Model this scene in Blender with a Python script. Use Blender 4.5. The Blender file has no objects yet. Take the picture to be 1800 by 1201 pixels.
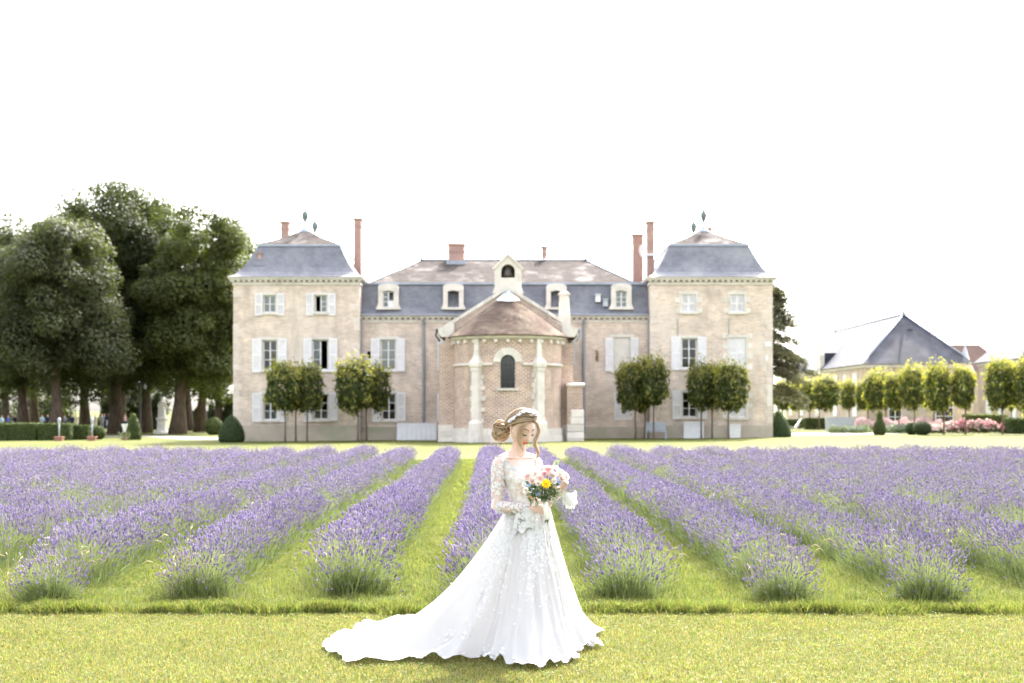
import bpy, bmesh, math, random
import numpy as np
from mathutils import Vector, Matrix, Euler

S = bpy.context.scene
C = S.collection
R = math.radians

# ------------------------------------------------------------------ camera
FPX = 2500.0            # focal length in photograph pixels (1800 wide)
CAMZ = 1.73
cam_d = bpy.data.cameras.new('camera')
cam_d.lens = 50.0
cam_d.sensor_width = 36.0
cam_d.sensor_fit = 'HORIZONTAL'
cam_d.shift_y = 121.5 / 1800.0
cam_d.clip_start = 0.1
cam_d.clip_end = 9000.0
cam_d.dof.use_dof = True
cam_d.dof.focus_distance = 10.2
cam_d.dof.aperture_fstop = 3.0
cam_d.dof.aperture_blades = 0
cam = bpy.data.objects.new('camera', cam_d)
C.objects.link(cam)
cam.location = (0, 0, CAMZ)
cam.rotation_euler = (R(90), 0, 0)
S.camera = cam

# ------------------------------------------------------------------ sky + sun
SUN_EL, SUN_AZ = R(44), R(20)          # azimuth measured from +Y towards +X
w = bpy.data.worlds.new('World')
S.world = w
w.use_nodes = True
nt = w.node_tree
for n in list(nt.nodes):
    nt.nodes.remove(n)
out = nt.nodes.new('ShaderNodeOutputWorld')
bg = nt.nodes.new('ShaderNodeBackground')
bg.inputs[1].default_value = 0.15
sky = nt.nodes.new('ShaderNodeTexSky')
sky.sky_type = 'NISHITA'
sky.sun_disc = False
sky.sun_elevation = SUN_EL
sky.sun_rotation = SUN_AZ
sky.air_density = 1.0
sky.dust_density = 5.0
sky.ozone_density = 1.0
hs = nt.nodes.new('ShaderNodeHueSaturation')   # thin white summer haze over the whole sky
hs.inputs['Saturation'].default_value = 0.28
nt.links.new(sky.outputs[0], hs.inputs['Color'])
nt.links.new(hs.outputs[0], bg.inputs[0])
nt.links.new(bg.outputs[0], out.inputs[0])
sun_d = bpy.data.lights.new('sun', 'SUN')
sun_d.energy = 2.0
sun_d.angle = R(0.8)
sun_d.color = (1.0, 0.94, 0.84)
sun = bpy.data.objects.new('sun', sun_d)
C.objects.link(sun)
sdir = Vector((math.sin(SUN_AZ) * math.cos(SUN_EL), math.cos(SUN_AZ) * math.cos(SUN_EL), math.sin(SUN_EL)))
sun.rotation_euler = sdir.to_track_quat('Z', 'Y').to_euler()
sun.location = (20, 40, 60)

S.view_settings.view_transform = 'Standard'
S.view_settings.look = 'None'
S.view_settings.exposure = 2.8
S.view_settings.gamma = 1.0
S.view_settings.use_curve_mapping = False
S.render.engine = 'CYCLES'
cy = S.cycles
cy.use_denoising = True
try:
    cy.denoiser = 'OPENIMAGEDENOISE'
except Exception:
    pass
cy.max_bounces = 8
cy.diffuse_bounces = 3
cy.glossy_bounces = 3
cy.transmission_bounces = 6
cy.transparent_max_bounces = 12
cy.caustics_reflective = False
cy.caustics_refractive = False
cy.sample_clamp_indirect = 6.0
cy.use_adaptive_sampling = False

# ------------------------------------------------------------------ helpers
def PX(px, Y):
    return (px - 900.0) / FPX * Y
def PZ(py, Y):
    return CAMZ + (722.0 - py) / FPX * Y
def sstep(a, b, t):
    t = min(1.0, max(0.0, (t - a) / (b - a)))
    return t * t * (3 - 2 * t)
def gz(x, y):
    """height of the lawn: level by the camera, tipping gently up towards +x by the house"""
    return 0.0075 * max(-60, min(60, x)) * sstep(28, 82, y)
def yground(py, px):
    """depth at which the lawn shows at a given pixel"""
    Y = 60.0
    for _ in range(30):
        Y = (CAMZ - gz(PX(px, Y), Y)) * FPX / (py - 722.0)
    return Y

def woff(o):
    v = Vector((0, 0, 0))
    while o is not None:
        v += o.location
        o = o.parent
    return v

def link(o, parent=None):
    C.objects.link(o)
    if parent is not None:
        o.parent = parent
    return o

def tag(o, label=None, cat=None, group=None, kind=None):
    if label: o['label'] = label
    if cat: o['category'] = cat
    if group: o['group'] = group
    if kind: o['kind'] = kind
    return o

def thing(name, loc, label=None, cat=None, group=None, rz=0.0):
    o = bpy.data.objects.new(name, None)
    o.empty_display_size = 0.2
    o.location = loc
    o.rotation_euler = (0, 0, rz)
    link(o)
    return tag(o, label, cat, group)

def inst(name, me, parent=None, loc=(0, 0, 0), rot=(0, 0, 0), scale=(1, 1, 1), world=True):
    """object sharing mesh data; loc is a world position when world"""
    o = bpy.data.objects.new(name, me)
    l = Vector(loc)
    if parent is not None and world:
        l = l - woff(parent)
    o.location = l
    o.rotation_euler = rot
    o.scale = scale
    return link(o, parent)

class MB:
    def __init__(s):
        s.v = []; s.f = []; s.m = []
    def add(s, vs, fs, m=0):
        n = len(s.v)
        s.v += [tuple(p) for p in vs]
        s.f += [tuple(i + n for i in f) for f in fs]
        s.m += [m] * len(fs)
        return s
    def box(s, x0, x1, y0, y1, z0, z1, m=0):
        return s.add([(x0, y0, z0), (x1, y0, z0), (x1, y1, z0), (x0, y1, z0), (x0, y0, z1), (x1, y0, z1), (x1, y1, z1), (x0, y1, z1)],
                     [(0, 3, 2, 1), (4, 5, 6, 7), (0, 1, 5, 4), (1, 2, 6, 5), (2, 3, 7, 6), (3, 0, 4, 7)], m)
    def frus(s, a, b, m=0):
        """a, b = (x0,x1,y0,y1,z)"""
        vs = []
        for q in (a, b):
            vs += [(q[0], q[2], q[4]), (q[1], q[2], q[4]), (q[1], q[3], q[4]), (q[0], q[3], q[4])]
        return s.add(vs, [(0, 3, 2, 1), (4, 5, 6, 7), (0, 1, 5, 4), (1, 2, 6, 5), (2, 3, 7, 6), (3, 0, 4, 7)], m)
    def prism(s, poly, y0, y1, m=0):
        """poly in (x,z), counter-clockwise seen from -Y"""
        n = len(poly)
        vs = [(x, y0, z) for x, z in poly] + [(x, y1, z) for x, z in poly]
        fs = [tuple(range(n)), tuple(range(2 * n - 1, n - 1, -1))]
        for i in range(n):
            j = (i + 1) % n
            fs.append((i, i + n, j + n, j))
        return s.add(vs, fs, m)
    def prismx(s, poly, x0, x1, m=0):
        """poly in (y,z)"""
        n = len(poly)
        vs = [(x0, y, z) for y, z in poly] + [(x1, y, z) for y, z in poly]
        fs = [tuple(range(n)), tuple(range(2 * n - 1, n - 1, -1))]
        for i in range(n):
            j = (i + 1) % n
            fs.append((i, i + n, j + n, j))
        return s.add(vs, fs, m)
    def lathe(s, prof, c=(0, 0, 0), n=12, m=0, a0=0.0, a1=None, sq=None):
        full = a1 is None
        k = n if full else n + 1
        vs = []
        for r, z in prof:
            for i in range(k):
                a = a0 + (2 * math.pi * i / n if full else (a1 - a0) * i / n)
                vs.append((c[0] + r * math.cos(a), c[1] + r * math.sin(a), c[2] + z))
        fs = []
        for q in range(len(prof) - 1):
            for i in range(n if full else n):
                j = (i + 1) % k if full else i + 1
                fs.append((q * k + i, q * k + j, (q + 1) * k + j, (q + 1) * k + i))
        if full:
            if prof[0][0] > 1e-5: fs.append(tuple(range(k - 1, -1, -1)))
            if prof[-1][0] > 1e-5: fs.append(tuple((len(prof) - 1) * k + i for i in range(k)))
        return s.add(vs, fs, m)
    def tube(s, pts, rad, n=6, m=0, cap=True):
        pts = [Vector(p) for p in pts]
        if not hasattr(rad, '__len__'): rad = [rad] * len(pts)
        vs = []; up = None
        for i, p in enumerate(pts):
            d = (pts[min(i + 1, len(pts) - 1)] - pts[max(i - 1, 0)]).normalized()
            if up is None:
                up = Vector((0, 0, 1)) if abs(d.z) < 0.9 else Vector((1, 0, 0))
            sx = d.cross(up)
            if sx.length < 1e-6: sx = Vector((1, 0, 0))
            sx.normalize(); up2 = sx.cross(d).normalized(); up = up2
            for k in range(n):
                a = 2 * math.pi * k / n
                vs.append(p + (sx * math.cos(a) + up2 * math.sin(a)) * rad[i])
        fs = []
        for i in range(len(pts) - 1):
            for k in range(n):
                l = (k + 1) % n
                fs.append((i * n + k, i * n + l, (i + 1) * n + l, (i + 1) * n + k))
        if cap:
            fs.append(tuple(range(n - 1, -1, -1)))
            fs.append(tuple((len(pts) - 1) * n + k for k in range(n)))
        return s.add(vs, fs, m)
    def grid(s, rows, m=0, close=False):
        """rows: list of equally long lists of points"""
        n = len(rows[0]); vs = [p for r in rows for p in r]; fs = []
        for i in range(len(rows) - 1):
            for k in range(n if close else n - 1):
                l = (k + 1) % n
                fs.append((i * n + k, i * n + l, (i + 1) * n + l, (i + 1) * n + k))
        return s.add(vs, fs, m)
    def mesh(s, name, mats, smooth=False, off=None):
        me = bpy.data.meshes.new(name)
        v = s.v if off is None else [(a - off[0], b - off[1], c - off[2]) for a, b, c in s.v]
        me.from_pydata(v, [], s.f)
        if not isinstance(mats, (list, tuple)): mats = [mats]
        for mt in mats: me.materials.append(mt)
        if len(mats) > 1: me.polygons.foreach_set('material_index', s.m)
        if smooth: me.polygons.foreach_set('use_smooth', [True] * len(me.polygons))
        me.update()
        return me
    def build(s, name, mats, parent=None, smooth=False, fix=True, bevel=0.0):
        me = s.mesh(name, mats, smooth, woff(parent) if parent is not None else None)
        if fix or bevel:
            bm = bmesh.new(); bm.from_mesh(me)
            if fix: bmesh.ops.recalc_face_normals(bm, faces=bm.faces)
            if bevel:
                bmesh.ops.bevel(bm, geom=list(bm.edges), offset=bevel, segments=1, affect='EDGES', clamp_overlap=True)
            bm.to_mesh(me); bm.free()
        return link(bpy.data.objects.new(name, me), parent)

def np_mesh(name, V, F, mats, midx=None, col=None, smooth=False, uv=None):
    """V (n,3), F (k,m) all faces alike, col (n,3) -> point colour attribute Col"""
    V = np.asarray(V, dtype=np.float32); F = np.asarray(F, dtype=np.int32)
    me = bpy.data.meshes.new(name)
    k, m = F.shape
    me.vertices.add(len(V)); me.vertices.foreach_set('co', V.ravel())
    me.loops.add(k * m); me.loops.foreach_set('vertex_index', F.ravel())
    me.polygons.add(k)
    me.polygons.foreach_set('loop_start', np.arange(0, k * m, m, dtype=np.int32))
    me.polygons.foreach_set('loop_total', np.full(k, m, dtype=np.int32))
    if not isinstance(mats, (list, tuple)): mats = [mats]
    for mt in mats: me.materials.append(mt)
    if midx is not None: me.polygons.foreach_set('material_index', np.asarray(midx, dtype=np.int32))
    if smooth: me.polygons.foreach_set('use_smooth', np.ones(k, dtype=bool))
    if col is not None:
        at = me.color_attributes.new('Col', 'FLOAT_COLOR', 'POINT')
        c4 = np.ones((len(V), 4), dtype=np.float32); c4[:, :3] = col
        at.data.foreach_set('color', c4.ravel())
    me.update(calc_edges=True)
    return me

# ------------------------------------------------------------------ materials
def _ramp(nt, fac, stops):
    r = nt.nodes.new('ShaderNodeValToRGB')
    el = r.color_ramp.elements
    while len(el) < len(stops): el.new(0.5)
    for e, (p, c) in zip(el, stops):
        e.position = p
        e.color = (c[0], c[1], c[2], 1)
    nt.links.new(fac, r.inputs[0])
    return r.outputs[0]

def _noise(nt, vec, scale, detail=4, rough=0.55, stretch=None):
    if stretch:
        mp = nt.nodes.new('ShaderNodeMapping'); mp.inputs['Scale'].default_value = stretch
        nt.links.new(vec, mp.inputs[0]); vec = mp.outputs[0]
    n = nt.nodes.new('ShaderNodeTexNoise')
    n.inputs['Scale'].default_value = scale; n.inputs['Detail'].default_value = detail
    n.inputs['Roughness'].default_value = rough
    nt.links.new(vec, n.inputs['Vector'])
    return n.outputs[0]

def _mixc(nt, fac, a, b, mode='MIX'):
    m = nt.nodes.new('ShaderNodeMix'); m.data_type = 'RGBA'; m.blend_type = mode
    if hasattr(fac, 'links') or hasattr(fac, 'node'): nt.links.new(fac, m.inputs[0])
    else: m.inputs[0].default_value = fac
    for sck, val in ((m.inputs[6], a), (m.inputs[7], b)):
        if isinstance(val, tuple): sck.default_value = (*val[:3], 1)
        else: nt.links.new(val, sck)
    return m.outputs[2]

def mat(name, c1, c2=None, scale=3.0, rough=0.8, spec=0.3, bump=0.0, bscale=30.0, transl=0.0, tcol=None, detail=4,
        stops=None, stretch=None, attr=False, rnd=0.0, coords='Object', metal=0.0, c3=None, scale3=0.6, lo3=0.5, hi3=0.7, sheen=0.0, alpha=1.0, sss=0.0):
    m = bpy.data.materials.new(name); m.use_nodes = True
    nt = m.node_tree; b = nt.nodes['Principled BSDF']; o = nt.nodes['Material Output']
    b.inputs['Roughness'].default_value = rough
    b.inputs['Specular IOR Level'].default_value = spec
    b.inputs['Metallic'].default_value = metal
    if coords == 'World':
        vec = nt.nodes.new('ShaderNodeNewGeometry').outputs['Position']
    else:
        vec = nt.nodes.new('ShaderNodeTexCoord').outputs[coords]
    col = None
    if attr:
        a = nt.nodes.new('ShaderNodeAttribute'); a.attribute_name = 'Col'; col = a.outputs['Color']
        if c2 is not None:
            f = _noise(nt, vec, scale, detail, stretch=stretch)
            col = _mixc(nt, 1.0, col, _ramp(nt, f, [(0.3, c1), (0.7, c2)]), 'MULTIPLY')
    elif c2 is not None:
        f = _noise(nt, vec, scale, detail, stretch=stretch)
        col = _ramp(nt, f, stops or [(0.32, c1), (0.68, c2)])
    if c3 is not None:
        f3 = _noise(nt, vec, scale3, 3)
        base = col if col is not None else tuple(c1)
        col = _mixc(nt, _ramp(nt, f3, [(lo3, (0, 0, 0)), (hi3, (1, 1, 1))]), base, tuple(c3))
    if rnd:
        oi = nt.nodes.new('ShaderNodeObjectInfo')
        mr = nt.nodes.new('ShaderNodeMapRange')
        mr.inputs['To Min'].default_value = 1 - rnd; mr.inputs['To Max'].default_value = 1 + rnd
        nt.links.new(oi.outputs['Random'], mr.inputs[0])
        h = nt.nodes.new('ShaderNodeHueSaturation'); nt.links.new(mr.outputs[0], h.inputs['Value'])
        if col is not None: nt.links.new(col, h.inputs['Color'])
        else: h.inputs['Color'].default_value = (*c1[:3], 1)
        col = h.outputs[0]
    if col is not None: nt.links.new(col, b.inputs['Base Color'])
    else: b.inputs['Base Color'].default_value = (*c1[:3], 1)
    if sss:
        b.inputs['Subsurface Weight'].default_value = sss
        b.inputs['Subsurface Radius'].default_value = (0.012, 0.005, 0.003)
        b.inputs['Subsurface Scale'].default_value = 1.0
    if sheen: b.inputs['Sheen Weight'].default_value = sheen
    if bump:
        bn = nt.nodes.new('ShaderNodeBump'); bn.inputs['Strength'].default_value = bump; bn.inputs['Distance'].default_value = 0.02
        nt.links.new(_noise(nt, vec, bscale, 5, 0.6), bn.inputs['Height']); nt.links.new(bn.outputs[0], b.inputs['Normal'])
    sh = b.outputs[0]
    if transl:
        t = nt.nodes.new('ShaderNodeBsdfTranslucent')
        if tcol is not None:
            if col is not None: nt.links.new(_mixc(nt, 1.0, col, tuple(tcol), 'MULTIPLY'), t.inputs[0])
            else: t.inputs[0].default_value = (*tcol, 1)
        elif col is not None: nt.links.new(col, t.inputs[0])
        else: t.inputs[0].default_value = (*c1[:3], 1)
        mx = nt.nodes.new('ShaderNodeMixShader'); mx.inputs[0].default_value = transl
        nt.links.new(sh, mx.inputs[1]); nt.links.new(t.outputs[0], mx.inputs[2]); sh = mx.outputs[0]
    if alpha < 1:
        tr = nt.nodes.new('ShaderNodeBsdfTransparent')
        mx = nt.nodes.new('ShaderNodeMixShader'); mx.inputs[0].default_value = alpha
        nt.links.new(tr.outputs[0], mx.inputs[1]); nt.links.new(sh, mx.inputs[2]); sh = mx.outputs[0]
    nt.links.new(sh, o.inputs[0])
    return m

def brickmat(name, c1, c2, mortar, bw=0.22, rh=0.07, ms=0.010, rough=0.9, spec=0.25, uv=False, patch=None, pscale=0.35, plo=0.5, phi=0.66,
             stain_or_dark=None, bump=0.35, zmul=1.0, bias=0.0, soot=None):
    m = bpy.data.materials.new(name); m.use_nodes = True
    nt = m.node_tree; b = nt.nodes['Principled BSDF']
    b.inputs['Roughness'].default_value = rough; b.inputs['Specular IOR Level'].default_value = spec
    pos = nt.nodes.new('ShaderNodeNewGeometry').outputs['Position']
    if uv:
        vec = nt.nodes.new('ShaderNodeUVMap').outputs[0]
    else:
        sp = nt.nodes.new('ShaderNodeSeparateXYZ'); nt.links.new(pos, sp.inputs[0])
        ad = nt.nodes.new('ShaderNodeMath'); nt.links.new(sp.outputs[0], ad.inputs[0]); nt.links.new(sp.outputs[1], ad.inputs[1])
        mu = nt.nodes.new('ShaderNodeMath'); mu.operation = 'MULTIPLY'; mu.inputs[1].default_value = zmul; nt.links.new(sp.outputs[2], mu.inputs[0])
        cb = nt.nodes.new('ShaderNodeCombineXYZ'); nt.links.new(ad.outputs[0], cb.inputs[0]); nt.links.new(mu.outputs[0], cb.inputs[1])
        vec = cb.outputs[0]
    br = nt.nodes.new('ShaderNodeTexBrick')
    br.inputs['Scale'].default_value = 1.0; br.inputs['Brick Width'].default_value = bw; br.inputs['Row Height'].default_value = rh
    br.inputs['Mortar Size'].default_value = ms; br.inputs['Bias'].default_value = bias
    br.inputs['Color1'].default_value = (*c1, 1); br.inputs['Color2'].default_value = (*c2, 1); br.inputs['Mortar'].default_value = (*mortar, 1)
    nt.links.new(vec, br.inputs['Vector'])
    col = br.outputs[0]
    f = _noise(nt, pos, 1.3, 5)
    col = _mixc(nt, 1.0, col, _ramp(nt, f, [(0.25, (0.72, 0.72, 0.72)), (0.75, (1.18, 1.16, 1.12))]), 'MULTIPLY')
    if patch is not None:
        f = _noise(nt, pos, pscale, 4, 0.6)
        col = _mixc(nt, _ramp(nt, f, [(plo, (0, 0, 0)), (phi, (0.85, 0.85, 0.85))]), col, tuple(patch))
    if stain_or_dark is not None:
        f = _noise(nt, pos, 0.9, 4, 0.65, stretch=(1.6, 1.6, 0.22))
        col = _mixc(nt, _ramp(nt, f, [(0.56, (0, 0, 0)), (0.78, (0.7, 0.7, 0.7))]), col, tuple(stain_or_dark))
    nt.links.new(col, b.inputs['Base Color'])
    bn = nt.nodes.new('ShaderNodeBump'); bn.inputs['Strength'].default_value = bump; bn.inputs['Distance'].default_value = 0.015; bn.invert = True
    nt.links.new(br.outputs['Fac'], bn.inputs['Height']); nt.links.new(bn.outputs[0], b.inputs['Normal'])
    return m

def glassmat(name, tint=(0.75, 0.8, 0.8), gloss=0.0):
    m = bpy.data.materials.new(name); m.use_nodes = True
    nt = m.node_tree; o = nt.nodes['Material Output']; nt.nodes.remove(nt.nodes['Principled BSDF'])
    tr = nt.nodes.new('ShaderNodeBsdfTransparent'); tr.inputs[0].default_value = (*tint, 1)
    gl = nt.nodes.new('ShaderNodeBsdfGlossy'); gl.inputs['Roughness'].default_value = 0.03
    fr = nt.nodes.new('ShaderNodeFresnel'); fr.inputs[0].default_value = 1.5
    ad = nt.nodes.new('ShaderNodeMath'); ad.inputs[1].default_value = gloss; nt.links.new(fr.outputs[0], ad.inputs[0])
    mx = nt.nodes.new('ShaderNodeMixShader')
    nt.links.new(ad.outputs[0], mx.inputs[0]); nt.links.new(tr.outputs[0], mx.inputs[1]); nt.links.new(gl.outputs[0], mx.inputs[2])
    nt.links.new(mx.outputs[0], o.inputs[0])
    return m

MT = {}
MT['facade'] = brickmat('facade_brick', (0.64, 0.505, 0.425), (0.465, 0.35, 0.285), (0.71, 0.645, 0.585), bw=0.30, rh=0.095, ms=0.016, patch=(0.65, 0.575, 0.51), pscale=0.28, plo=0.52, phi=0.72, stain_or_dark=(0.42, 0.35, 0.30))
MT['redbrick'] = brickmat('red_brick', (0.44, 0.275, 0.215), (0.30, 0.175, 0.14), (0.64, 0.58, 0.52), bw=0.30, rh=0.105, ms=0.018, patch=(0.46, 0.375, 0.315), pscale=0.5, plo=0.55, phi=0.75, stain_or_dark=(0.25, 0.19, 0.15))
MT['redbrick_uv'] = brickmat('apse_brick', (0.44, 0.275, 0.215), (0.30, 0.175, 0.14), (0.64, 0.58, 0.52), bw=0.30, rh=0.105, ms=0.018, uv=True, patch=(0.46, 0.36, 0.30), pscale=0.5, plo=0.55, phi=0.75, stain_or_dark=(0.25, 0.20, 0.16))
MT['chimney'] = brickmat('chimney_brick', (0.42, 0.23, 0.185), (0.35, 0.19, 0.155), (0.48, 0.38, 0.33), patch=(0.34, 0.23, 0.20), pscale=0.8)
MT['stone'] = mat('pale_stone', (0.67, 0.62, 0.57), (0.56, 0.515, 0.47), 2.2, 0.85, 0.25, 0.25, 14, coords='World', c3=(0.42, 0.385, 0.33), scale3=0.9, lo3=0.55, hi3=0.8)
MT['stone_r'] = mat('dressed_stone', (0.67, 0.62, 0.57), (0.58, 0.535, 0.485), 2.5, 0.85, 0.25, 0.25, 16, coords='World', rnd=0.12)
MT['quoin'] = mat('quoin_stone', (0.64, 0.56, 0.50), (0.56, 0.475, 0.42), 2.5, 0.85, 0.25, 0.25, 16, coords='World', rnd=0.08)
MT['stain_or_dark'] = mat('dark_brown_stone', (0.22, 0.165, 0.12), (0.30, 0.235, 0.175), 3.0, 0.9, 0.15, coords='World')  # dark brown tone for the strip behind the dentils
MT['plinth'] = mat('plinth_render', (0.46, 0.40, 0.33), (0.38, 0.32, 0.27), 0.9, 0.9, 0.2, 0.2, 12, coords='World', c3=(0.33, 0.33, 0.24), scale3=0.8)
MT['slate'] = brickmat('blue_slate', (0.165, 0.17, 0.205), (0.125, 0.13, 0.165), (0.09, 0.092, 0.115), bw=0.2, rh=0.11, ms=0.006, rough=0.55, spec=0.5, patch=(0.24, 0.24, 0.255), pscale=0.5, plo=0.5, phi=0.75, zmul=1.0)
MT['slate_barn'] = brickmat('barn_slate', (0.040, 0.042, 0.062), (0.033, 0.035, 0.052), (0.025, 0.027, 0.038), bw=0.25, rh=0.13, ms=0.006, rough=0.62, spec=0.2, patch=(0.07, 0.073, 0.095), pscale=0.4)
MT['rooftile'] = brickmat('weathered_tile', (0.088, 0.072, 0.068), (0.058, 0.050, 0.049), (0.030, 0.027, 0.026), bw=0.17, rh=0.10, ms=0.008, spec=0.05, patch=(0.195, 0.178, 0.172), pscale=0.75, plo=0.5, phi=0.68, stain_or_dark=(0.075, 0.06, 0.055))
MT['apsetile'] = brickmat('apse_tile', (0.16, 0.115, 0.092), (0.105, 0.08, 0.068), (0.08, 0.06, 0.055), bw=0.17, rh=0.10, ms=0.008, spec=0.05, patch=(0.22, 0.18, 0.14), pscale=1.1, plo=0.48, phi=0.66, stain_or_dark=(0.10, 0.075, 0.07))
MT['redroof'] = brickmat('red_tile', (0.075, 0.033, 0.027), (0.055, 0.025, 0.02), (0.03, 0.015, 0.012), bw=0.2, rh=0.12)
MT['lead'] = mat('lead_sheet', (0.30, 0.33, 0.39), (0.24, 0.26, 0.31), 3, 0.45, 0.5, coords='World')
MT['zinc'] = mat('zinc_sheet', (0.40, 0.44, 0.48), (0.33, 0.36, 0.40), 3, 0.4, 0.6, coords='World')
MT['pipe'] = mat('grey_pipe', (0.27, 0.285, 0.32), (0.22, 0.23, 0.26), 4, 0.5, 0.5, coords='World')
MT['paint'] = mat('white_paint', (0.74, 0.73, 0.73), (0.66, 0.65, 0.65), 5, 0.6, 0.35, coords='World')
MT['shutter'] = mat('shutter_paint', (0.75, 0.725, 0.73), (0.68, 0.655, 0.665), 4, 0.65, 0.3, coords='World', rnd=0.05)
MT['glass'] = glassmat('window_glass', (0.8, 0.84, 0.84), 0.04)
MT['leadglass'] = glassmat('leaded_glass', (0.30, 0.34, 0.34), 0.10)
MT['curtain'] = mat('net_curtain', (0.55, 0.57, 0.57), (0.46, 0.48, 0.48), 12, 0.9, stretch=(6, 6, 0.3), transl=0.3)
MT['dark'] = mat('dark_interior', (0.05, 0.045, 0.04), (0.035, 0.03, 0.03), 2, 0.9)
MT['iron'] = mat('dark_iron', (0.05, 0.055, 0.06), (0.035, 0.04, 0.042), 8, 0.6, 0.4)
MT['copper'] = mat('weathered_copper', (0.16, 0.20, 0.19), (0.11, 0.14, 0.135), 9, 0.6, 0.4)
MT['bark'] = mat('bark', (0.115, 0.088, 0.068), (0.06, 0.046, 0.037), 6, 0.95, 0.1, 0.6, 14, stretch=(1, 1, 0.25))
MT['bark2'] = mat('young_bark', (0.165, 0.13, 0.10), (0.10, 0.078, 0.06), 8, 0.95, 0.1, 0.4, 20, stretch=(1, 1, 0.25))
# ------------------------------------------------------------------ ground
def ground_mat():
    m = bpy.data.materials.new('lawn'); m.use_nodes = True
    nt = m.node_tree; b = nt.nodes['Principled BSDF']
    b.inputs['Roughness'].default_value = 0.95; b.inputs['Specular IOR Level'].default_value = 0.1
    pos = nt.nodes.new('ShaderNodeNewGeometry').outputs['Position']
    c = _ramp(nt, _noise(nt, pos, 2.2, 6, 0.65), [(0.3, (0.074, 0.086, 0.022)), (0.55, (0.100, 0.108, 0.032)), (0.75, (0.122, 0.120, 0.046))])
    c2 = _ramp(nt, _noise(nt, pos, 0.18, 4, 0.6), [(0.35, (0.80, 0.86, 0.75)), (0.65, (1.18, 1.10, 1.10))])
    c = _mixc(nt, 1.0, c, c2, 'MULTIPLY')
    c3 = _ramp(nt, _noise(nt, pos, 26.0, 3, 0.7), [(0.3, (0.72, 0.74, 0.66)), (0.7, (1.2, 1.2, 1.15))])
    c = _mixc(nt, 1.0, c, c3, 'MULTIPLY')
    nt.links.new(c, b.inputs['Base Color'])
    bn = nt.nodes.new('ShaderNodeBump'); bn.inputs['Strength'].default_value = 0.6; bn.inputs['Distance'].default_value = 0.03
    nt.links.new(_noise(nt, pos, 18, 6, 0.7), bn.inputs['Height']); nt.links.new(bn.outputs[0], b.inputs['Normal'])
    return m
MT['lawn'] = ground_mat()
MT['gravel'] = mat('pale_gravel', (0.33, 0.30, 0.265), (0.26, 0.235, 0.21), 14, 0.95, 0.15, 0.4, 60, coords='World', detail=6)
xs = sorted(set([-2500, -900, -300, -140, -90, -70] + list(range(-60, 61, 4)) + [70, 90, 140, 300, 900, 2500]))
ys = sorted(set([-40, -10] + list(range(0, 120, 4)) + [126, 140, 160, 200, 300, 600, 1400, 4000]))
g = MB(); g.grid([[(x, y, gz(x, y)) for x in xs] for y in ys])
ground = g.build('ground', MT['lawn'], smooth=True)
tag(ground, 'wide mown lawn around the lavender field and manor house', 'lawn', kind='structure')

def sheet(name, pts, m, lift, label, cat):
    """a flat strip following the lawn: pts = list of (left xy, right xy) pairs"""
    g = MB(); rows = []
    for (a, b) in pts:
        rows.append([(a[0] + (b[0] - a[0]) * t, a[1] + (b[1] - a[1]) * t, gz(a[0] + (b[0] - a[0]) * t, a[1] + (b[1] - a[1]) * t) + lift) for t in [i / 6 for i in range(7)]])
    g.grid(rows)
    o = g.build(name, m, smooth=True)
    return tag(o, label, cat, kind='structure')
def gxy(px, py):
    Y = yground(py, px); return (PX(px, Y), Y)
sheet('gravel_path', [((-34.0, 108), (-34.0, 111.5)), ((-26, 102.5), (-26, 108)), ((-21, 91.5), (-21, 99.5)), ((-18.0, 90.0), (-18.0, 98.5)), ((-16.6, 89.4), (-16.6, 98.2))],
      MT['gravel'], 0.012, 'pale gravel path beside the statue on the tall-tree side of the manor', 'path')
sheet('gravel_path', [((15.6, 90.5), (15.6, 101)), ((18, 90.6), (18, 101)), ((21.2, 91.2), (21.2, 100)), ((24.2, 93.0), (24.2, 99.0)), ((26.5, 94.5), (26.5, 98))],
      MT['gravel'], 0.012, 'pale gravel path beside the yew cone on the barn side of the manor', 'path')
sheet('gravel_path', [((28.4, 86.6), (28.4, 87.5)), ((31.0, 83.6), (31.0, 84.6)), ((34, 80.5), (34, 82.0))],
      MT['gravel'], 0.014, 'thin gravel edge strip by the rose bed lawn', 'path')
# ------------------------------------------------------------------ manor house
YW = 86.5                       # wing facade
YP = 85.7                       # pavilion facades
house = thing('manor_house', (0, YW, 0), 'long pale brick manor house with slate mansard roofs and two corner pavilions', 'house')

def wall_holes(mb, x0, x1, z0, z1, y, holes, depth=0.22, m=0):
    """front-facing wall (towards -Y) with rectangular openings and their reveals"""
    X = sorted({x0, x1} | {h[0] for h in holes} | {h[1] for h in holes})
    Z = sorted({z0, z1} | {h[2] for h in holes} | {h[3] for h in holes})
    for i in range(len(X) - 1):
        for k in range(len(Z) - 1):
            cx, cz = (X[i] + X[i + 1]) / 2, (Z[k] + Z[k + 1]) / 2
            if any(h[0] < cx < h[1] and h[2] < cz < h[3] for h in holes): continue
            mb.add([(X[i], y, Z[k]), (X[i + 1], y, Z[k]), (X[i + 1], y, Z[k + 1]), (X[i], y, Z[k + 1])], [(0, 1, 2, 3)], m)
    for a, b, c, d in holes:
        y2 = y + depth
        mb.add([(a, y, c), (b, y, c), (b, y, d), (a, y, d), (a, y2, c), (b, y2, c), (b, y2, d), (a, y2, d)],
               [(0, 4, 5, 1), (1, 5, 6, 2), (2, 6, 7, 3), (3, 7, 4, 0)], m)

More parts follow.
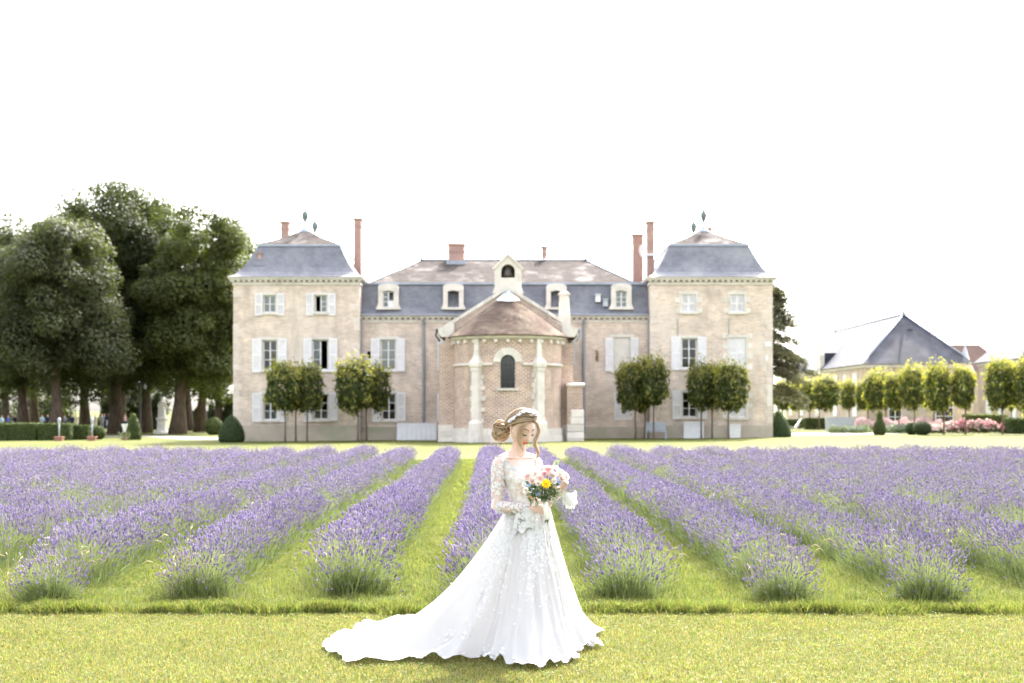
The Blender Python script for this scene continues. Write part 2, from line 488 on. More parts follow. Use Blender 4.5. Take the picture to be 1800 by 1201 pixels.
# shared meshes ---------------------------------------------------
UBG = MB(); UBG.box(-0.5, 0.5, -0.5, 0.5, -0.5, 0.5); UNITBOX = {}
def unitbox(matkey):
    if matkey not in UNITBOX: UNITBOX[matkey] = UBG.mesh('block', MT[matkey])
    return UNITBOX[matkey]
def bevbox(matkey, bev=0.05):
    k = matkey + '_bev'
    if k not in UNITBOX:
        q = MB(); q.box(-0.5, 0.5, -0.5, 0.5, -0.5, 0.5); me = q.mesh('stone_block', MT[matkey])
        bm = bmesh.new(); bm.from_mesh(me); bmesh.ops.recalc_face_normals(bm, faces=bm.faces)
        bmesh.ops.bevel(bm, geom=list(bm.edges), offset=bev, segments=1, affect='EDGES'); bm.to_mesh(me); bm.free()
        UNITBOX[k] = me
    return UNITBOX[k]
def block(name, x0, x1, y0, y1, z0, z1, matkey, parent, bev=False, rot=0.0):
    me = bevbox(matkey) if bev else unitbox(matkey)
    return inst(name, me, parent, ((x0 + x1) / 2, (y0 + y1) / 2, (z0 + z1) / 2), (0, 0, rot), (x1 - x0, y1 - y0, z1 - z0))

q = MB()                                      # shutter leaf: stiles and three rails, unit wide and high
q.box(0, 0.16, -0.02, 0.02, 0, 1); q.box(0.84, 1, -0.02, 0.02, 0, 1)
for a, b in ((0, 0.06), (0.46, 0.53), (0.94, 1)): q.box(0.16, 0.84, -0.018, 0.018, a, b)
SHUT = q.mesh('shutter', MT['shutter'])
q = MB()
for i in range(11):
    z = (i + 0.5) / 11
    q.add([(0.16, -0.016, z - 0.048), (0.84, -0.016, z - 0.048), (0.84, 0.012, z + 0.04), (0.16, 0.012, z + 0.04),
           (0.16, -0.006, z - 0.052), (0.84, -0.006, z - 0.052), (0.84, 0.017, z + 0.036), (0.16, 0.017, z + 0.036)],
          [(0, 1, 2, 3), (7, 6, 5, 4), (0, 4, 5, 1), (3, 2, 6, 7)])
LOUV = q.mesh('louvre_panel', MT['shutter'])
def shutter(x0, x1, z0, z1, y, parent=house, tilt=0.0):
    s = inst('shutter', SHUT, parent, (x0, y, z0), (0, 0, tilt), (x1 - x0, 1.2, z1 - z0))
    for a, b in ((0.06, 0.46), (0.53, 0.94)):
        o = bpy.data.objects.new('louvre_panel', LOUV); o.location = (0, 0, a); o.scale = (1, 1, b - a); link(o, s)
    return s

def window(x0, x1, z0, z1, y, rows=3, parent=house, opened=None, curtain=None, fr=0.07):
    """two casements; opened = index of a leaf swung inwards, shown as a dark gap"""
    q = MB(); f = fr; t0, t1 = y, y + 0.06
    xm = (x0 + x1) / 2
    q.box(x0, x0 + f, t0, t1, z0, z1); q.box(x1 - f, x1, t0, t1, z0, z1)
    q.box(x0 + f, x1 - f, t0, t1, z1 - f, z1); q.box(x0 + f, x1 - f, t0, t1, z0, z0 + f * 1.2)
    panes = []
    for k, (a, b) in enumerate(((x0 + f, xm - f * 0.5), (xm + f * 0.5, x1 - f))):
        if opened == k: continue
        zz0, zz1 = z0 + f * 1.2, z1 - f
        for r in range(rows):
            pa = zz0 + (zz1 - zz0) * r / rows; pb = zz0 + (zz1 - zz0) * (r + 1) / rows
            if r: q.box(a, b, t0 + 0.008, t1 - 0.012, pa - 0.02, pa + 0.02)
            panes.append((a, b, pa + (0.02 if r else 0), pb - (0.02 if r < rows - 1 else 0)))
    q.box(xm - f * 0.5, xm + f * 0.5, t0 - 0.006, t1 - 0.004, z0 + f * 1.2, z1 - f)
    o = q.build('window', MT['paint'], parent)
    for a, b, c, d in panes:
        inst('pane', unitbox('glass'), o, ((a + b) / 2, y + 0.03, (c + d) / 2), (0, 0, 0), (b - a - 0.004, 0.006, d - c - 0.004))
    if curtain:
        for (a, b, c, d) in curtain:
            q = MB(); n = 24
            q.grid([[(a + (b - a) * i / n, y + 0.16 + 0.02 * math.sin(i * 1.9), zz) for i in range(n + 1)] for zz in (c, (c + d) / 2, d)])
            q.build('curtain', MT['curtain'], o, smooth=True, fix=False)
    return o

def hole(px0, px1, py0, py1, Y):
    return (PX(px0, Y), PX(px1, Y), PZ(py1, Y), PZ(py0, Y))
def surround(h, Y, wd=0.14, proud=0.03, parent=house, sill=True, teeth=False):
    a, b, c, d = h
    q = MB()
    q.box(a - wd, a, Y - proud, Y + 0.05, c, d); q.box(b, b + wd, Y - proud, Y + 0.05, c, d)
    q.box(a - wd - 0.06, b + wd + 0.06, Y - proud - 0.01, Y + 0.05, d, d + wd * 1.3)
    o = q.build('window_surround', MT['stone'], parent)
    if sill: block('sill', a - wd - 0.03, b + wd + 0.03, Y - 0.11, Y + 0.12, c - 0.12, c, 'stone_r', parent, True)
    if teeth:
        for z in np.arange(c - 0.05, d, 0.62):
            for s in (-1, 1):
                xx = a - wd if s < 0 else b + wd
                block('stone', min(xx, xx + s * 0.26), max(xx, xx + s * 0.26), Y - 0.035, Y + 0.05, z, z + 0.3, 'stone_r', parent, True)
    return o

# ---- pavilion on the tall-tree side
hl = [hole(463, 485, 519, 550, YP), hole(553, 575, 519, 550, YP), hole(462, 487, 598, 651, YP), hole(549, 577, 597, 651, YP), hole(463, 487, 693, 739, YP), hole(551, 577, 693, 738, YP)]
xl0, xl1 = PX(410, YP), PX(632, YP); ze = PZ(488, YP - 0.3) + 0.02
YB = 97.6
q = MB(); zb = -0.4
wall_holes(q, xl0, xl1, zb, ze, YP, hl)
q.add([(xl0, YP, zb), (xl0, YB, zb), (xl0, YB, ze), (xl0, YP, ze)], [(0, 3, 2, 1)])
q.add([(xl1, YP, zb), (xl1, YB, zb), (xl1, YB, ze), (xl1, YP, ze)], [(0, 1, 2, 3)])
q.add([(xl0, YB, zb), (xl1, YB, zb), (xl1, YB, ze), (xl0, YB, ze)], [(0, 3, 2, 1)])
q.add([(xl0, YP + 0.9, PZ(670, YP)), (xl1, YP + 0.9, PZ(670, YP)), (xl1, YB, PZ(670, YP)), (xl0, YB, PZ(670, YP))], [(0, 1, 2, 3)])
q.add([(xl0, YP + 0.9, PZ(575, YP)), (xl1, YP + 0.9, PZ(575, YP)), (xl1, YB, PZ(575, YP)), (xl0, YB, PZ(575, YP))], [(0, 1, 2, 3)])
q.build('wall', MT['facade'], house, fix=False)
YG = YP + 0.13
zc = lambda h, a, b: (h[0] + 0.08, h[1] - 0.08, h[2] + (h[3] - h[2]) * a, h[2] + (h[3] - h[2]) * b)
window(*hl[0], YG, 2, curtain=[zc(hl[0], 0.05, 0.98)]); window(*hl[1], YG, 3, opened=0, curtain=[((hl[1][0] + hl[1][1]) / 2 + 0.03, hl[1][1] - 0.05, hl[1][2], hl[1][3])])
window(*hl[2], YG, 3); window(*hl[3], YG, 3, opened=1, curtain=[(hl[3][0] + 0.05, (hl[3][0] + hl[3][1]) / 2, hl[3][2], hl[3][3])])
window(*hl[4], YG, 3, curtain=[zc(hl[4], 0.0, 0.4)]); window(*hl[5], YG, 3, curtain=[zc(hl[5], 0.0, 0.32)])
for h in hl: surround(h, YP)
YS = YP - 0.06
for a, b, c, d in ((448, 461, 516, 555), (487, 500, 516, 555), (538, 551, 516, 555), (577, 590, 516, 555), (443, 459, 595, 655), (489, 504, 595, 655), (533, 548, 595, 655), (579, 593, 595, 654),
                   (443, 459, 691, 742), (489, 504, 691, 742), (533, 549, 691, 742), (579, 594, 691, 740)):
    h = hole(a, b, c, d, YS); shutter(*h, YS, tilt=random.Random(a).uniform(-0.03, 0.03))

# ---- pavilion on the barn side
hr = [hole(1199, 1223, 518, 549, YP), hole(1284, 1308, 518, 549, YP), hole(1198, 1225, 595, 648, YP), hole(1281, 1311, 594, 648, YP), hole(1199, 1225, 689, 734, YP), hole(1281, 1311, 690, 735, YP)]
xr0, xr1 = PX(1143, YP), PX(1358, YP)
q = MB()
wall_holes(q, xr0, xr1, zb, ze, YP, hr)
q.add([(xr0, YP, zb), (xr0, YB, zb), (xr0, YB, ze), (xr0, YP, ze)], [(0, 3, 2, 1)])
q.add([(xr1, YP, zb), (xr1, YB, zb), (xr1, YB, ze), (xr1, YP, ze)], [(0, 1, 2, 3)])
q.add([(xr0, YB, zb), (xr1, YB, zb), (xr1, YB, ze), (xr0, YB, ze)], [(0, 3, 2, 1)])
for py in (670, 575):
    q.add([(xr0, YP + 0.9, PZ(py, YP)), (xr1, YP + 0.9, PZ(py, YP)), (xr1, YB, PZ(py, YP)), (xr0, YB, PZ(py, YP))], [(0, 1, 2, 3)])
q.build('wall', MT['facade'], house, fix=False)
for h in (hr[2], hr[4]):
    window(*h, YG, 3); surround(h, YP)
window(*hr[2], YG + 0.4, 1) if False else None
for i, h in ((0, hr[0]), (1, hr[1]), (3, hr[3]), (5, hr[5])):
    surround(h, YP, teeth=True)
    xm = (h[0] + h[1]) / 2
    shutter(h[0] + 0.01, xm - 0.006, h[2] + 0.01, h[3] - 0.01, YP + 0.05); shutter(xm + 0.006, h[1] - 0.01, h[2] + 0.01, h[3] - 0.01, YP + 0.05)
for a, b, c, d in ((1180, 1196, 592, 651), (1227, 1242, 592, 651), (1182, 1197, 687, 737), (1227, 1243, 687, 737)):
    shutter(*hole(a, b, c, d, YS), YS, tilt=random.Random(a).uniform(-0.03, 0.03))

# ---- quoins on the pavilion corners
rq = random.Random(4)
for (xc, s) in ((xl0, 1), (xl1, -1), (xr0, 1), (xr1, -1)):
    z = 0.95; k = 0
    while z < ze - 0.9:
        hgt = 0.40; wq = 0.52 if k % 2 else 0.36
        if rq.random() < 0.8:
            a, b = (xc - 0.012 * s, xc + wq * s); block('quoin', min(a, b), max(a, b), YP - 0.022, YP + 0.3, z, z + hgt - 0.014, 'quoin', house, True)
        z += hgt; k += 1

# ---- plinths (low rendered base courses)
for (a, b) in ((xl0, xl1), (xr0, xr1)):
    block('plinth', a - 0.02, b + 0.02, YP - 0.03, YP + 0.2, -0.4, 0.85, 'plinth', house)

# ---- main wing
xw0, xw1 = xl1 - 0.3, xr0 + 0.3
zw = PZ(553, YW - 0.3) - 0.02
def wx(a, b, c, d): return hole(a, b, c, d, YW)
hw = [wx(669, 696, 597, 651), wx(671, 696, 692, 739), wx(786, 808, 597, 651), wx(786, 808, 692, 739), wx(1046.5, 1052.5, 616, 636), wx(1080, 1112, 690, 738), wx(1078, 1108, 593, 653), wx(975, 1002, 597, 651)]
q = MB(); wall_holes(q, xw0, xw1, zb, zw, YW, hw)
q.add([(xw0, YB, zb), (xw1, YB, zb), (xw1, YB, zw), (xw0, YB, zw)], [(0, 3, 2, 1)])
q.add([(xw0, YW + 0.9, PZ(670, YW)), (xw1, YW + 0.9, PZ(670, YW)), (xw1, YB, PZ(670, YW)), (xw0, YB, PZ(670, YW))], [(0, 1, 2, 3)])
q.build('wall', MT['facade'], house, fix=False)
YGW, YSW = YW + 0.13, YW - 0.06
window(*hw[0], YGW, 3, curtain=[zc(hw[0], 0.0, 1.0)]); surround(hw[0], YW)
window(*hw[1], YGW, 3, curtain=[zc(hw[1], 0.6, 1.0)]); surround(hw[1], YW)
for h in (hw[2], hw[3], hw[7]): window(*h, YGW, 3)
block('blind_panel', hw[6][0], hw[6][1], YW + 0.06, YW + 0.2, hw[6][2], hw[6][3], 'stone_r', house); surround(hw[6], YW)
xm = (hw[5][0] + hw[5][1]) / 2
shutter(hw[5][0], xm - 0.006, hw[5][2], hw[5][3], YW + 0.05); shutter(xm + 0.006, hw[5][1], hw[5][2], hw[5][3], YW + 0.05)
for a, b, c, d in ((652, 667, 595, 654), (697, 712, 595, 653), (654, 669, 690, 742), (698, 713, 690, 740), (769, 784, 596, 651), (769, 784, 691, 741), (1064, 1078, 594, 653), (1109, 1122, 594, 653), (1003, 1011, 598, 642)):
    shutter(*wx(a, b, c, d), YSW, tilt=random.Random(a).uniform(-0.03, 0.03))
q = MB()                                       # small oval opening
q.lathe([(0.0, 0), (0.2, 0.0), (0.24, 0.03), (0.3, 0.04), (0.3, 0.0)], n=20)
me = q.mesh('oval_opening', MT['stone'], True); inst('oval_opening', me, house, (PX(649, YW), YW - 0.004, PZ(624, YW)), (R(90), 0, 0), (0.75, 1.15, 1))
q = MB(); q.lathe([(0.0, 0.006), (0.19, 0.006)], n=20); inst('oval_pane', q.mesh('oval_pane', MT['dark']), house, (PX(649, YW), YW - 0.006, PZ(624, YW)), (R(90), 0, 0), (0.75, 1.15, 1))
block('plinth', xl1 + 0.03, xr0 - 0.03, YW - 0.03, YW + 0.2, -0.4, 0.75, 'plinth', house)

# ---- cornices with dentils
def cornice(x0, x1, y, zt, parent=house, dent=0.33):
    q = MB()
    q.box(x0 - 0.06, x1 + 0.06, y - 0.06, y + 0.15, zt - 0.42, zt - 0.24)
    q.box(x0 - 0.22, x1 + 0.22, y - 0.22, y + 0.15, zt - 0.14, zt - 0.05)
    q.box(x0 - 0.28, x1 + 0.28, y - 0.28, y + 0.15, zt - 0.05, zt + 0.04)
    n = int((x1 - x0) / dent); fz = MB(); fz.box(x0 - 0.03, x1 + 0.03, y - 0.03, y - 0.004, zt - 0.24, zt - 0.14); fz.build('frieze', MT['stain_or_dark'], parent)  # frieze: dark brown strip that darkens the gaps between the dentils
    for i in range(n + 1):
        xx = x0 + (x1 - x0) * i / n
        q.box(xx - 0.08, xx + 0.08, y - 0.19, y - 0.031, zt - 0.238, zt - 0.142)
    return q.build('cornice', MT['stone'], parent)
zec = PZ(488, YP - 0.3)
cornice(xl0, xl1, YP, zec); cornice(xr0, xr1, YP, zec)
for (xa, s) in ((xl0, -1), (xl1, 1), (xr0, -1), (xr1, 1)):           # returns along the pavilion sides
    q = MB()
    for o, z0_, z1_ in ((0.06, -0.42, -0.24), (0.22, -0.14, -0.05), (0.28, -0.05, 0.04)):
        q.box(min(xa, xa + s * o), max(xa, xa + s * o), YP + 0.151, YB, zec + z0_, zec + z1_)
    q.build('cornice', MT['stone'], house)
zwc = PZ(553, YW - 0.3)
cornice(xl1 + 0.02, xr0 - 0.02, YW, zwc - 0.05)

# ---- roofs
def rect_ring(x0, x1, y0, y1, z): return [(x0, y0, z), (x1, y0, z), (x1, y1, z), (x0, y1, z)]
def pavilion_roof(px0, px1, bx0, bx1):
    ye = YP - 0.34
    x0, x1 = PX(px0, ye), PX(px1, ye); y1 = YB + 0.34
    ztop = PZ(432.5, YP + 1.3); ins = (PX(bx0, YP + 1.3) - x0 + x1 - PX(bx1, YP + 1.3)) / 2
    q = MB(); rows = []
    for f, h in ((0, 0), (0.17, 0.06), (0.34, 0.16), (0.50, 0.31), (0.64, 0.48), (0.77, 0.66), (0.89, 0.84), (1, 1)):
        d = ins * f; rows.append(rect_ring(x0 + d, x1 - d, ye + d, y1 - d, zec + 0.05 + (ztop - zec - 0.05) * h))
    q.grid(rows, close=True); q.add(rows[0], [(3, 2, 1, 0)])
    q.build('mansard_roof', MT['slate'], house, fix=False)
    q = MB(); d = ins - 0.07
    q.frus((x0 + d, x1 - d, ye + d, y1 - d, ztop - 0.03), (x0 + d + 0.03, x1 - d - 0.03, ye + d + 0.03, y1 - d - 0.03, ztop + 0.09)); q.build('lead_roll', MT['lead'], house)
    d = ins; xm = (x0 + x1) / 2; run = (x1 - x0) / 2 - d
    ya, yb = ye + d + run, y1 - d - run
    zr = PZ(403, ya)
    b = rect_ring(x0 + d, x1 - d, ye + d, y1 - d, ztop + 0.093)
    mid = rect_ring(x0 + d + run * 0.5, x1 - d - run * 0.5, ye + d + run * 0.5, y1 - d - run * 0.5, ztop + 0.093 + (zr - ztop - 0.093) * 0.44)
    q = MB(); q.grid([b, mid], close=True)
    q.add(mid + [(xm, ya, zr), (xm, yb, zr)], [(0, 1, 4), (1, 2, 5, 4), (2, 3, 5), (3, 0, 4, 5)])
    q.build('upper_roof', MT['rooftile'], house, fix=False)
    q = MB(); q.tube([(xm, ya, zr + 0.02), (xm, yb, zr + 0.02)], 0.09, 6)
    q.lathe([(0.55, -0.28), (0.3, -0.06), (0.12, 0.12), (0.05, 0.3)], (xm, ya, zr), 10); q.lathe([(0.3, -0.1), (0.12, 0.1), (0.05, 0.3)], (xm, yb, zr), 10)
    q.build('ridge_lead', MT['lead'], house, smooth=True)
    return xm, ya, yb, zr, ztop, x0, x1, ye, ins
pl = pavilion_roof(400, 638, 449, 592)
pr = pavilion_roof(1139, 1365, 1178, 1317)

def finial(x, y, z, bulb, tip, vane, vdx, vtilt):
    f = MB()
    f.tube([(x, y, z), (x, y, z + tip)], 0.022, 6)
    o = f.build('finial', MT['copper'], house)
    f = MB(); s = 1.0
    f.lathe([(0.03, -0.45), (0.10, -0.32), (0.19, -0.12), (0.215, 0.05), (0.195, 0.2), (0.10, 0.3), (0.05, 0.42), (0.02, 0.55)], (x, y, z + bulb), 10)
    f.build('bulb', MT['copper'], o, smooth=True)
    f = MB()
    a, b = x + vdx - 0.19, x + vdx + 0.19
    f.prism([(a, z + vane - 0.03), (b, z + vane - 0.05 - vtilt), (b, z + vane + 0.04 - vtilt), (a, z + vane + 0.09)], y - 0.012, y + 0.012)
    f.prism([(x - 0.01, z + vane - 0.04), (x + vdx * 0.999, z + vane - 0.02), (x + vdx, z + vane + 0.005), (x - 0.01, z + vane - 0.01)], y - 0.008, y + 0.008)
    f.build('vane', MT['copper'], o)
for p, sg in ((pl, 1), (pr, -1)):
    k = p[1] / FPX
    finial(p[0], p[1], p[3] + 0.1, (402 - 382) * k, 1.75, 1.72, 0.10 * sg if sg > 0 else 0.07, 0.02)
    finial(p[0], p[2], p[3] + 0.1, (402 - 384) * k - 0.45 * 0, 1.7, 1.66, 0.2 if sg > 0 else 0.17, 0.06)

# wing: steep slate, lead band, low tiled roof with hips
xa, xb = xl1 + 0.01, xr0 - 0.01
zb1 = PZ(500, YW + 0.55); ye = YW - 0.32
q = MB()
prof = [(ye, zwc - 0.01), (ye + 0.22, zwc + 0.14), (ye + 0.42, zwc + 0.4), (YW + 0.36, zwc + 1.1), (YW + 0.55, zb1)]
q.grid([[(xa, y, z), ((xa + xb) / 2, y, z), (xb, y, z)] for y, z in prof])
q.build('mansard_roof', MT['slate'], house, fix=False)
q = MB(); q.box(xa, xb, ye - 0.06, ye + 0.06, zwc - 0.06, zwc + 0.03); q.build('gutter', MT['lead'], house)
q = MB(); q.box(xa, xb, YW + 0.42, YW + 0.72, zb1 - 0.02, zb1 + 0.11); q.build('lead_roll', MT['lead'], house)
yr = YW + 5.4; zr = PZ(458, yr); y0 = YW + 0.6; y1 = YB - 0.4; z0 = zb1 + 0.112
a0, a1 = PX(652, y0), PX(1114, y0); r0, r1 = PX(741, yr), PX(1030, yr)
q = MB(); q.add([(a0, y0, z0), (a1, y0, z0), (a1, y1, z0), (a0, y1, z0), (r0, yr, zr), (r1, yr, zr)], [(0, 1, 5, 4), (1, 2, 5), (2, 3, 4, 5), (3, 0, 4)])
q.build('upper_roof', MT['rooftile'], house, fix=False)
q = MB(); q.add([(xl1 - 0.1, y0, z0 - 0.05), (xr0 + 0.1, y0, z0 - 0.05), (xr0 + 0.1, y1, z0 - 0.05), (xl1 - 0.1, y1, z0 - 0.05)], [(0, 1, 2, 3)]); q.build('flat_roof', MT['lead'], house, fix=False)
q = MB(); q.tube([(r0, yr, zr + 0.02), (r1, yr, zr + 0.02)], 0.07, 6)
q.tube([(a0, y0, z0), (r0, yr, zr + 0.02)], 0.06, 6); q.tube([(a1, y0, z0), (r1, yr, zr + 0.02)], 0.06, 6); q.build('ridge_lead', MT['lead'], house, smooth=True)
for xx in (r0, r1):
    f = MB(); f.lathe([(0.14, 0), (0.06, 0.15), (0.02, 0.35), (0.012, 0.85), (0.05, 0.87), (0.05, 0.93), (0.0, 0.98)], (xx, yr, zr), 8); f.build('finial', MT['copper'], house, smooth=True)

# ---- dormers
def dormer(pxc, state):
    Y = YW + 0.02
    xc = PX(pxc, Y); hw_, hh = 0.34, 0.0
    zt, zb_ = PZ(511, Y), PZ(540.5, Y)
    xo = 0.62; zo = PZ(499, Y); zs = PZ(505, Y); foot = 0.74
    # stone front with a segmental head
    n = 10
    outer = [(xc - foot, zb_ - 0.14), (xc + foot, zb_ - 0.14), (xc + foot, zb_ - 0.02), (xc + xo, zb_ + 0.16), (xc + xo, zs)]
    outer += [(xc + xo * math.cos(math.pi * i / n), zs + (zo - zs) * math.sin(math.pi * i / n) ** 0.7) for i in range(1, n)]
    outer += [(xc - xo, zs), (xc - xo, zb_ + 0.16), (xc - foot, zb_ - 0.02)]
    q = MB()
    inn = [(xc - hw_, zb_), (xc + hw_, zb_), (xc + hw_, zt - 0.06), (xc, zt), (xc - hw_, zt - 0.06)]
    # split the ring into left jamb, right jamb, head and sill
    q.prism([(xc - foot, zb_ - 0.14), (xc + foot, zb_ - 0.14), (xc + foot, zb_ - 0.02), (xc + xo, zb_), (xc - xo, zb_), (xc - foot, zb_ - 0.02)], Y - 0.2, Y + 0.1)
    q.prism([(xc - xo - 0.09, zb_), (xc - hw_, zb_), (xc - hw_, zt - 0.06), (xc - xo, zt - 0.06), (xc - xo, zb_ + 0.2)], Y - 0.14, Y + 0.1)
    q.prism([(xc + hw_, zb_), (xc + xo + 0.09, zb_), (xc + xo, zb_ + 0.2), (xc + xo, zt - 0.06), (xc + hw_, zt - 0.06)], Y - 0.14, Y + 0.1)
    head = [(xc - xo, zt - 0.06), (xc - hw_, zt - 0.06), (xc, zt), (xc + hw_, zt - 0.06), (xc + xo, zt - 0.06), (xc + xo, zs)]
    head += [(xc + xo * math.cos(math.pi * i / n), zs + (zo - zs) * math.sin(math.pi * i / n) ** 0.7) for i in range(1, n)] + [(xc - xo, zs)]
    q.prism(head, Y - 0.16, Y + 0.1)
    o = q.build('dormer', MT['stone'], house)
    # cheeks and lead barrel roof running back into the slope
    q = MB()
    q.box(xc - xo + 0.05, xc - hw_ - 0.02, Y + 0.101, Y + 1.0, zb_ - 0.1, zs); q.box(xc + hw_ + 0.02, xc + xo - 0.05, Y + 0.101, Y + 1.0, zb_ - 0.1, zs)
    q.grid([[(xc + xo * math.cos(math.pi * i / n), yy, zs + (zo - zs) * math.sin(math.pi * i / n) ** 0.7 - 0.02) for i in range(n + 1)] for yy in (Y + 0.101, Y + 1.0)])
    q.build('dormer_cheeks', MT['lead'], o)
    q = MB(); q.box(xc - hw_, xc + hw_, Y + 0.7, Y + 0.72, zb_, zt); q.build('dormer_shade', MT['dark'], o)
    h = (xc - hw_, xc + hw_, zb_, zt - 0.06)
    f = 0.045; yy = Y
    q = MB(); panes = []
    leaves = {'shut': (0, 1), 'half': (0,), 'open': ()}[state]
    if state == 'open': return o
    q.box(h[0], h[0] + f, yy, yy + 0.05, h[2], h[3]); q.box(h[1] - f, h[1], yy, yy + 0.05, h[2], h[3]); q.box(h[0] + f, h[1] - f, yy, yy + 0.05, h[2], h[2] + f); q.box(h[0] + f, h[1] - f, yy, yy + 0.05, h[3] - f, h[3])
    for k in leaves:
        a, b = ((h[0] + f, xc - 0.015), (xc + 0.015, h[1] - f))[k]
        for r in range(3):
            pa = h[2] + f + (h[3] - h[2] - 2 * f) * r / 3; pb = h[2] + f + (h[3] - h[2] - 2 * f) * (r + 1) / 3
            if r: q.box(a, b, yy + 0.01, yy + 0.04, pa - 0.015, pa + 0.015)
            panes.append((a, b, pa + 0.016, pb - 0.016))
    if leaves: q.box(xc - 0.03, xc + 0.03, yy - 0.004, yy + 0.046, h[2] + f, h[3] - f)
    wq = q.build('dormer_window', MT['paint'], o)
    for a, b, c, d in panes: inst('pane', unitbox('glass'), o, ((a + b) / 2, yy + 0.025, (c + d) / 2), (0, 0, 0), (b - a, 0.006, d - c))
    if state == 'shut' :
        q = MB(); q.box(h[0] + f, h[1] - f, yy + 0.1, yy + 0.11, h[2], h[3]); q.build('curtain', MT['curtain'], o)
    if state == 'half':
        q = MB(); q.box(xc + 0.03, h[1] - f, yy + 0.02, yy + 0.04, h[2] + f, h[2] + 0.42); q.build('half_blind', MT['shutter'], o)
    return o
dormer(683, 'half'); dormer(797, 'open'); dormer(978, 'open'); dormer(1092, 'shut')

# roof vents on the slates
def roofbox(name, pxc, py0, py1, wpx, Y, matkey, d=0.5):
    xc = PX(pxc, Y); wd = wpx / FPX * Y / 2
    q = MB(); q.frus((xc - wd, xc + wd, Y - 0.2, Y + d, PZ(py1, Y)), (xc - wd * 0.9, xc + wd * 0.9, Y - 0.16, Y + d, PZ(py0, Y)))
    q.box(xc - wd * 1.15, xc + wd * 1.15, Y - 0.24, Y + d, PZ(py0, Y), PZ(py0, Y) + 0.05)
    return q.build(name, MT[matkey], house)
roofbox('roof_vent', 1051, 519, 531, 9, YW + 0.2, 'paint'); roofbox('roof_vent', 1064, 527, 539, 9, YW + 0.15, 'zinc')
roofbox('roof_vent', 1264.5, 455, 467, 9, YP + 1.15, 'stone'); q = MB(); xq = PX(1264.5, YP + 0.94); q.box(xq - 0.1, xq + 0.1, YP + 0.935, YP + 0.946, PZ(466, YP + .94), PZ(457, YP + .94)); q.build('skylight', MT['glass'], house)
roofbox('flue', 457, 446, 476, 7, YP + 0.95, 'chimney', 0.25); roofbox('flue_base', 457, 469, 480, 17, YP + 0.75, 'rooftile', 0.5)

# ---- chimneys
def chimney(px0, px1, py0, py1, Y, dy=0.6, cap=True, name='chimney', matkey='chimney', extra=0.6):
    x0, x1 = PX(px0, Y) - 0.035, PX(px1, Y) + 0.035; z1, z0 = PZ(py0, Y), PZ(py1, Y) - extra
    q = MB(); e = 0.035
    q.box(x0 + e, x1 - e, Y, Y + dy, z0, z1 - 0.55)
    q.box(x0, x1, Y - e, Y + dy + e, z1 - 0.55, z1 - 0.45); q.box(x0 + e, x1 - e, Y, Y + dy, z1 - 0.45, z1 - 0.2)
    q.frus((x0 + e, x1 - e, Y, Y + dy, z1 - 0.2), (x0 - e, x1 + e, Y - 2 * e, Y + dy + 2 * e, z1 - 0.08))
    q.box(x0 - e, x1 + e, Y - 2 * e, Y + dy + 2 * e, z1 - 0.08, z1)
    o = q.build(name, MT[matkey], house)
    q = MB(); q.box(x0 + 0.06, x1 - 0.06, Y + 0.06, Y + dy - 0.06, z1, z1 + 0.02); q.build('chimney_opening', MT['dark'], o)
    return o
chimney(493.5, 507, 389, 425, 95.5); chimney(622, 634.5, 383, 480, 90.0, 0.9, extra=1.2)
chimney(788, 816, 428, 462, yr - 0.5, 0.9); q = MB(); xx = PX(802, yr - 0.6); q.box(xx - 0.62, xx + 0.62, yr - 0.9, yr - 0.5, zr - 0.5, zr - 0.1); q.build('lead_flashing', MT['lead'], house)
chimney(953, 961, 433, 460, yr + 0.2, 0.35)
chimney(1113, 1130.5, 411, 487, 91.5, 0.7, extra=1.0); c2 = chimney(1138, 1150, 388.5, 480, 90.2, 0.8, extra=1.0)
q = MB(); q.box(PX(1137.5, 90.1), PX(1151, 90.1), 90.0, 90.19, PZ(450, 90.1), PZ(446, 90.1)); q.build('chimney_band', MT['paint'], c2)
q = MB(); q.lathe([(0.0, 0.02), (0.2, 0.05), (0.31, 0.12), (0.3, 0.13), (0.18, 0.065), (0.0, 0.035)], n=14); me = q.mesh('satellite_dish', MT['paint'], True); inst('satellite_dish', me, house, (PX(1127, 91.2), 91.45, PZ(441, 91.2)), (R(85), 0, R(25)), (0.7, 1.3, 1))
chimney(1231, 1251, 399.5, 410, 95.8, 0.8)

# ---- downpipes
def downpipe(px, py0, Y):
    x = PX(px, Y); q = MB()
    z0, z1 = 0.35, PZ(py0, Y)
    q.tube([(x, Y - 0.11, z0), (x, Y - 0.11, z1 - 0.35), (x, Y - 0.24, z1)], 0.085, 8)
    for z in np.arange(1.3, z1 - 0.6, 1.9): q.box(x - 0.12, x + 0.12, Y - 0.15, Y + 0.01, z, z + 0.05)
    q.build('downpipe', MT['pipe'], house, smooth=False)
downpipe(744.5, 562, YW); downpipe(1026, 562, YW); downpipe(634.5, 562, YW - 0.02); downpipe(1141, 562, YW - 0.02)

# iron wall ties and notices on the barn-side pavilion
for px, py0, py1 in ((1191, 560, 590), (1281, 560, 592)):
    block('wall_tie', PX(px, YP) - 0.02, PX(px, YP) + 0.02, YP - 0.03, YP, PZ(py1, YP), PZ(py0, YP), 'pipe', house)
block('wall_niche', PX(1348, YP), PX(1357, YP), YP - 0.04, YP, PZ(714, YP), PZ(676, YP), 'stone_r', house)
for a, b, c, d in ((1345, 1356, 601, 609), (1346, 1350, 624, 634)): block('wall_plaque', PX(a, YP), PX(b, YP), YP - 0.04, YP, PZ(d, YP), PZ(c, YP), 'paint', house)
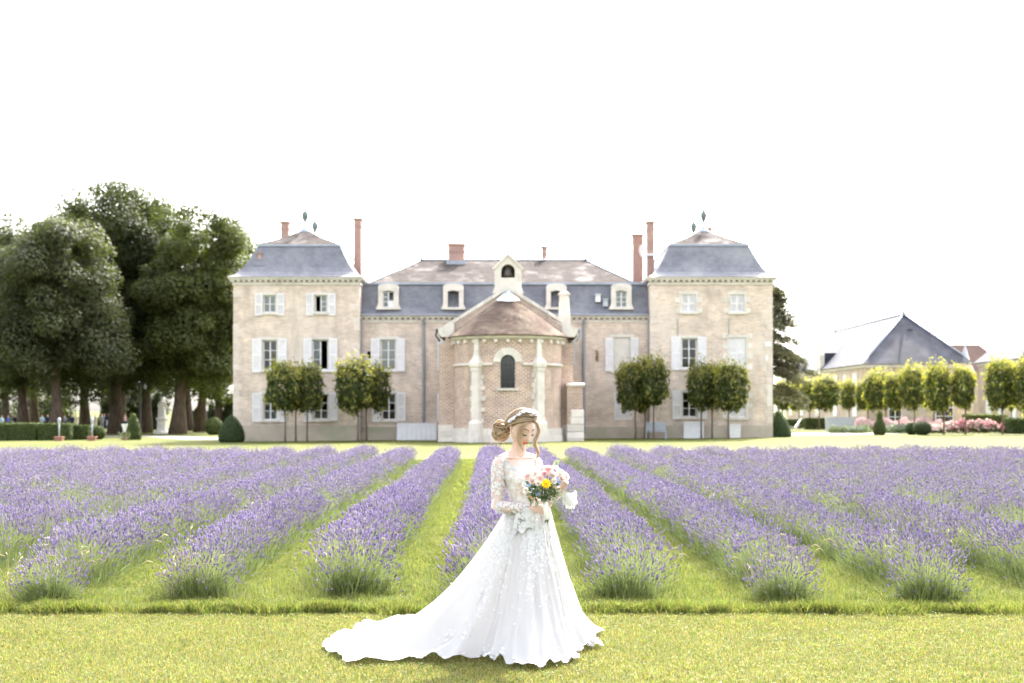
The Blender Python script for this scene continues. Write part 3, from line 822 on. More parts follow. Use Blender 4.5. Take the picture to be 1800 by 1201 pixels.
# ------------------------------------------------------------------ chapel
YC = 80.5; XC = PX(893, YC); RA = 3.03
chapel = thing('chapel', (XC, YC, 0), 'round-ended red brick chapel with arched window and tiled cone roof', 'chapel')
kc = YC / FPX
def apse_uv_wall(name, r, z0, z1, n=40, a0=math.pi, a1=2 * math.pi, matkey='redbrick_uv', hole=None):
    zs = sorted({z0, z1} | ({hole[2], hole[3]} if hole else set()))
    an = [a0 + (a1 - a0) * i / n for i in range(n + 1)]
    if hole: an = sorted(set([a for a in an if not hole[0] < a < hole[1]] + [hole[0], hole[1]]))
    vs, fs, uv = [], [], []
    for z in zs:
        for a in an:
            vs.append((r * math.cos(a), r * math.sin(a), z)); uv.append((a * r, z))
    k = len(an)
    for i in range(len(zs) - 1):
        for j in range(k - 1):
            if hole and hole[0] - 1e-6 < (an[j] + an[j + 1]) / 2 < hole[1] + 1e-6 and hole[2] - 1e-6 < (zs[i] + zs[i + 1]) / 2 < hole[3] + 1e-6: continue
            fs.append((i * k + j, i * k + j + 1, (i + 1) * k + j + 1, (i + 1) * k + j))
    me = bpy.data.meshes.new(name); me.from_pydata(vs, [], fs); me.materials.append(MT[matkey])
    l = me.uv_layers.new(name='UVMap')
    for lo in me.loops: l.data[lo.index].uv = uv[lo.vertex_index]
    me.polygons.foreach_set('use_smooth', [True] * len(me.polygons))
    return link(bpy.data.objects.new(name, me), chapel)

AF = 1.5 * math.pi
WH = 0.40; ZS0, ZS1, ZTOP = 2.95, 4.38, 4.78         # window sill, springing, crown
da = WH / RA
zeave = 5.82
apse_uv_wall('wall', RA, 0.72, zeave, hole=(AF - da, AF + da, ZS0, ZTOP))
# spandrels that close the square opening down to the arch, and the reveal
def on_apse(x, r): return (x, -math.sqrt(max(0, r * r - x * x)))
q = MB(); n = 16
arc = [(-WH * math.cos(math.pi * i / n), ZS1 + WH * math.sin(math.pi * i / n)) for i in range(n + 1)]
for i in range(n):
    (x0, z0), (x1, z1) = arc[i], arc[i + 1]
    a = on_apse(x0, RA); b = on_apse(x1, RA)
    q.add([(a[0], a[1], z0), (b[0], b[1], z1), (b[0], b[1], ZTOP), (a[0], a[1], ZTOP)], [(0, 1, 2, 3)])
    q.add([(a[0], a[1], z0), (b[0], b[1], z1), (b[0], b[1] + 0.3, z1), (a[0], a[1] + 0.3, z0)], [(0, 3, 2, 1)])
for s in (-1, 1):
    a = on_apse(s * WH, RA); q.add([(a[0], a[1], ZS0), (a[0], a[1] + 0.3, ZS0), (a[0], a[1] + 0.3, ZS1), (a[0], a[1], ZS1)], [(0, 1, 2, 3)])
a = on_apse(WH, RA); q.add([(-a[0], a[1], ZS0), (a[0], a[1], ZS0), (a[0], a[1] + 0.3, ZS0), (-a[0], a[1] + 0.3, ZS0)], [(0, 1, 2, 3)])
q.v = [(x + XC, y + YC, z) for x, y, z in q.v]
q.build('window_reveal', MT['stone'], chapel, fix=False)
# leaded window
yw = YC - RA + 0.16
q = MB()
def arcpts(w_, n=16): return [(XC + w_ * math.cos(math.pi * i / n), ZS1 + w_ * math.sin(math.pi * i / n)) for i in range(n + 1)]
o_, i_ = arcpts(WH), arcpts(WH - 0.06)
po = [(XC - WH, ZS0), (XC + WH, ZS0)] + o_; pi_ = [(XC - WH + 0.06, ZS0 + 0.06), (XC + WH - 0.06, ZS0 + 0.06)] + i_
nn = len(po)
q.add([(x, yw, z) for x, z in po] + [(x, yw, z) for x, z in pi_] + [(x, yw + 0.06, z) for x, z in pi_],
      [(i, (i + 1) % nn, nn + (i + 1) % nn, nn + i) for i in range(nn)] + [(nn + i, nn + (i + 1) % nn, 2 * nn + (i + 1) % nn, 2 * nn + i) for i in range(nn)])
for zz in np.arange(ZS0 + 0.35, ZS1 + 0.2, 0.3): q.box(XC - WH + 0.05, XC + WH - 0.05, yw + 0.01, yw + 0.04, zz - 0.012, zz + 0.012)
for xx in (-0.14, 0.14): q.box(XC + xx - 0.012, XC + xx + 0.012, yw + 0.012, yw + 0.038, ZS0 + 0.05, ZS1 + 0.3)
cw = q.build('window', MT['iron'], chapel)
zz = [ZS0 + 0.06] + list(np.arange(ZS0 + 0.35, ZS1 + 0.2, 0.3)); xcols = [(-0.34, -0.155), (-0.125, 0.125), (0.155, 0.34)]
for r in range(len(zz) - 1):
    for a, b in xcols: inst('pane', unitbox('leadglass'), cw, (XC + (a + b) / 2, yw + 0.025, (zz[r] + zz[r + 1]) / 2), (0, 0, 0), (b - a, 0.008, zz[r + 1] - zz[r] - 0.03))
q = MB(); q.prism([(XC - 0.33, zz[-1] + 0.012), (XC + 0.33, zz[-1] + 0.012)] + [(XC + 0.33 * math.cos(math.pi * i / 12), max(zz[-1] + 0.02, ZS1 + 0.33 * math.sin(math.pi * i / 12))) for i in range(13)], yw + 0.02, yw + 0.03); q.build('pane', MT['leadglass'], cw)
q = MB(); q.box(XC - 0.5, XC + 0.5, YC - RA + 0.5, YC - RA + 0.52, ZS0 - 0.1, ZTOP + 0.1); q.build('window_shade', MT['dark'], chapel)
block('sill', XC - 0.6, XC + 0.6, YC - RA - 0.1, YC - RA + 0.2, ZS0 - 0.13, ZS0, 'stone_r', chapel, True)
# voussoirs of the hood: nine wedge stones
nv = 9
for k in range(nv):
    a0, a1 = math.pi * k / nv + 0.006, math.pi * (k + 1) / nv - 0.006
    q = MB(); pts = []
    for rr, aa in ((WH, a0), (WH + 0.40, a0), (WH + 0.40, (a0 + a1) / 2), (WH + 0.40, a1), (WH, a1), (WH, (a0 + a1) / 2)):
        pts.append((XC + rr * math.cos(aa), ZS1 + rr * math.sin(aa)))
    ydx = [YC + on_apse(x - XC, RA)[1] for x, _ in pts]
    q.add([(x, y - 0.045, z) for (x, z), y in zip(pts, ydx)] + [(x, y + 0.05, z) for (x, z), y in zip(pts, ydx)],
          [(0, 1, 2, 3, 4, 5)] + [(i, i + 6, (i + 1) % 6 + 6, (i + 1) % 6) for i in range(6)])
    q.build('stone', MT['stone_r'], chapel)
# plinth of ashlar blocks, string course, corbel table
def ringblocks(r0, r1, z0, z1, count, name, mk='stone_r', a0=math.pi, a1=2 * math.pi, gap=0.008, parent=None):
    for k in range(count):
        aa = a0 + (a1 - a0) * k / count + gap / r1; ab = a0 + (a1 - a0) * (k + 1) / count - gap / r1
        q = MB(); pts = []
        for rr in (r0, r1):
            for t in (0, 0.5, 1): pts.append((XC + rr * math.cos(aa + (ab - aa) * t), YC + rr * math.sin(aa + (ab - aa) * t)))
        vs = [(x, y, z0) for x, y in pts] + [(x, y, z1) for x, y in pts]
        q.add(vs, [(3, 4, 10, 9), (4, 5, 11, 10), (0, 6, 7, 1), (1, 7, 8, 2), (0, 3, 9, 6), (2, 8, 11, 5), (6, 9, 10, 7), (7, 10, 11, 8), (0, 1, 4, 3), (1, 2, 5, 4)])
        q.build(name, MT[mk], parent or chapel)
ringblocks(RA - 0.2, RA + 0.12, -0.4, 0.36, 15, 'stone'); ringblocks(RA - 0.2, RA + 0.10, 0.368, 0.76, 13, 'stone')
for sa_, sb_ in ((math.pi, AF - 0.265), (AF + 0.265, 2 * math.pi)):
    q = MB(); q.lathe([(RA - 0.05, 4.17), (RA + 0.06, 4.18), (RA + 0.10, 4.26), (RA + 0.09, 4.31), (RA - 0.05, 4.36)], (XC, YC, 0), 40, a0=sa_, a1=sb_); q.build('string_course', MT['stone'], chapel, smooth=True, fix=False)
q = MB(); q.lathe([(RA - 0.05, 5.62), (RA + 0.10, 5.64), (RA + 0.22, 5.72), (RA + 0.24, 5.83), (RA - 0.05, 5.86)], (XC, YC, 0), 48, a0=math.pi - 0.05, a1=2 * math.pi + 0.05); q.build('cornice', MT['stone'], chapel, smooth=False, fix=False)
for k in range(15):
    aa = math.pi + math.pi * (k + 0.5) / 15
    inst('corbel', bevbox('stone_r'), chapel, (XC + (RA + 0.08) * math.cos(aa), YC + (RA + 0.08) * math.sin(aa), 5.54), (0, 0, aa), (0.22, 0.17, 0.17))
# pilaster buttresses with toothed quoins
rb = random.Random(9)
for s in (-1, 1):
    aa = AF + s * 0.573
    ca, sa = math.cos(aa), math.sin(aa)
    z = 0.77; k = 0
    while z < 3.9:
        hgt = rb.uniform(0.24, 0.34); wd = rb.choice((0.78, 0.9, 1.02)) if k % 2 else rb.choice((0.54, 0.64))
        inst('stone', bevbox('stone_r'), chapel, (XC + (RA + 0.02) * ca, YC + (RA + 0.02) * sa, z + hgt / 2), (0, 0, aa), (0.14, wd, hgt - 0.01)); z += hgt; k += 1
    q = MB()
    def loc(u, v, zz): return (XC + (RA + u) * ca - v * sa, YC + (RA + u) * sa + v * ca, zz)
    def sect(dep, wd, zz): return [loc(-0.05, -wd, zz), loc(dep, -wd, zz), loc(dep, wd, zz), loc(-0.05, wd, zz)]
    rows = [sect(0.50, 0.30, -0.4), sect(0.50, 0.30, 1.05), sect(0.34, 0.22, 1.2), sect(0.32, 0.21, 3.9)]
    q.grid(rows, close=True); q.build('buttress', MT['stone'], chapel)
    q = MB(); q.grid([sect(0.36, 0.24, 3.9), sect(0.36, 0.26, 4.08), sect(0.40, 0.33, 4.14), sect(0.40, 0.33, 4.34), sect(0.24, 0.20, 4.62), sect(0.18, 0.15, 4.9), sect(0.16, 0.13, 5.66)], close=True); q.build('buttress_cap', MT['stone'], chapel)
# cone roof in stepped courses
zap = PZ(517, YC); nc = 18; prof = []
r_e = RA + 0.33
for k in range(nc):
    t0, t1 = k / nc, (k + 1) / nc
    prof.append((r_e * (1 - t0) + 0.03, 5.84 + (zap - 5.84) * t0 + 0.035)); prof.append((r_e * (1 - t1) + 0.055 , 5.84 + (zap - 5.84) * t1 + 0.03))
prof = [(RA, 5.84), (r_e, 5.82)] + prof
q = MB(); q.lathe(prof, (XC, YC, 0), 64, a0=math.pi - 0.03, a1=2 * math.pi + 0.03)
rr_ = random.Random(2)
q.v = [(x, y, z + rr_.uniform(-0.012, 0.012)) for x, y, z in q.v]
q.build('cone_roof', MT['apsetile'], chapel, fix=False)
q = MB(); q.add([(XC - 0.7, YC - 0.78, zap - 0.42), (XC, YC - 0.95, zap - 0.5), (XC + 0.7, YC - 0.78, zap - 0.42), (XC + 0.18, YC - 0.06, zap + 0.10), (XC - 0.18, YC - 0.06, zap + 0.10), (XC, YC - 0.06, zap + 0.3)], [(0, 1, 4), (1, 2, 3), (1, 3, 5, 4)])
q.build('lead_cap', MT['zinc'], chapel, fix=False)
# nave: front gable, side walls, roof, copings
XL, XR = PX(772, YC) , PX(1008, YC); zg0 = 5.55; zpk = PZ(507, YC); zk = PZ(577, YC)
q = MB(); q.box(XL, XR, YC, YC + 0.35, -0.4, zg0)
q.prism([(XL + 0.35, zg0), (XR - 0.35, zg0), (XR - 0.35, zk - 0.05), (XC, zpk), (XL + 0.35, zk - 0.05)], YC, YC + 0.35)
q.box(XL, XL + 0.4, YC + 0.351, YW - 0.05, -0.4, zg0); q.box(XR - 0.4, XR, YC + 0.351, YW - 0.05, -0.4, zg0); q.build('wall', MT['redbrick'], chapel)
for a, b in ((XL - 0.06, XC - RA - 0.05), (XC + RA + 0.05, XR + 0.06)):
    z = -0.4
    for hh in (0.62, 0.34, 0.36):
        block('stone', a, b, YC - 0.09, YC + 0.3, z, z + hh - 0.008, 'stone_r', chapel, False); z += hh
q = MB()
for s in (-1, 1):
    xe = XC + s * (XR - XL) / 2 + s * 0.12
    q.add([(xe, YC + 0.36, zk - 0.42), (xe, YW + 0.6, zk - 0.42), (XC, YW + 0.6, zpk - 0.12), (XC, YC + 0.36, zpk - 0.12)], [(0, 1, 2, 3)])
q.build('nave_roof', MT['apsetile'], chapel, fix=False)
for s in (-1, 1):       # coping stones up the gable
    xe = XC + s * ((XR - XL) / 2 - 0.2); nst = 8
    for k in range(nst):
        t0, t1 = k / nst + 0.003, (k + 1) / nst - 0.003
        xa_, xb_ = xe + (XC - xe) * t0, xe + (XC - xe) * t1; za_, zb2 = zk + (zpk - zk) * t0, zk + (zpk - zk) * t1
        q = MB(); p = [(xa_, za_ - 0.06), (xb_, zb2 - 0.06), (xb_, zb2 + 0.16), (xa_, za_ + 0.16)]
        q.prism(p if s < 0 else p[::-1], YC - 0.05, YC + 0.42); q.build('stone', MT['stone_r'], chapel)
    # kneeler and gutter end
    xk = XC + s * (XR - XL) / 2
    q = MB(); p = [(xk - s * 0.75, zk - 0.5), (xk - s * 0.02, zk - 0.5), (xk + s * 0.16, zk - 0.25), (xk + s * 0.14, zk - 0.02), (xk - s * 0.3, zk + 0.12), (xk - s * 0.75, zk + 0.3)]
    q.prism(p if s > 0 else p[::-1], YC - 0.1, YC + 0.45); q.build('kneeler', MT['stone'], chapel)
    q = MB(); q.tube([(xk + s * 0.22, YC - 0.05, zk - 0.12), (xk + s * 0.22, YW - 0.1, zk - 0.12)], 0.09, 8); q.tube([(xk + s * 0.22, YC + 0.1, zk - 0.12), (xk + s * 0.3, YC + 0.1, zk - 0.4), (xk + s * 0.06, YC - 0.02, zk - 0.75)], 0.06, 6); q.build('gutter', MT['iron' if s < 0 else 'lead'], chapel, smooth=True)
# stepped buttress on the barn side
bx0, bx1 = PX(997, YC - 0.9), PX(1025, YC - 0.9)
q = MB(); q.box(bx0, bx1, YC - 0.8, YC - 0.001, 0.8, PZ(679, YC - 0.8)); q.build('buttress', MT['redbrick'], chapel)
q = MB(); q.prismx([(YC - 0.9, PZ(679, YC - 0.8)), (YC - 0.9, PZ(675, YC - 0.8)), (YC - 0.01, PZ(673, YC - 0.8)), (YC - 0.01, PZ(679, YC - 0.8))], bx0 - 0.06, bx1 + 0.1); q.build('buttress_cap', MT['stone'], chapel)
z = -0.4
for hh, ww in ((0.55, 1.0), (0.4, 1.0), (0.42, 1.0), (0.4, 0.78), (0.42, 0.74)):
    block('stone', bx1 - (bx1 - bx0) * ww - 0.02, bx1 + 0.05, YC - 0.86, YC - 0.1, z, z + hh - 0.01, 'stone_r', chapel, True); z += hh
# slender stone chimney on the barn-side eave
q = MB(); Yq = YC + 1.6; a, b = PX(981, Yq), PX(1003, Yq); t0, t1 = PX(983.5, Yq), PX(1000, Yq)
q.frus((a, b, Yq - 0.3, Yq + 0.3, PZ(590, Yq)), (a + 0.02, b - 0.02, Yq - 0.28, Yq + 0.28, PZ(556, Yq))); q.frus((a + 0.02, b - 0.02, Yq - 0.28, Yq + 0.28, PZ(556, Yq)), (t0, t1, Yq - 0.24, Yq + 0.24, PZ(519, Yq)))
q.box(t0 - 0.07, t1 + 0.07, Yq - 0.31, Yq + 0.31, PZ(519, Yq), PZ(516, Yq)); q.frus((t0 - 0.03, t1 + 0.03, Yq - 0.27, Yq + 0.27, PZ(516, Yq)), (t0 + 0.1, t1 - 0.1, Yq - 0.15, Yq + 0.15, PZ(512, Yq))); q.build('chimney', MT['stone'], chapel)
# gabled stone bellcote behind the gable peak
Yb = YC + 0.9; kx = lambda p: PX(p, Yb); kz = lambda p: PZ(p, Yb); zsill = kz(489)
xm = kx(893); hw2 = 12 * Yb / FPX
arc = [(xm + hw2 * math.cos(math.pi * i / 12), kz(477) + hw2 * 0.95 * math.sin(math.pi * i / 12)) for i in range(13)]   # right to left
q = MB(); y0_, y1_ = Yb - 0.25, Yb + 0.35
q.prism([(kx(866), kz(516)), (kx(920), kz(516)), (kx(916.5), kz(505)), (kx(916.5), zsill), (kx(869.5), zsill), (kx(869.5), kz(505))], y0_, y1_)
q.prism([(kx(869.5), zsill), (xm - hw2, zsill), (xm - hw2, kz(477)), (kx(869.5), kz(477))], y0_, y1_); q.prism([(xm + hw2, zsill), (kx(916.5), zsill), (kx(916.5), kz(477)), (xm + hw2, kz(477))], y0_, y1_)
for i in range(12):
    (x0, z0), (x1, z1) = arc[i], arc[i + 1]
    def top(x): return kz(447.5) - abs(x - xm) * (kz(447.5) - kz(471)) / (kx(917) - xm)
    q.prism([(x1, z1), (x0, z0), (x0, top(x0)), (x1, top(x1))], y0_, y1_)
q.prism([(kx(869.5), kz(477)), (xm - hw2, kz(477)), (xm - hw2, top(xm - hw2)), (kx(869.5), kz(471))], y0_, y1_); q.prism([(xm + hw2, kz(477)), (kx(916.5), kz(477)), (kx(916.5), kz(471)), (xm + hw2, top(xm + hw2))], y0_, y1_)
bc = q.build('bellcote', MT['stone'], chapel)
for s in (-1, 1):
    q = MB(); p = [(xm, kz(446)), (xm + s * (kx(920) - xm), kz(472)), (xm + s * (kx(918) - xm), kz(475)), (xm, kz(449.5))]
    q.prism(p if s < 0 else p[::-1], y0_ - 0.1, y1_ + 0.02); q.build('coping', MT['stone_r'], bc)
q = MB(); q.box(xm - hw2 - 0.05, xm + hw2 + 0.05, Yb + 0.28, Yb + 0.3, zsill, kz(465)); q.build('niche_back', MT['rooftile'], bc)
q = MB(); q.lathe([(0.0, -0.33), (0.27, -0.32), (0.29, -0.26), (0.22, -0.1), (0.18, 0.08), (0.12, 0.18), (0.0, 0.22)], (xm, Yb, kz(477)), 14); q.build('bell', MT['rooftile'], bc, smooth=True)
q = MB(); q.box(xm - hw2 + 0.01, xm + hw2 - 0.01, Yb - 0.05, Yb + 0.05, kz(470), kz(470) + 0.07); q.build('bell_beam', MT['bark'], bc)
# ------------------------------------------------------------------ barns beyond the garden
MT['barnwall'] = brickmat('barn_wall', (0.46, 0.36, 0.28), (0.40, 0.31, 0.245), (0.5, 0.43, 0.35), patch=(0.5, 0.44, 0.38), pscale=0.25)
def hip_barn(name, x0, x1, y0, y1, ze_, zr_, label, wins, matw='barnwall', mats='slate_barn', flare=0.5):
    b = thing(name, ((x0 + x1) / 2, y0, 0), label, 'barn')
    q = MB(); q.box(x0, x1, y0, y1, -0.6, ze_); q.build('wall', MT[matw], b)
    xm = (x0 + x1) / 2; run = (x1 - x0) / 2
    e = 0.35
    ring = rect_ring(x0 - e, x1 + e, y0 - e, y1 + e, ze_ - 0.1); r2 = rect_ring(x0 + flare, x1 - flare, y0 + flare, y1 - flare, ze_ - 0.1 + (flare + e) * (zr_ - ze_ + 0.1) / (run + e))
    q = MB(); q.grid([ring, r2], close=True); q.add(r2 + [(xm, y0 + run, zr_), (xm, y1 - run, zr_)], [(0, 1, 4), (1, 2, 5, 4), (2, 3, 5), (3, 0, 4, 5)]); q.add(ring, [(3, 2, 1, 0)])
    q.build('roof', MT[mats], b, fix=False)
    q = MB(); q.tube([(xm, y0 + run, zr_ + 0.03), (xm, y1 - run, zr_ + 0.03)], 0.1, 6)
    for c, t in ((r2[0], (xm, y0 + run, zr_)), (r2[1], (xm, y0 + run, zr_))): q.tube([c, (t[0], t[1], t[2] + 0.03)], 0.09, 6)
    q.build('ridge_lead', MT['lead'], b, smooth=True)
    for yy in (y0 + run, y1 - run):
        q = MB(); q.lathe([(0.3, -0.15), (0.12, 0.25), (0.05, 0.7), (0.02, 1.2)], (xm, yy, zr_), 8); q.build('finial', MT['lead'], b, smooth=True)
    q = MB(); q.box(x0 - 0.12, x1 + 0.12, y0 - 0.12, y1 + 0.12, ze_ - 0.4, ze_ - 0.11); q.build('cornice', MT['stone'], b)
    for side, p, za, zb_, wd in wins:
        if side == 'x':
            o = MB(); o.box(x0 - 0.06, x0 + 0.02, p - wd / 2, p + wd / 2, za, zb_); o = o.build('window', MT['paint'], b)
            s = MB(); s.box(x0 - 0.05, x0 + 0.02, p - wd / 2 - 0.2, p + wd / 2 + 0.2, zb_ + 0.003, zb_ + 0.22); s.build('lintel', MT['stone'], o)
        else:
            o = MB(); o.box(p - wd / 2, p + wd / 2, y0 - 0.06, y0 + 0.02, za, zb_); o = o.build('window', MT['paint'], b)
            for k in range(2):
                for r in range(3):
                    xa_ = p - wd / 2 + 0.07 + k * (wd / 2 - 0.03); xb_ = xa_ + wd / 2 - 0.11; zz0 = za + 0.08 + r * (zb_ - za - 0.08) / 3; inst('pane', unitbox('leadglass'), o, ((xa_ + xb_) / 2, y0 - 0.065, zz0 + (zb_ - za) / 6 - 0.03), (0, 0, 0), (xb_ - xa_, 0.01, (zb_ - za) / 3 - 0.1))
    return b
wins = [('x', y, 1.2, 5.0, 1.5) for y in (131, 139, 147, 155, 161)] + [('x', y, 3.8, 4.9, 0.9) for y in (135, 143, 151)] + [('y', 34.2, 0.4, 2.6, 1.2), ('y', 38.6, 0.4, 2.8, 1.6)]
barn = hip_barn('slate_barn', 31.6, 40.9, 127, 164, 6.0, 10.65, 'long hip-roofed barn with dark slate end and stone dormer with cross', wins)
# stone dormer with a cross on the long slope
yd = 146.0
q = MB(); q.prismx([(yd - 1.5, 5.4), (yd + 1.5, 5.4), (yd + 1.5, 7.4), (yd + 0.9, 8.2), (yd + 0.4, 9.0), (yd, 9.3), (yd - 0.4, 9.0), (yd - 0.9, 8.2), (yd - 1.5, 7.4)], 31.3, 31.75); d = q.build('dormer_front', MT['stone'], barn)
q = MB(); q.prismx([(yd - 1.3, 5.9), (yd + 1.3, 5.9), (yd + 1.3, 7.6), (yd, 8.5), (yd - 1.3, 7.6)], 31.76, 34.9); q.build('dormer_roof', MT['slate_barn'], d)
q = MB(); q.box(31.25, 31.29, yd - 0.5, yd + 0.5, 5.9, 7.3); q.build('dormer_door', MT['paint'], d)
q = MB(); q.box(31.45, 31.55, yd - 0.06, yd + 0.06, 9.25, 10.3); q.box(31.45, 31.55, yd - 0.32, yd - 0.061, 9.8, 9.95); q.box(31.45, 31.55, yd + 0.061, yd + 0.32, 9.8, 9.95); q.build('cross', MT['stone'], d)
for (px, py) in ((1605, 580), (1571, 625), (1645, 625)):            # little roof lights on the hip end
    Yh = 129.0; xx = PX(px, Yh); zz_ = PZ(py, Yh); yy = 127 + (zz_ - 6.0) / (10.65 - 6.0) * 4.65
    q = MB(); q.box(xx - 0.25, xx + 0.25, yy - 0.06, yy + 0.15, zz_ - 0.16, zz_ + 0.10); q.build('roof_light', MT['slate_barn'], barn)
wins2 = [('x', y, 0.5, 3.2, 1.3) for y in (115.5, 118.5, 121.5)] + [('y', 43.0, 0.5, 3.0, 1.4)]
hip_barn('slate_barn', 40.75, 50.5, 113.6, 124.2, 6.0, 11.1, 'pale hip-roofed barn half out of frame beyond the rose bed', wins2)
b3 = thing('red_roofed_house', (48.5, 150, 0), 'low house with dark red tiled roof showing between the two barns', 'house')
q = MB(); q.box(44.5, 52.5, 150, 158, -0.6, 5.6); q.build('wall', MT['barnwall'], b3)
q = MB(); rg = rect_ring(43.9, 53.0, 149.5, 158.5, 5.5); q.add(rg + [(45.5, 154, PZ(606, 154)), (50.6, 154, PZ(606, 154))], [(0, 1, 5, 4), (1, 2, 5), (2, 3, 4, 5), (3, 0, 4)]); q.build('roof', MT['redroof'], b3, fix=False)
b4 = thing('stair_turret', (43.0, 135, 0), 'slim turret with pale conical zinc spire between barn and red roof', 'turret')
q = MB(); q.lathe([(0.75, -0.6), (0.75, 5.3)], (43.0, 135, 0), 16); q.build('wall', MT['barnwall'], b4, smooth=True)
q = MB(); q.lathe([(0.95, 5.25), (0.75, 5.6), (0.35, 6.8), (0.0, 8.05)], (43.0, 135, 0), 16); q.build('spire', MT['zinc'], b4, smooth=True)
# ------------------------------------------------------------------ foliage tools
def unit(v): return v / np.maximum(np.linalg.norm(v, axis=1, keepdims=True), 1e-9)
def leaves_np(P, N, size, rng, aspect=0.62, jitter=0.35, curl=0.0):
    """one four-cornered leaf per point P; N = preferred facing"""
    n = len(P)
    nn = unit(N + rng.normal(0, jitter, (n, 3)))
    a = unit(np.cross(nn, rng.normal(0, 1, (n, 3)))); b = np.cross(nn, a)
    s = (size * rng.uniform(0.65, 1.35, n))[:, None]
    V = np.empty((n, 4, 3), dtype=np.float32)
    V[:, 0] = P - a * s * 0.5; V[:, 1] = P - b * s * 0.5 * aspect + nn * s * curl; V[:, 2] = P + a * s * 0.5; V[:, 3] = P + b * s * 0.5 * aspect + nn * s * curl
    F = np.arange(n * 4).reshape(n, 4)
    return V.reshape(-1, 3), F
def sphere_np(n, rng): return unit(rng.normal(0, 1, (n, 3)))

MT['leaf_lime'] = mat('lime_leaf', (0.85, 0.85, 0.85), (1.1, 1.1, 1.05), 0.5, 0.6, 0.3, attr=True, transl=0.42, tcol=(1.6, 1.75, 0.7))
MT['leaf_clip'] = mat('hornbeam_leaf', (0.9, 0.9, 0.9), (1.08, 1.08, 1.05), 1.0, 0.6, 0.3, attr=True, transl=0.5, tcol=(1.9, 1.9, 0.65))
MT['leaf_box'] = mat('box_leaf', (0.9, 0.9, 0.9), (1.1, 1.1, 1.0), 2.0, 0.6, 0.3, attr=True, transl=0.25, tcol=(1.4, 1.6, 0.6))
MT['needle'] = mat('cedar_needle', (0.9, 0.9, 0.9), (1.1, 1.1, 1.1), 2.0, 0.8, 0.2, attr=True, transl=0.25, tcol=(1.3, 1.3, 0.9))
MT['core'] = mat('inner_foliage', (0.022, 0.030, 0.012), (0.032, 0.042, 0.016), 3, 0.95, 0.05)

def tree_mesh(seed, H, base, env, nclump, rclump, nleaf, leaf, c_lo, c_hi, trunk_r, low=None, limbs=9):
    """returns (trunk mesh, crown mesh); env = ellipsoids (cx,cy,cz,rx,ry,rz) relative to the foot"""
    rng = np.random.default_rng(seed); rd = random.Random(seed)
    vol = np.array([e[3] * e[4] * e[5] for e in env]); vol = vol ** 0.66; vol = vol / vol.sum()
    cl = []
    for _ in range(nclump):
        e = env[rng.choice(len(env), p=vol)]
        d = sphere_np(1, rng)[0]; r = rng.uniform(0.25, 1.0) ** 0.3
        r *= rng.uniform(0.88, 1.14); cl.append((e[0] + d[0] * e[3] * r, e[1] + d[1] * e[4] * r, e[2] + d[2] * e[5] * r, rclump * rng.uniform(0.35, 1.35), r))
    cl = np.array(cl)
    k = rng.choice(nclump, nleaf, p=(cl[:, 3] ** 2) / (cl[:, 3] ** 2).sum())
    d = sphere_np(nleaf, rng); rr = rng.uniform(0.15, 1.0, nleaf) ** 0.45
    P = cl[k, :3] + d * (rr * cl[k, 3])[:, None] * np.array([1.0, 1.0, 0.72])
    if low is not None: P[:, 2] = np.maximum(P[:, 2], low + rng.uniform(0, 0.8, nleaf))
    V, F = leaves_np(P, d * 0.8 + np.array([0, 0, 0.7]), leaf, rng)
    tone = rng.uniform(0, 1, nclump)[k] * 0.55 + rng.uniform(0, 1, nleaf) * 0.45
    col = np.array(c_lo) + (np.array(c_hi) - np.array(c_lo)) * tone[:, None]
    crown = np_mesh('crown', V, F, MT['leaf_lime'], col=np.repeat(col, 4, axis=0))
    q = MB()
    tz = base + (H - base) * 0.72
    wob = [(rd.uniform(-0.25, 0.25), rd.uniform(-0.25, 0.25)) for _ in range(7)]
    pts = [(env[0][0] * (i / 6) ** 1.5 + wob[i][0] * i / 6, env[0][1] * (i / 6) ** 1.5 + wob[i][1] * i / 6, tz * i / 6 - 0.3 * (i == 0)) for i in range(7)]
    q.tube(pts, [trunk_r * (1.55 if i == 0 else 1.0 - 0.13 * i) for i in range(7)], 10)
    for i in range(limbs):
        t = rd.uniform(0.28, 0.95); j = min(5, int(t * 6)); p0 = Vector(pts[j]).lerp(Vector(pts[j + 1]), t * 6 - j)
        tgt = Vector(cl[rd.randrange(nclump)][:3]); mid = p0.lerp(tgt, 0.5) + Vector((0, 0, rd.uniform(-0.3, 0.6)))
        q.tube([p0, mid, tgt], [trunk_r * 0.42, trunk_r * 0.22, 0.03], 6)
    return q.mesh('trunk', MT['bark'], True), crown

def put_tree(name, meshes, px, py_base, Y, label, group, rz=0.0, sc=(1, 1, 1)):
    x = PX(px, Y); z = gz(x, Y)
    t = thing(name, (x, Y, z - 0.03), label, 'tree', group)
    t.rotation_euler.z = rz; t.scale = sc
    inst('trunk', meshes[0], t, world=False); inst('crown', meshes[1], t, world=False)
    return t

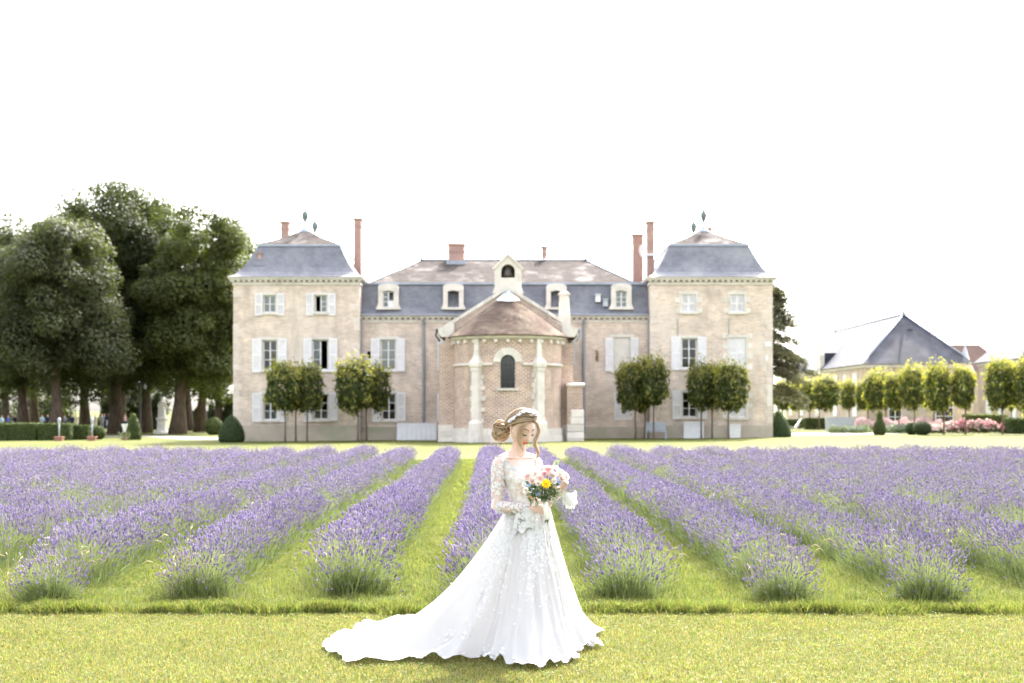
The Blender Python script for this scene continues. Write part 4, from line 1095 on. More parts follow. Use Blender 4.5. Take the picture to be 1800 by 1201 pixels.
# ---- the wood on the statue side: each tree its own size and place (px trunk, Y, px crown centre, px half width, py top)
DK, MD, LT = ((0.028, 0.037, 0.012), (0.056, 0.066, 0.022)), ((0.038, 0.050, 0.012), (0.080, 0.092, 0.024)), ((0.038, 0.046, 0.020), (0.088, 0.096, 0.044))
big = [
    (204, 122, 196, 112, 303, 690, DK, 'tallest dark tree rising above the wood beside the manor'),
    (312, 117, 348, 90, 354, 690, MD, 'bright-edged tree nearest the manor with trunk beside the statue'),
    (352, 130, 395, 60, 384, 700, MD, 'tree half hidden behind the corner pavilion roof edge'),
    (100, 110, 96, 104, 384, 690, LT, 'pale-leaved chestnut tree in front of the dark wood'),
    (42, 120, 18, 88, 368, 690, DK, 'dark tree at the picture edge behind the clipped hedge'),
    (-30, 124, -50, 90, 352, 690, MD, 'tree cut off by the picture edge in the wood'),
    (150, 136, 135, 80, 352, 700, DK, 'dark tree in the middle of the wood behind the chestnut'),
    (256, 126, 262, 84, 338, 690, DK, 'dark tree behind the lamp post between the two tallest trees'),
    (330, 142, 318, 70, 400, 700, DK, 'shaded tree deep in the wood behind the statue'),
    (60, 140, 60, 100, 385, 700, DK, 'shaded tree deep in the wood behind the wedding guests'),
    (10, 160, 5, 70, 480, 722, DK, 'low shaded tree far back in the wood at the picture edge'),
    (95, 168, 95, 46, 500, 722, DK, 'low shaded tree far back behind the first garden post'),
    (215, 165, 222, 44, 480, 724, DK, 'low shaded tree far back behind the slim topiary'),
    (276, 172, 282, 30, 500, 722, DK, 'low shaded tree far back behind the statue'),
    (385, 160, 386, 34, 470, 716, MD, 'low shaded tree far back against the pavilion corner'),
    (455, 150, 450, 58, 408, 690, LT, 'pale tree top showing behind the corner pavilion roof'),
]
for i, (pt, Y, pc, hw_, ptop, pbot, cc, lab) in enumerate(big):
    H = PZ(ptop, Y); zb_ = PZ(pbot, Y); rx = hw_ * Y / FPX; cx = (pc - pt) * Y / FPX
    h = H - zb_
    env = [(cx, 0, zb_ + h * 0.56, rx * 1.0, rx * 0.92, h * 0.43), (cx * 0.8, -0.3, zb_ + h * 0.34, rx * 1.08, rx * 1.0, h * 0.33), (cx, 0, zb_ + h * 0.76, rx * 0.86, rx * 0.84, h * 0.23)]
    rt = random.Random(900 + i)
    for k in range(7):
        a = rt.uniform(0, 6.28); f = rt.uniform(0.5, 0.95); env.append((cx + rx * f * math.cos(a), rx * f * 0.9 * math.sin(a), zb_ + h * rt.uniform(0.12, 0.86) * (1.05 - 0.3 * f), rx * rt.uniform(0.28, 0.5), rx * rt.uniform(0.28, 0.5), h * rt.uniform(0.08, 0.17)))
    ms = tree_mesh(100 + i, H, zb_, env, 320, rx * 0.30, 90000 if i in (0, 1, 3) else (46000 if i < 8 else 20000), 0.25, cc[0], cc[1], 0.46 if i not in (0, 1) else 0.55, low=zb_ - 0.6)
    put_tree('park_tree', ms, pt, None, Y, lab, 'tall trees of the wood beside the manor')

# ---- cedar behind the barn-side pavilion
def cedar():
    rng = np.random.default_rng(5); rd = random.Random(5)
    Y = 106.0; x = PX(1350, Y); H = PZ(498, Y)
    t = thing('cedar_tree', (x, Y, gz(x, Y) - 0.03), 'loose cedar with drooping layered branches behind the barn-side pavilion corner', 'tree')
    q = MB(); q.tube([(0, 0, -0.3), (0.1, 0, 4), (0, 0, 8), (0.05, 0, H)], [0.42, 0.32, 0.2, 0.04], 8)
    Ps, Ns = [], []
    for i in range(64):
        f = rd.random() ** 0.8; z = 2.6 + (H - 3.0) * f; a = rd.uniform(0, 2 * math.pi) if i > 18 else rd.uniform(-0.6, 0.6)
        ln = ((1 - f) ** 0.75 * 2.5 + 1.1) * rd.uniform(0.7, 1.1)
        tip = Vector((math.cos(a) * ln, math.sin(a) * ln, z - 0.22 * ln + rd.uniform(-0.2, 0.3)))
        p0 = Vector((0, 0, z)); mid = p0.lerp(tip, 0.5) + Vector((0, 0, 0.18 * ln))
        q.tube([p0, mid, tip], [0.07, 0.045, 0.015], 5)
        n = int(210 * ln); tt = rng.uniform(0.25, 1.05, n)
        pts = np.array([p0 * (1 - s) * (1 - s) + mid * 2 * s * (1 - s) + tip * s * s for s in tt]) + rng.normal(0, 1, (n, 3)) * np.array([0.20, 0.20, 0.10])
        pts[:, 2] -= rng.uniform(0, 0.3, n) * tt
        Ps.append(pts); Ns.append(np.tile([0, 0, 1.0], (n, 1)))
    P = np.concatenate(Ps); N = np.concatenate(Ns)
    V, F = leaves_np(P, N, 0.21, rng, 0.4, 0.7)
    col = np.array([0.075, 0.080, 0.045]) + rng.uniform(0, 1, (len(P), 1)) * np.array([0.075, 0.075, 0.045])
    inst('trunk', q.mesh('trunk', MT['bark'], True), t, world=False)
    inst('crown', np_mesh('crown', V, F, MT['needle'], col=np.repeat(col, 4, axis=0)), t, world=False)
cedar()

# ---- clipped standard trees
def clip_mesh(seed, rx, ry, rz, nleaf, leaf, yel=0.5):
    """crown about its own centre: dense body, loose young shoots on the outside and top"""
    rng = np.random.default_rng(seed)
    d = sphere_np(nleaf, rng); p = 0.78
    sp = np.sign(d) * np.abs(d) ** p; sp = sp / np.maximum(np.linalg.norm(sp, axis=1, keepdims=True), 1e-6) * (0.90 + 0.12 * np.linalg.norm(sp, axis=1, keepdims=True))
    # lumpy outline
    lum = 1 + 0.13 * np.sin(d[:, :1] * 7 + seed) * np.cos(d[:, 1:2] * 6 + seed * 2) + 0.10 * np.sin(d[:, 2:3] * 9 + d[:, :1] * 4 + seed)
    r = rng.uniform(0.25, 1.0, (nleaf, 1)) ** 0.33
    P = sp * lum * r * np.array([rx, ry, rz])
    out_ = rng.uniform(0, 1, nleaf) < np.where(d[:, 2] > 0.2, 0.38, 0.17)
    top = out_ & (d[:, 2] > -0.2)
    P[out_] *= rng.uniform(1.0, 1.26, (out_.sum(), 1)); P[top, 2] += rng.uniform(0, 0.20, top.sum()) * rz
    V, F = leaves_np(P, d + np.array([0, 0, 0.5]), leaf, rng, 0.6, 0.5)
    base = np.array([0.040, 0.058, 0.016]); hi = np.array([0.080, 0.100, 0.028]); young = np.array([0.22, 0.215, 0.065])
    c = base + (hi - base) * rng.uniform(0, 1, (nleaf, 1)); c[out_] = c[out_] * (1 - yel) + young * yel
    return np_mesh('crown', V, F, MT['leaf_clip'], col=np.repeat(c, 4, axis=0))
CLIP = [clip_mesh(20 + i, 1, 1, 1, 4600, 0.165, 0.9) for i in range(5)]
def trunk_mesh(seed):
    rd = random.Random(seed); q = MB()
    q.tube([(0, 0, -0.06), (rd.uniform(-.02, .02), 0, 0.3), (rd.uniform(-.03, .03), rd.uniform(-.03, .03), 0.7), (0, 0, 1.0), (0.01, 0, 1.35)], [0.075, 0.055, 0.05, 0.05, 0.03], 8)
    for i in range(6):
        a = i * 1.05 + rd.uniform(-.2, .2); q.tube([(0, 0, 0.98), (0.22 * math.cos(a), 0.22 * math.sin(a), 1.16), (0.42 * math.cos(a), 0.42 * math.sin(a), 1.45)], [0.03, 0.02, 0.008], 5)
    return q.mesh('trunk', MT['bark2'], True)
TRK = [trunk_mesh(i) for i in range(3)]
def clip_tree(px_t, Y, px_c, half, py_top, py_bot, label, group, k=0, rz=0.0, depth=None):
    x = PX(px_t, Y); z = gz(x, Y); t = thing('clipped_tree', (x, Y, z), label, 'tree', group)
    rx = half * Y / FPX; ztop, zbot = PZ(py_top, Y) - z, PZ(py_bot, Y) - z
    inst('trunk', TRK[k % 3], t, (0, 0, 0), (0, 0, rz), (1.0, 1.0, zbot + 0.15), world=False)
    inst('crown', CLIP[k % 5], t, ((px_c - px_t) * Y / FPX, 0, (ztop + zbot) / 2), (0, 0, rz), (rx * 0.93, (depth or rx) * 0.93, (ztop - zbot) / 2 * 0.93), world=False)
    return t
GA, GB = 'clipped standard trees in front of the manor wall', 'clipped trees of the garden avenue'
clip_tree(501, 81.6, 496, 31, 636, 728, 'boxy dark clipped tree nearest the yew cone before the pavilion', GA, 0, 0.3)
clip_tree(520, 83.6, 521, 22, 640, 725, 'slim clipped tree between two others before the pavilion windows', GA, 1, 1.2)
clip_tree(540, 82.6, 544, 24, 638, 726, 'bright clipped tree third from the yew cone by the pavilion', GA, 2, 2.2)
clip_tree(629, 81.6, 622, 33, 630, 728, 'clipped tree with full crown before the pavilion corner downpipe', GA, 3, 0.8)
clip_tree(644, 83.4, 660, 27, 640, 725, 'clipped tree with yellow shoots beside the draped trestle', GA, 4, 2.6)
clip_tree(1117, 83.0, 1106, 24, 632, 726, 'clipped tree with leaning stem next to the blind window', GA, 1, 3.0)
clip_tree(1133, 83.4, 1128, 20, 640, 727, 'thin clipped tree behind its two neighbours by the grey bench', GA, 2, 0.5)
clip_tree(1149, 82.4, 1146, 30, 626, 718, 'dark full clipped tree in front of the grey bench', GA, 0, 1.9)
clip_tree(1233, 83.2, 1232, 26, 636, 722, 'clipped tree in front of the white door panel', GA, 3, 3.6)
clip_tree(1252, 83.6, 1256, 22, 640, 722, 'clipped tree standing between the white panel and its dark neighbour', GA, 4, 1.0)
clip_tree(1281, 81.8, 1285, 31, 636, 726, 'bushy dark clipped tree below the closed pavilion shutters', GA, 2, 4.1)
av = [  # trunk px, Y, crown px, half width px, top, bottom
    (1375, 116, 1375, 17, 668, 724, 'dark clipped avenue tree at the pavilion corner behind the yew cone'),
    (1405, 122, 1400, 17, 668, 724, 'pale clipped avenue tree second from the pavilion corner'),
    (1424, 119, 1422, 17, 666, 723, 'clipped avenue tree above the white lounge chair'),
    (1440, 116, 1452, 25, 661, 723, 'broad clipped avenue tree over the grey planter tank'),
    (1493, 123, 1491, 15, 668, 722, 'small dark clipped tree between the broad pale ones'),
    (1526, 120, 1518, 15, 670, 724, 'shaded clipped tree behind the twisted topiary'),
    (1557, 107, 1544, 26, 650, 724, 'yellow-edged clipped tree above the twisted topiary'),
    (1580, 101, 1574, 20, 655, 722, 'clipped tree with pale stem beside the round box balls'),
    (1607, 99, 1604, 24, 642, 722, 'clipped tree with dark heart behind the round box balls'),
    (1642, 103, 1632, 14, 652, 722, 'narrow clipped tree behind the rose bed start'),
    (1659, 90.5, 1648, 24, 638, 727, 'tall oval clipped tree at the start of the rose bed'),
    (1697, 90.0, 1692, 23, 642, 722, 'oval clipped tree in the middle of the rose bed'),
    (1762, 89.6, 1757, 27, 630, 723, 'tall dark-hearted clipped tree at the end of the rose bed'),
    (1778, 99, 1776, 14, 650, 722, 'thin clipped tree behind the last rose bush'),
    (1806, 88.5, 1802, 26, 630, 724, 'clipped tree cut off by the picture edge beside the hedge block'),
]
for i, (a, Y, c, hw_, tp, bt, lab) in enumerate(av): clip_tree(a, Y, c, hw_, tp, bt, lab, GB, i, i * 1.7)

# ---- hedges and topiary: a dark inner mass under a coat of small leaves
def leafy(name, loc, label, cat, group, core_mb, P, N, leaf, c_lo, c_hi, seed=1, jit=0.5):
    rng = np.random.default_rng(seed)
    t = thing(name, loc, label, cat, group)
    core_mb.v = [(x + loc[0], y + loc[1], z + loc[2]) for x, y, z in core_mb.v]
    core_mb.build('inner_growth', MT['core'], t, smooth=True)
    P = P + N * rng.uniform(-0.02, 0.045, (len(P), 1))
    V, F = leaves_np(P, N, leaf, rng, 0.6, jit)
    col = np.array(c_lo) + (np.array(c_hi) - np.array(c_lo)) * rng.uniform(0, 1, (len(P), 1))
    inst('foliage', np_mesh('foliage', V, F, MT['leaf_box'], col=np.repeat(col, 4, axis=0)), t, world=False)
    return t
HC = ((0.040, 0.060, 0.016), (0.085, 0.110, 0.030)); YC_ = ((0.030, 0.052, 0.020), (0.055, 0.085, 0.034))
def hedge(px0, px1, py_t, Y, dep, label, seed, n=9000, cols=HC, leaf=0.10, cat='hedge', group='clipped hedges'):
    x0, x1 = PX(px0, Y), PX(px1, Y); xc = (x0 + x1) / 2; z = gz(xc, Y); H = PZ(py_t, Y) - z; w2 = (x1 - x0) / 2
    q = MB(); e = 0.07; q.box(-w2 + e, w2 - e, e, dep - e, -0.05, H - e)
    rng = np.random.default_rng(seed)
    A = np.array([2 * w2 * H, 2 * w2 * dep, dep * H, dep * H, 2 * w2 * H * 0.5]); k = rng.choice(5, n, p=A / A.sum())
    u, v = rng.uniform(0, 1, n), rng.uniform(0, 1, n); P = np.zeros((n, 3)); N = np.zeros((n, 3))
    for f, (px_, py_, pz_, nn) in enumerate((((-w2 + 2 * w2 * u), 0 * u, H * v, (0, -1, 0.2)), ((-w2 + 2 * w2 * u), dep * v, 0 * u + H, (0, 0, 1)), (0 * u - w2, dep * u, H * v, (-1, 0, .2)), (0 * u + w2, dep * u, H * v, (1, 0, .2)), ((-w2 + 2 * w2 * u), 0 * u + dep, H * v, (0, 1, 0.2)))):
        s = k == f; P[s] = np.stack([px_, py_, pz_], 1)[s]; N[s] = nn
    P += 0.035 * np.sin(P[:, [2, 0, 1]] * 5 + seed)
    return leafy('hedge', (xc, Y, z), label, cat, group, q, P, N, leaf, *cols, seed)
def topiary(name, px, Y, prof, label, seed, n=6000, cols=YC_, leaf=0.07, squash=1.0, group=None, jit=0.5):
    """prof: (radius m, height m) bottom to top"""
    x = PX(px, Y); z = gz(x, Y); rng = np.random.default_rng(seed)
    q = MB(); q.lathe([(max(0.001, r - 0.05), h - 0.02) for r, h in prof], n=24)
    pr = np.array(prof); seg = np.linalg.norm(np.diff(pr, axis=0), axis=1) * (pr[:-1, 0] + pr[1:, 0] + 0.02); k = rng.choice(len(seg), n, p=seg / seg.sum()); t = rng.uniform(0, 1, n)
    r = pr[k, 0] * (1 - t) + pr[k + 1, 0] * t; h = pr[k, 1] * (1 - t) + pr[k + 1, 1] * t; a = rng.uniform(0, 2 * math.pi, n)
    d = np.diff(pr, axis=0)[k]; nr, nz = d[:, 1], -d[:, 0]; ln = np.hypot(nr, nz) + 1e-9
    P = np.stack([r * np.cos(a), r * np.sin(a), h], 1); N = np.stack([nr / ln * np.cos(a), nr / ln * np.sin(a), nz / ln], 1)
    return leafy(name, (x, Y, z), label, 'topiary', group, q, P, N, leaf, *cols, seed, jit)
def dome(r, h, n=10): return [(r * math.cos(math.pi / 2 * i / n) ** 0.8, h * math.sin(math.pi / 2 * i / n)) for i in range(n)] + [(0.0, h)]
def ball(r): return [(r * math.sin(math.pi * (0.15 + 0.85 * i / 12)), r * (0.89 - math.cos(math.pi * (0.15 + 0.85 * i / 12)))) for i in range(13)]
hedge(-40, 61, 745, 93.5, 1.6, 'long clipped hedge at the picture edge before the wedding guests', 31)
hedge(66, 122, 746, 93.5, 1.6, 'clipped hedge block with the first garden post in front', 32, 6000)
hedge(124, 155, 749, 94.5, 1.4, 'short clipped hedge block beside the second garden post', 33, 4000)
topiary('box_ball', 173, 95.5, ball(0.46), 'small round box bush at the end of the clipped hedges', 34, 2600, HC, 0.07, group='box balls')
topiary('yew_cone', 234, 93.0, [(0.5, 0), (0.52, 0.2), (0.46, 0.7), (0.3, 1.25), (0.12, 1.6), (0.0, 1.72)], 'slim ragged topiary cone behind the pale urn', 35, 3600, HC, 0.09, group='clipped yew cones')
topiary('yew_cone', 407, 83.2, [(0.68, 0), (0.78, 0.18), (0.75, 0.5), (0.6, 0.9), (0.36, 1.28), (0.12, 1.5), (0.0, 1.56)], 'rounded yew cone at the pavilion corner on the wood side', 36, 7000, leaf=0.055, group='clipped yew cones')
topiary('yew_cone', 1368, 86.5, [(0.76, 0), (0.80, 0.15), (0.68, 0.6), (0.42, 1.1), (0.16, 1.48), (0.0, 1.62)], 'pointed yew cone at the pavilion corner on the barn side', 37, 7000, leaf=0.055, group='clipped yew cones')
topiary('box_ball', 376, 112, ball(0.7), 'dark round bush in the shade between wood and pavilion', 38, 2500, HC, 0.1, group='box balls')
topiary('spiral_topiary', 1546, 90.5, [(0.3, 0), (0.41, 0.16), (0.40, 0.42), (0.30, 0.72), (0.16, 0.98), (0.14, 1.15), (0.19, 1.25), (0.10, 1.42), (0.0, 1.5)], 'twisted narrow topiary with yellow shoots at the gravel edge', 39, 3000, HC, 0.075)
topiary('box_ball', 1603, 91.0, ball(0.40), 'smaller box ball tucked behind the larger one', 40, 2400, YC_, 0.06, group='box balls')
topiary('box_ball', 1621, 90.0, [(r * 1.25, h * 0.92) for r, h in ball(0.46)], 'wide round box ball on the lawn before the rose bed', 41, 3600, YC_, 0.06, group='box balls')
topiary('box_ball', 1690, 104, ball(0.24), 'tiny clipped ball bush in front of the barn doors', 42, 900, HC, 0.07, group='box balls')
hedge(1700, 1772, 729, 99.0, 1.0, 'low yellow-topped hedge behind the rose bed', 43, 5000, ((0.07, 0.085, 0.02), (0.14, 0.15, 0.04)))
hedge(1780, 1830, 736, 91.0, 1.6, 'dark hedge block at the picture edge behind the roses', 44, 4000)
hedge(1418, 1456, 736, 118, 1.2, 'dark hedge between avenue stems beside the planter tank', 45, 4000)
hedge(1374, 1412, 738, 124, 1.2, 'dark hedge behind the white lounge chair', 46, 4000)

# ---- flower masses of the far garden
MT['petal'] = mat('petal', (0.95, 0.95, 0.95), (1.05, 1.05, 1.05), 4.0, 0.7, 0.2, attr=True, transl=0.35)
def flower_mass(name, px0, px1, py_t, Y, dep, label, leafc, flowc, nl, nf, seed, cat, group=None, kind=None, fs=0.09, mound=True):
    x0, x1 = PX(px0, Y), PX(px1, Y); xc = (x0 + x1) / 2; z = gz(xc, Y); H = PZ(py_t, Y) - z; w2 = (x1 - x0) / 2
    rng = np.random.default_rng(seed); t = thing(name, (xc, Y, z), label, cat, group)
    if kind: t['kind'] = kind
    def pts(n, lo):
        u = rng.uniform(-1, 1, n); v = rng.uniform(-1, 1, n); f = np.maximum(0.15, 1 - 0.55 * (v ** 2) - (0.35 * u ** 4 if mound else 0)) * (0.85 + 0.15 * np.sin(u * w2 * 4 + seed))
        return np.stack([u * w2, dep / 2 + v * dep / 2, H * f * rng.uniform(lo, 1.0, n)], 1)
    P = pts(nl, 0.1); V, F = leaves_np(P, np.tile([0, -0.3, 1.0], (nl, 1)), 0.11, rng, 0.45, 0.8)
    c = np.array(leafc[0]) + (np.array(leafc[1]) - np.array(leafc[0])) * rng.uniform(0, 1, (nl, 1))
    o = inst('foliage', np_mesh('foliage', V, F, MT['leaf_box'], col=np.repeat(c, 4, axis=0)), t, world=False); o['kind'] = 'stuff'
    if nf:
        P = pts(nf, 0.72); N = np.tile([0, -0.6, 0.7], (nf, 1)); V1, F1 = leaves_np(P, N, fs, rng, 0.95, 0.5, 0.15); V2, F2 = leaves_np(P, N, fs * 0.8, rng, 0.95, 0.6, 0.2)
        k = rng.integers(0, len(flowc), nf); c = np.array(flowc)[k] * rng.uniform(0.85, 1.1, (nf, 1)); cc = np.repeat(c, 4, axis=0)
        o = inst('blossom', np_mesh('blossom', np.concatenate([V1, V2]), np.concatenate([F1, F2 + len(V1)]), MT['petal'], col=np.concatenate([cc, cc])), t, world=False); o['kind'] = 'stuff'
    return t
GLF = ((0.09, 0.13, 0.06), (0.17, 0.22, 0.10))
for i, (a, b, tp, Y) in enumerate(((1462, 1486, 745, 97.5), (1483, 1508, 744, 97), (1505, 1532, 743, 96.5), (1556, 1584, 744, 95.5), (1580, 1602, 745, 95.5))):
    flower_mass('lavender_bush', a, b, tp, Y, 1.3, ['green unflowered lavender bush beside the planter tank', 'second green lavender bush from the planter tank', 'green lavender bush before the twisted topiary', 'green lavender bush just past the twisted topiary', 'green lavender bush next to the box balls'][i], GLF, [(0.3, 0.28, 0.4)], 1400, 60, 60 + i, 'bush', 'green lavender bushes along the gravel')
flower_mass('flower_bed', 1512, 1600, 733, 103, 2.0, 'hazy pale pink flower drift behind the green lavender bushes', GLF, [(0.62, 0.42, 0.45), (0.66, 0.50, 0.50)], 2500, 3500, 70, 'flowers', kind='stuff', mound=False, fs=0.08)
flower_mass('flower_bed', 1600, 1660, 733, 101, 2.0, 'hazy pale pink flower drift behind the box balls', GLF, [(0.62, 0.42, 0.45), (0.66, 0.5, 0.5)], 2000, 2600, 71, 'flowers', kind='stuff', mound=False, fs=0.08)
RLF = ((0.07, 0.085, 0.035), (0.14, 0.15, 0.07))
PK, WH_ = [(0.70, 0.22, 0.32), (0.68, 0.38, 0.42)], [(0.72, 0.64, 0.58), (0.70, 0.58, 0.54), (0.70, 0.45, 0.46)]
for i, (a, b, tp, Y, fc, lab) in enumerate((
        (1634, 1662, 740, 93.5, WH_, 'cream rose bush beside the wide box ball'), (1658, 1686, 735, 93.8, PK + WH_, 'pink and cream rose bush behind the first oval tree'), (1682, 1704, 733, 94, PK, 'pink rose bush by the middle oval tree'),
        (1702, 1724, 738, 93.2, WH_ + PK, 'cream rose bush past the middle oval tree'), (1720, 1740, 737, 93, PK + WH_, 'low pink rose bush in the middle of the bed'), (1737, 1762, 734, 93, PK + WH_, 'tall rose bush before the dark-hearted tree'), (1766, 1784, 735, 92.2, PK, 'deep pink rose bush next to the hedge block'))):
    flower_mass('rose_bush', a, b, tp, Y, 1.2, lab, RLF, fc, 1300, 170, 80 + i, 'rose bush', 'rose bushes of the far bed', fs=0.16)
# ------------------------------------------------------------------ lavender field
MT['lavender'] = mat('lavender_plant', (0.92, 0.92, 0.92), (1.06, 1.06, 1.06), 6.0, 0.75, 0.15, attr=True, transl=0.38, tcol=(1.25, 1.25, 1.15))
ROW_SP, ROW_A, ROW_Y0, ROW_Y1, ROW_SLOPE = 1.343, -1.536, 12.85, 46.5, -0.0136
SEG = 0.8
def quads_strip(P0, P1, P2, wv):
    """two-quad ribbons: P* (n,3), wv (n,3) half-width vectors, tapering"""
    n = len(P0); V = np.empty((n, 6, 3), dtype=np.float32)
    V[:, 0] = P0 - wv; V[:, 1] = P0 + wv; V[:, 2] = P1 - wv * 0.8; V[:, 3] = P1 + wv * 0.8; V[:, 4] = P2 - wv * 0.25; V[:, 5] = P2 + wv * 0.25
    b = (np.arange(n) * 6)[:, None]
    F = np.concatenate([b + np.array([[0, 1, 3, 2]]), b + np.array([[2, 3, 5, 4]])])
    return V.reshape(-1, 3), F
def lav_bush(seed, nh, nb, end=False, fat=1.0, sides=4, whorls=True, green=0.0):
    rng = np.random.default_rng(seed)
    u = rng.uniform(-1, 1, nh); u = np.sign(u) * np.abs(u) ** 0.9
    t = rng.uniform(-0.5, 0.5, nh) * (SEG + 0.1)
    ty = t.copy(); ry = t * 0.9
    zt = 0.57 - 0.17 * np.abs(u) ** 2.2 + rng.normal(0, 0.055, nh) + 0.05 * np.sin(t * 7.9 + seed) * np.cos(u * 2 + seed)
    if end:      # the row's front end: spikes fan towards the viewer too
        e = rng.uniform(0, 1, nh) < 0.6
        s = rng.uniform(0, 1, nh) ** 0.8
        ty[e] = -SEG / 2 - 0.30 * s[e] * np.sqrt(np.maximum(0, 1 - 0.6 * u[e] ** 2)); ry[e] = -SEG / 2 + 0.10 - 0.06 * s[e]; zt[e] -= 0.20 * s[e] ** 1.5
    low = rng.uniform(0, 1, nh) < 0.10; zt[low] -= rng.uniform(0.05, 0.2, low.sum())
    root = np.stack([u * 0.14, ry, np.full(nh, 0.05)], 1)
    tip = np.stack([u * 0.36 + rng.normal(0, 0.035, nh), ty + rng.normal(0, 0.03, nh), zt - 0.05], 1)
    mid = root * 0.45 + tip * 0.55 + np.stack([-u * 0.03, 0 * u, 0.05 + 0 * u], 1)
    wv = unit(np.cross(tip - root, rng.normal(0, 1, (nh, 3)))) * 0.0017 * fat
    V1, F1 = quads_strip(root, mid, tip, wv)
    c1 = np.array([0.11, 0.14, 0.055]) + rng.uniform(0, 1, (nh, 1)) * np.array([0.11, 0.11, 0.06]); C1 = np.repeat(c1, 6, axis=0)
    # flower heads
    ax = unit(tip - mid + np.array([0, 0, 0.12]) + rng.normal(0, 0.03, (nh, 3))); ln = rng.uniform(0.014, 0.032, nh) * (0.7 + 0.3 * fat)
    a = unit(np.cross(ax, rng.normal(0, 1, (nh, 3)))); b = np.cross(ax, a); rad = rng.uniform(0.0052, 0.0088, nh) * fat
    prof = [(-0.35, 0.45), (-0.25, 0.75), (-0.16, 0.2), (0.0, 0.55), (0.14, 1.05), (0.34, 0.95), (0.46, 0.6), (0.60, 0.9), (0.82, 0.7), (1.0, 0.12)] if whorls else [(0.0, 0.4), (0.3, 1.05), (0.7, 0.85), (1.0, 0.12)]
    k = len(prof); V2 = np.empty((nh, k, sides, 3), dtype=np.float32)
    for i, (s, r) in enumerate(prof):
        for j in range(sides):
            an = 2 * math.pi * j / sides + i * 0.5
            V2[:, i, j] = tip + ax * (ln * s)[:, None] + (a * math.cos(an) + b * math.sin(an)) * (rad * r)[:, None]
    f = [(i * sides + j, i * sides + (j + 1) % sides, (i + 1) * sides + (j + 1) % sides, (i + 1) * sides + j) for i in range(k - 1) for j in range(sides)]
    F2 = ((np.arange(nh) * k * sides)[:, None, None] + np.array(f)[None]).reshape(-1, 4)
    pal = np.array([(0.225, 0.17, 0.37), (0.30, 0.24, 0.42), (0.39, 0.335, 0.49), (0.36, 0.28, 0.415), (0.115, 0.08, 0.25)])
    c2 = pal[rng.choice(5, nh, p=[0.3, 0.3, 0.2, 0.1, 0.1])] * rng.uniform(0.9, 1.12, (nh, 1))
    gr = rng.uniform(0, 1, nh) < 0.05 + green; c2[gr] = np.array([0.26, 0.30, 0.16])
    C2 = np.repeat(c2, k * sides, axis=0)
    # narrow grey-green leaves round the base
    u = rng.uniform(-1, 1, nb); t = rng.uniform(-0.5, 0.5, nb) * (SEG + 0.1); s = rng.uniform(0, 1, nb)
    yr_, yt = t.copy(), t + rng.normal(0, 0.04, nb)
    if end:
        e = rng.uniform(0, 1, nb) < 0.55; yr_[e] = -SEG / 2 + rng.uniform(-0.16, 0.08, e.sum()); yt[e] = -SEG / 2 - rng.uniform(0.02, 0.3, e.sum())
    root = np.stack([u * 0.25, yr_, np.full(nb, 0.0)], 1)
    tip = np.stack([u * 0.33 + rng.normal(0, 0.045, nb), yt, rng.uniform(0.10, 0.40, nb) * (1 - 0.35 * u * u)], 1)
    mid = (root + tip) / 2 + np.array([0, 0, 0.05]) + rng.normal(0, 0.015, (nb, 3))
    wv = unit(np.cross(tip - root, rng.normal(0, 1, (nb, 3)))) * 0.0032 * fat
    V3, F3 = quads_strip(root, mid, tip, wv)
    c3 = np.array([0.085, 0.115, 0.04]) + s[:, None] * np.array([0.11, 0.125, 0.055]); C3 = np.repeat(c3, 6, axis=0)
    # meadow grass growing through the foot of the row
    ng = 620 if end else 280; ug = rng.choice([-1, 1], ng) * rng.uniform(0.16, 0.44, ng); yg = rng.uniform(-0.5, 0.5, ng) * SEG
    if end:
        e = rng.uniform(0, 1, ng) < 0.5; ug[e] = rng.uniform(-0.4, 0.4, e.sum()); yg[e] = -SEG / 2 - rng.uniform(0.0, 0.34, e.sum())
    rootg = np.stack([ug, yg, np.zeros(ng)], 1); dg_ = rng.normal(0, 0.06, (ng, 3)); hg = rng.uniform(0.06, 0.26 if end else 0.19, ng); dg_[:, 2] = hg
    wg = unit(np.cross(dg_, rng.normal(0, 1, (ng, 3)))) * 0.0028 * fat
    V4, F4 = quads_strip(rootg, rootg + dg_ * 0.6 - np.array([0, 0, 0.0]), rootg + dg_ + np.stack([ug * 0.12, 0 * ug, -0.15 * hg], 1), wg)
    c4 = np.array([0.085, 0.115, 0.032]) + rng.uniform(0, 1, (ng, 1)) * np.array([0.11, 0.10, 0.04]); C4 = np.repeat(c4, 6, axis=0)
    V3 = np.concatenate([V3, V4]); F3 = np.concatenate([F3, F4 + nb * 6]); C3 = np.concatenate([C3, C4])
    V = np.concatenate([V1, V2.reshape(-1, 3), V3]); F = np.concatenate([F1, F2 + len(V1), F3 + len(V1) + nh * k * sides])
    return np_mesh('lavender_bush', V, F, MT['lavender'], col=np.concatenate([C1, C2, C3]))
L_END = [lav_bush(300 + i, 560, 650, True, 1.0) for i in range(4)]
L_NEAR = [lav_bush(310 + i, 640, 520, False, 1.0) for i in range(6)] + [lav_bush(318, 190, 800, False, 1.0, green=0.2)]
L_MID = [lav_bush(330 + i, 440, 300, False, 1.25, 4, False) for i in range(5)] + [lav_bush(338, 160, 420, False, 1.3, 4, False, 0.2)]
L_FAR = [lav_bush(350 + i, 300, 120, False, 1.6, 3, False) for i in range(4)]
ORD = ['first', 'second', 'third', 'fourth', 'fifth', 'sixth', 'seventh', 'eighth', 'ninth', 'tenth', 'eleventh', 'twelfth', 'thirteenth', 'fourteenth', 'fifteenth', 'sixteenth']
rl = random.Random(77)
row_front = []
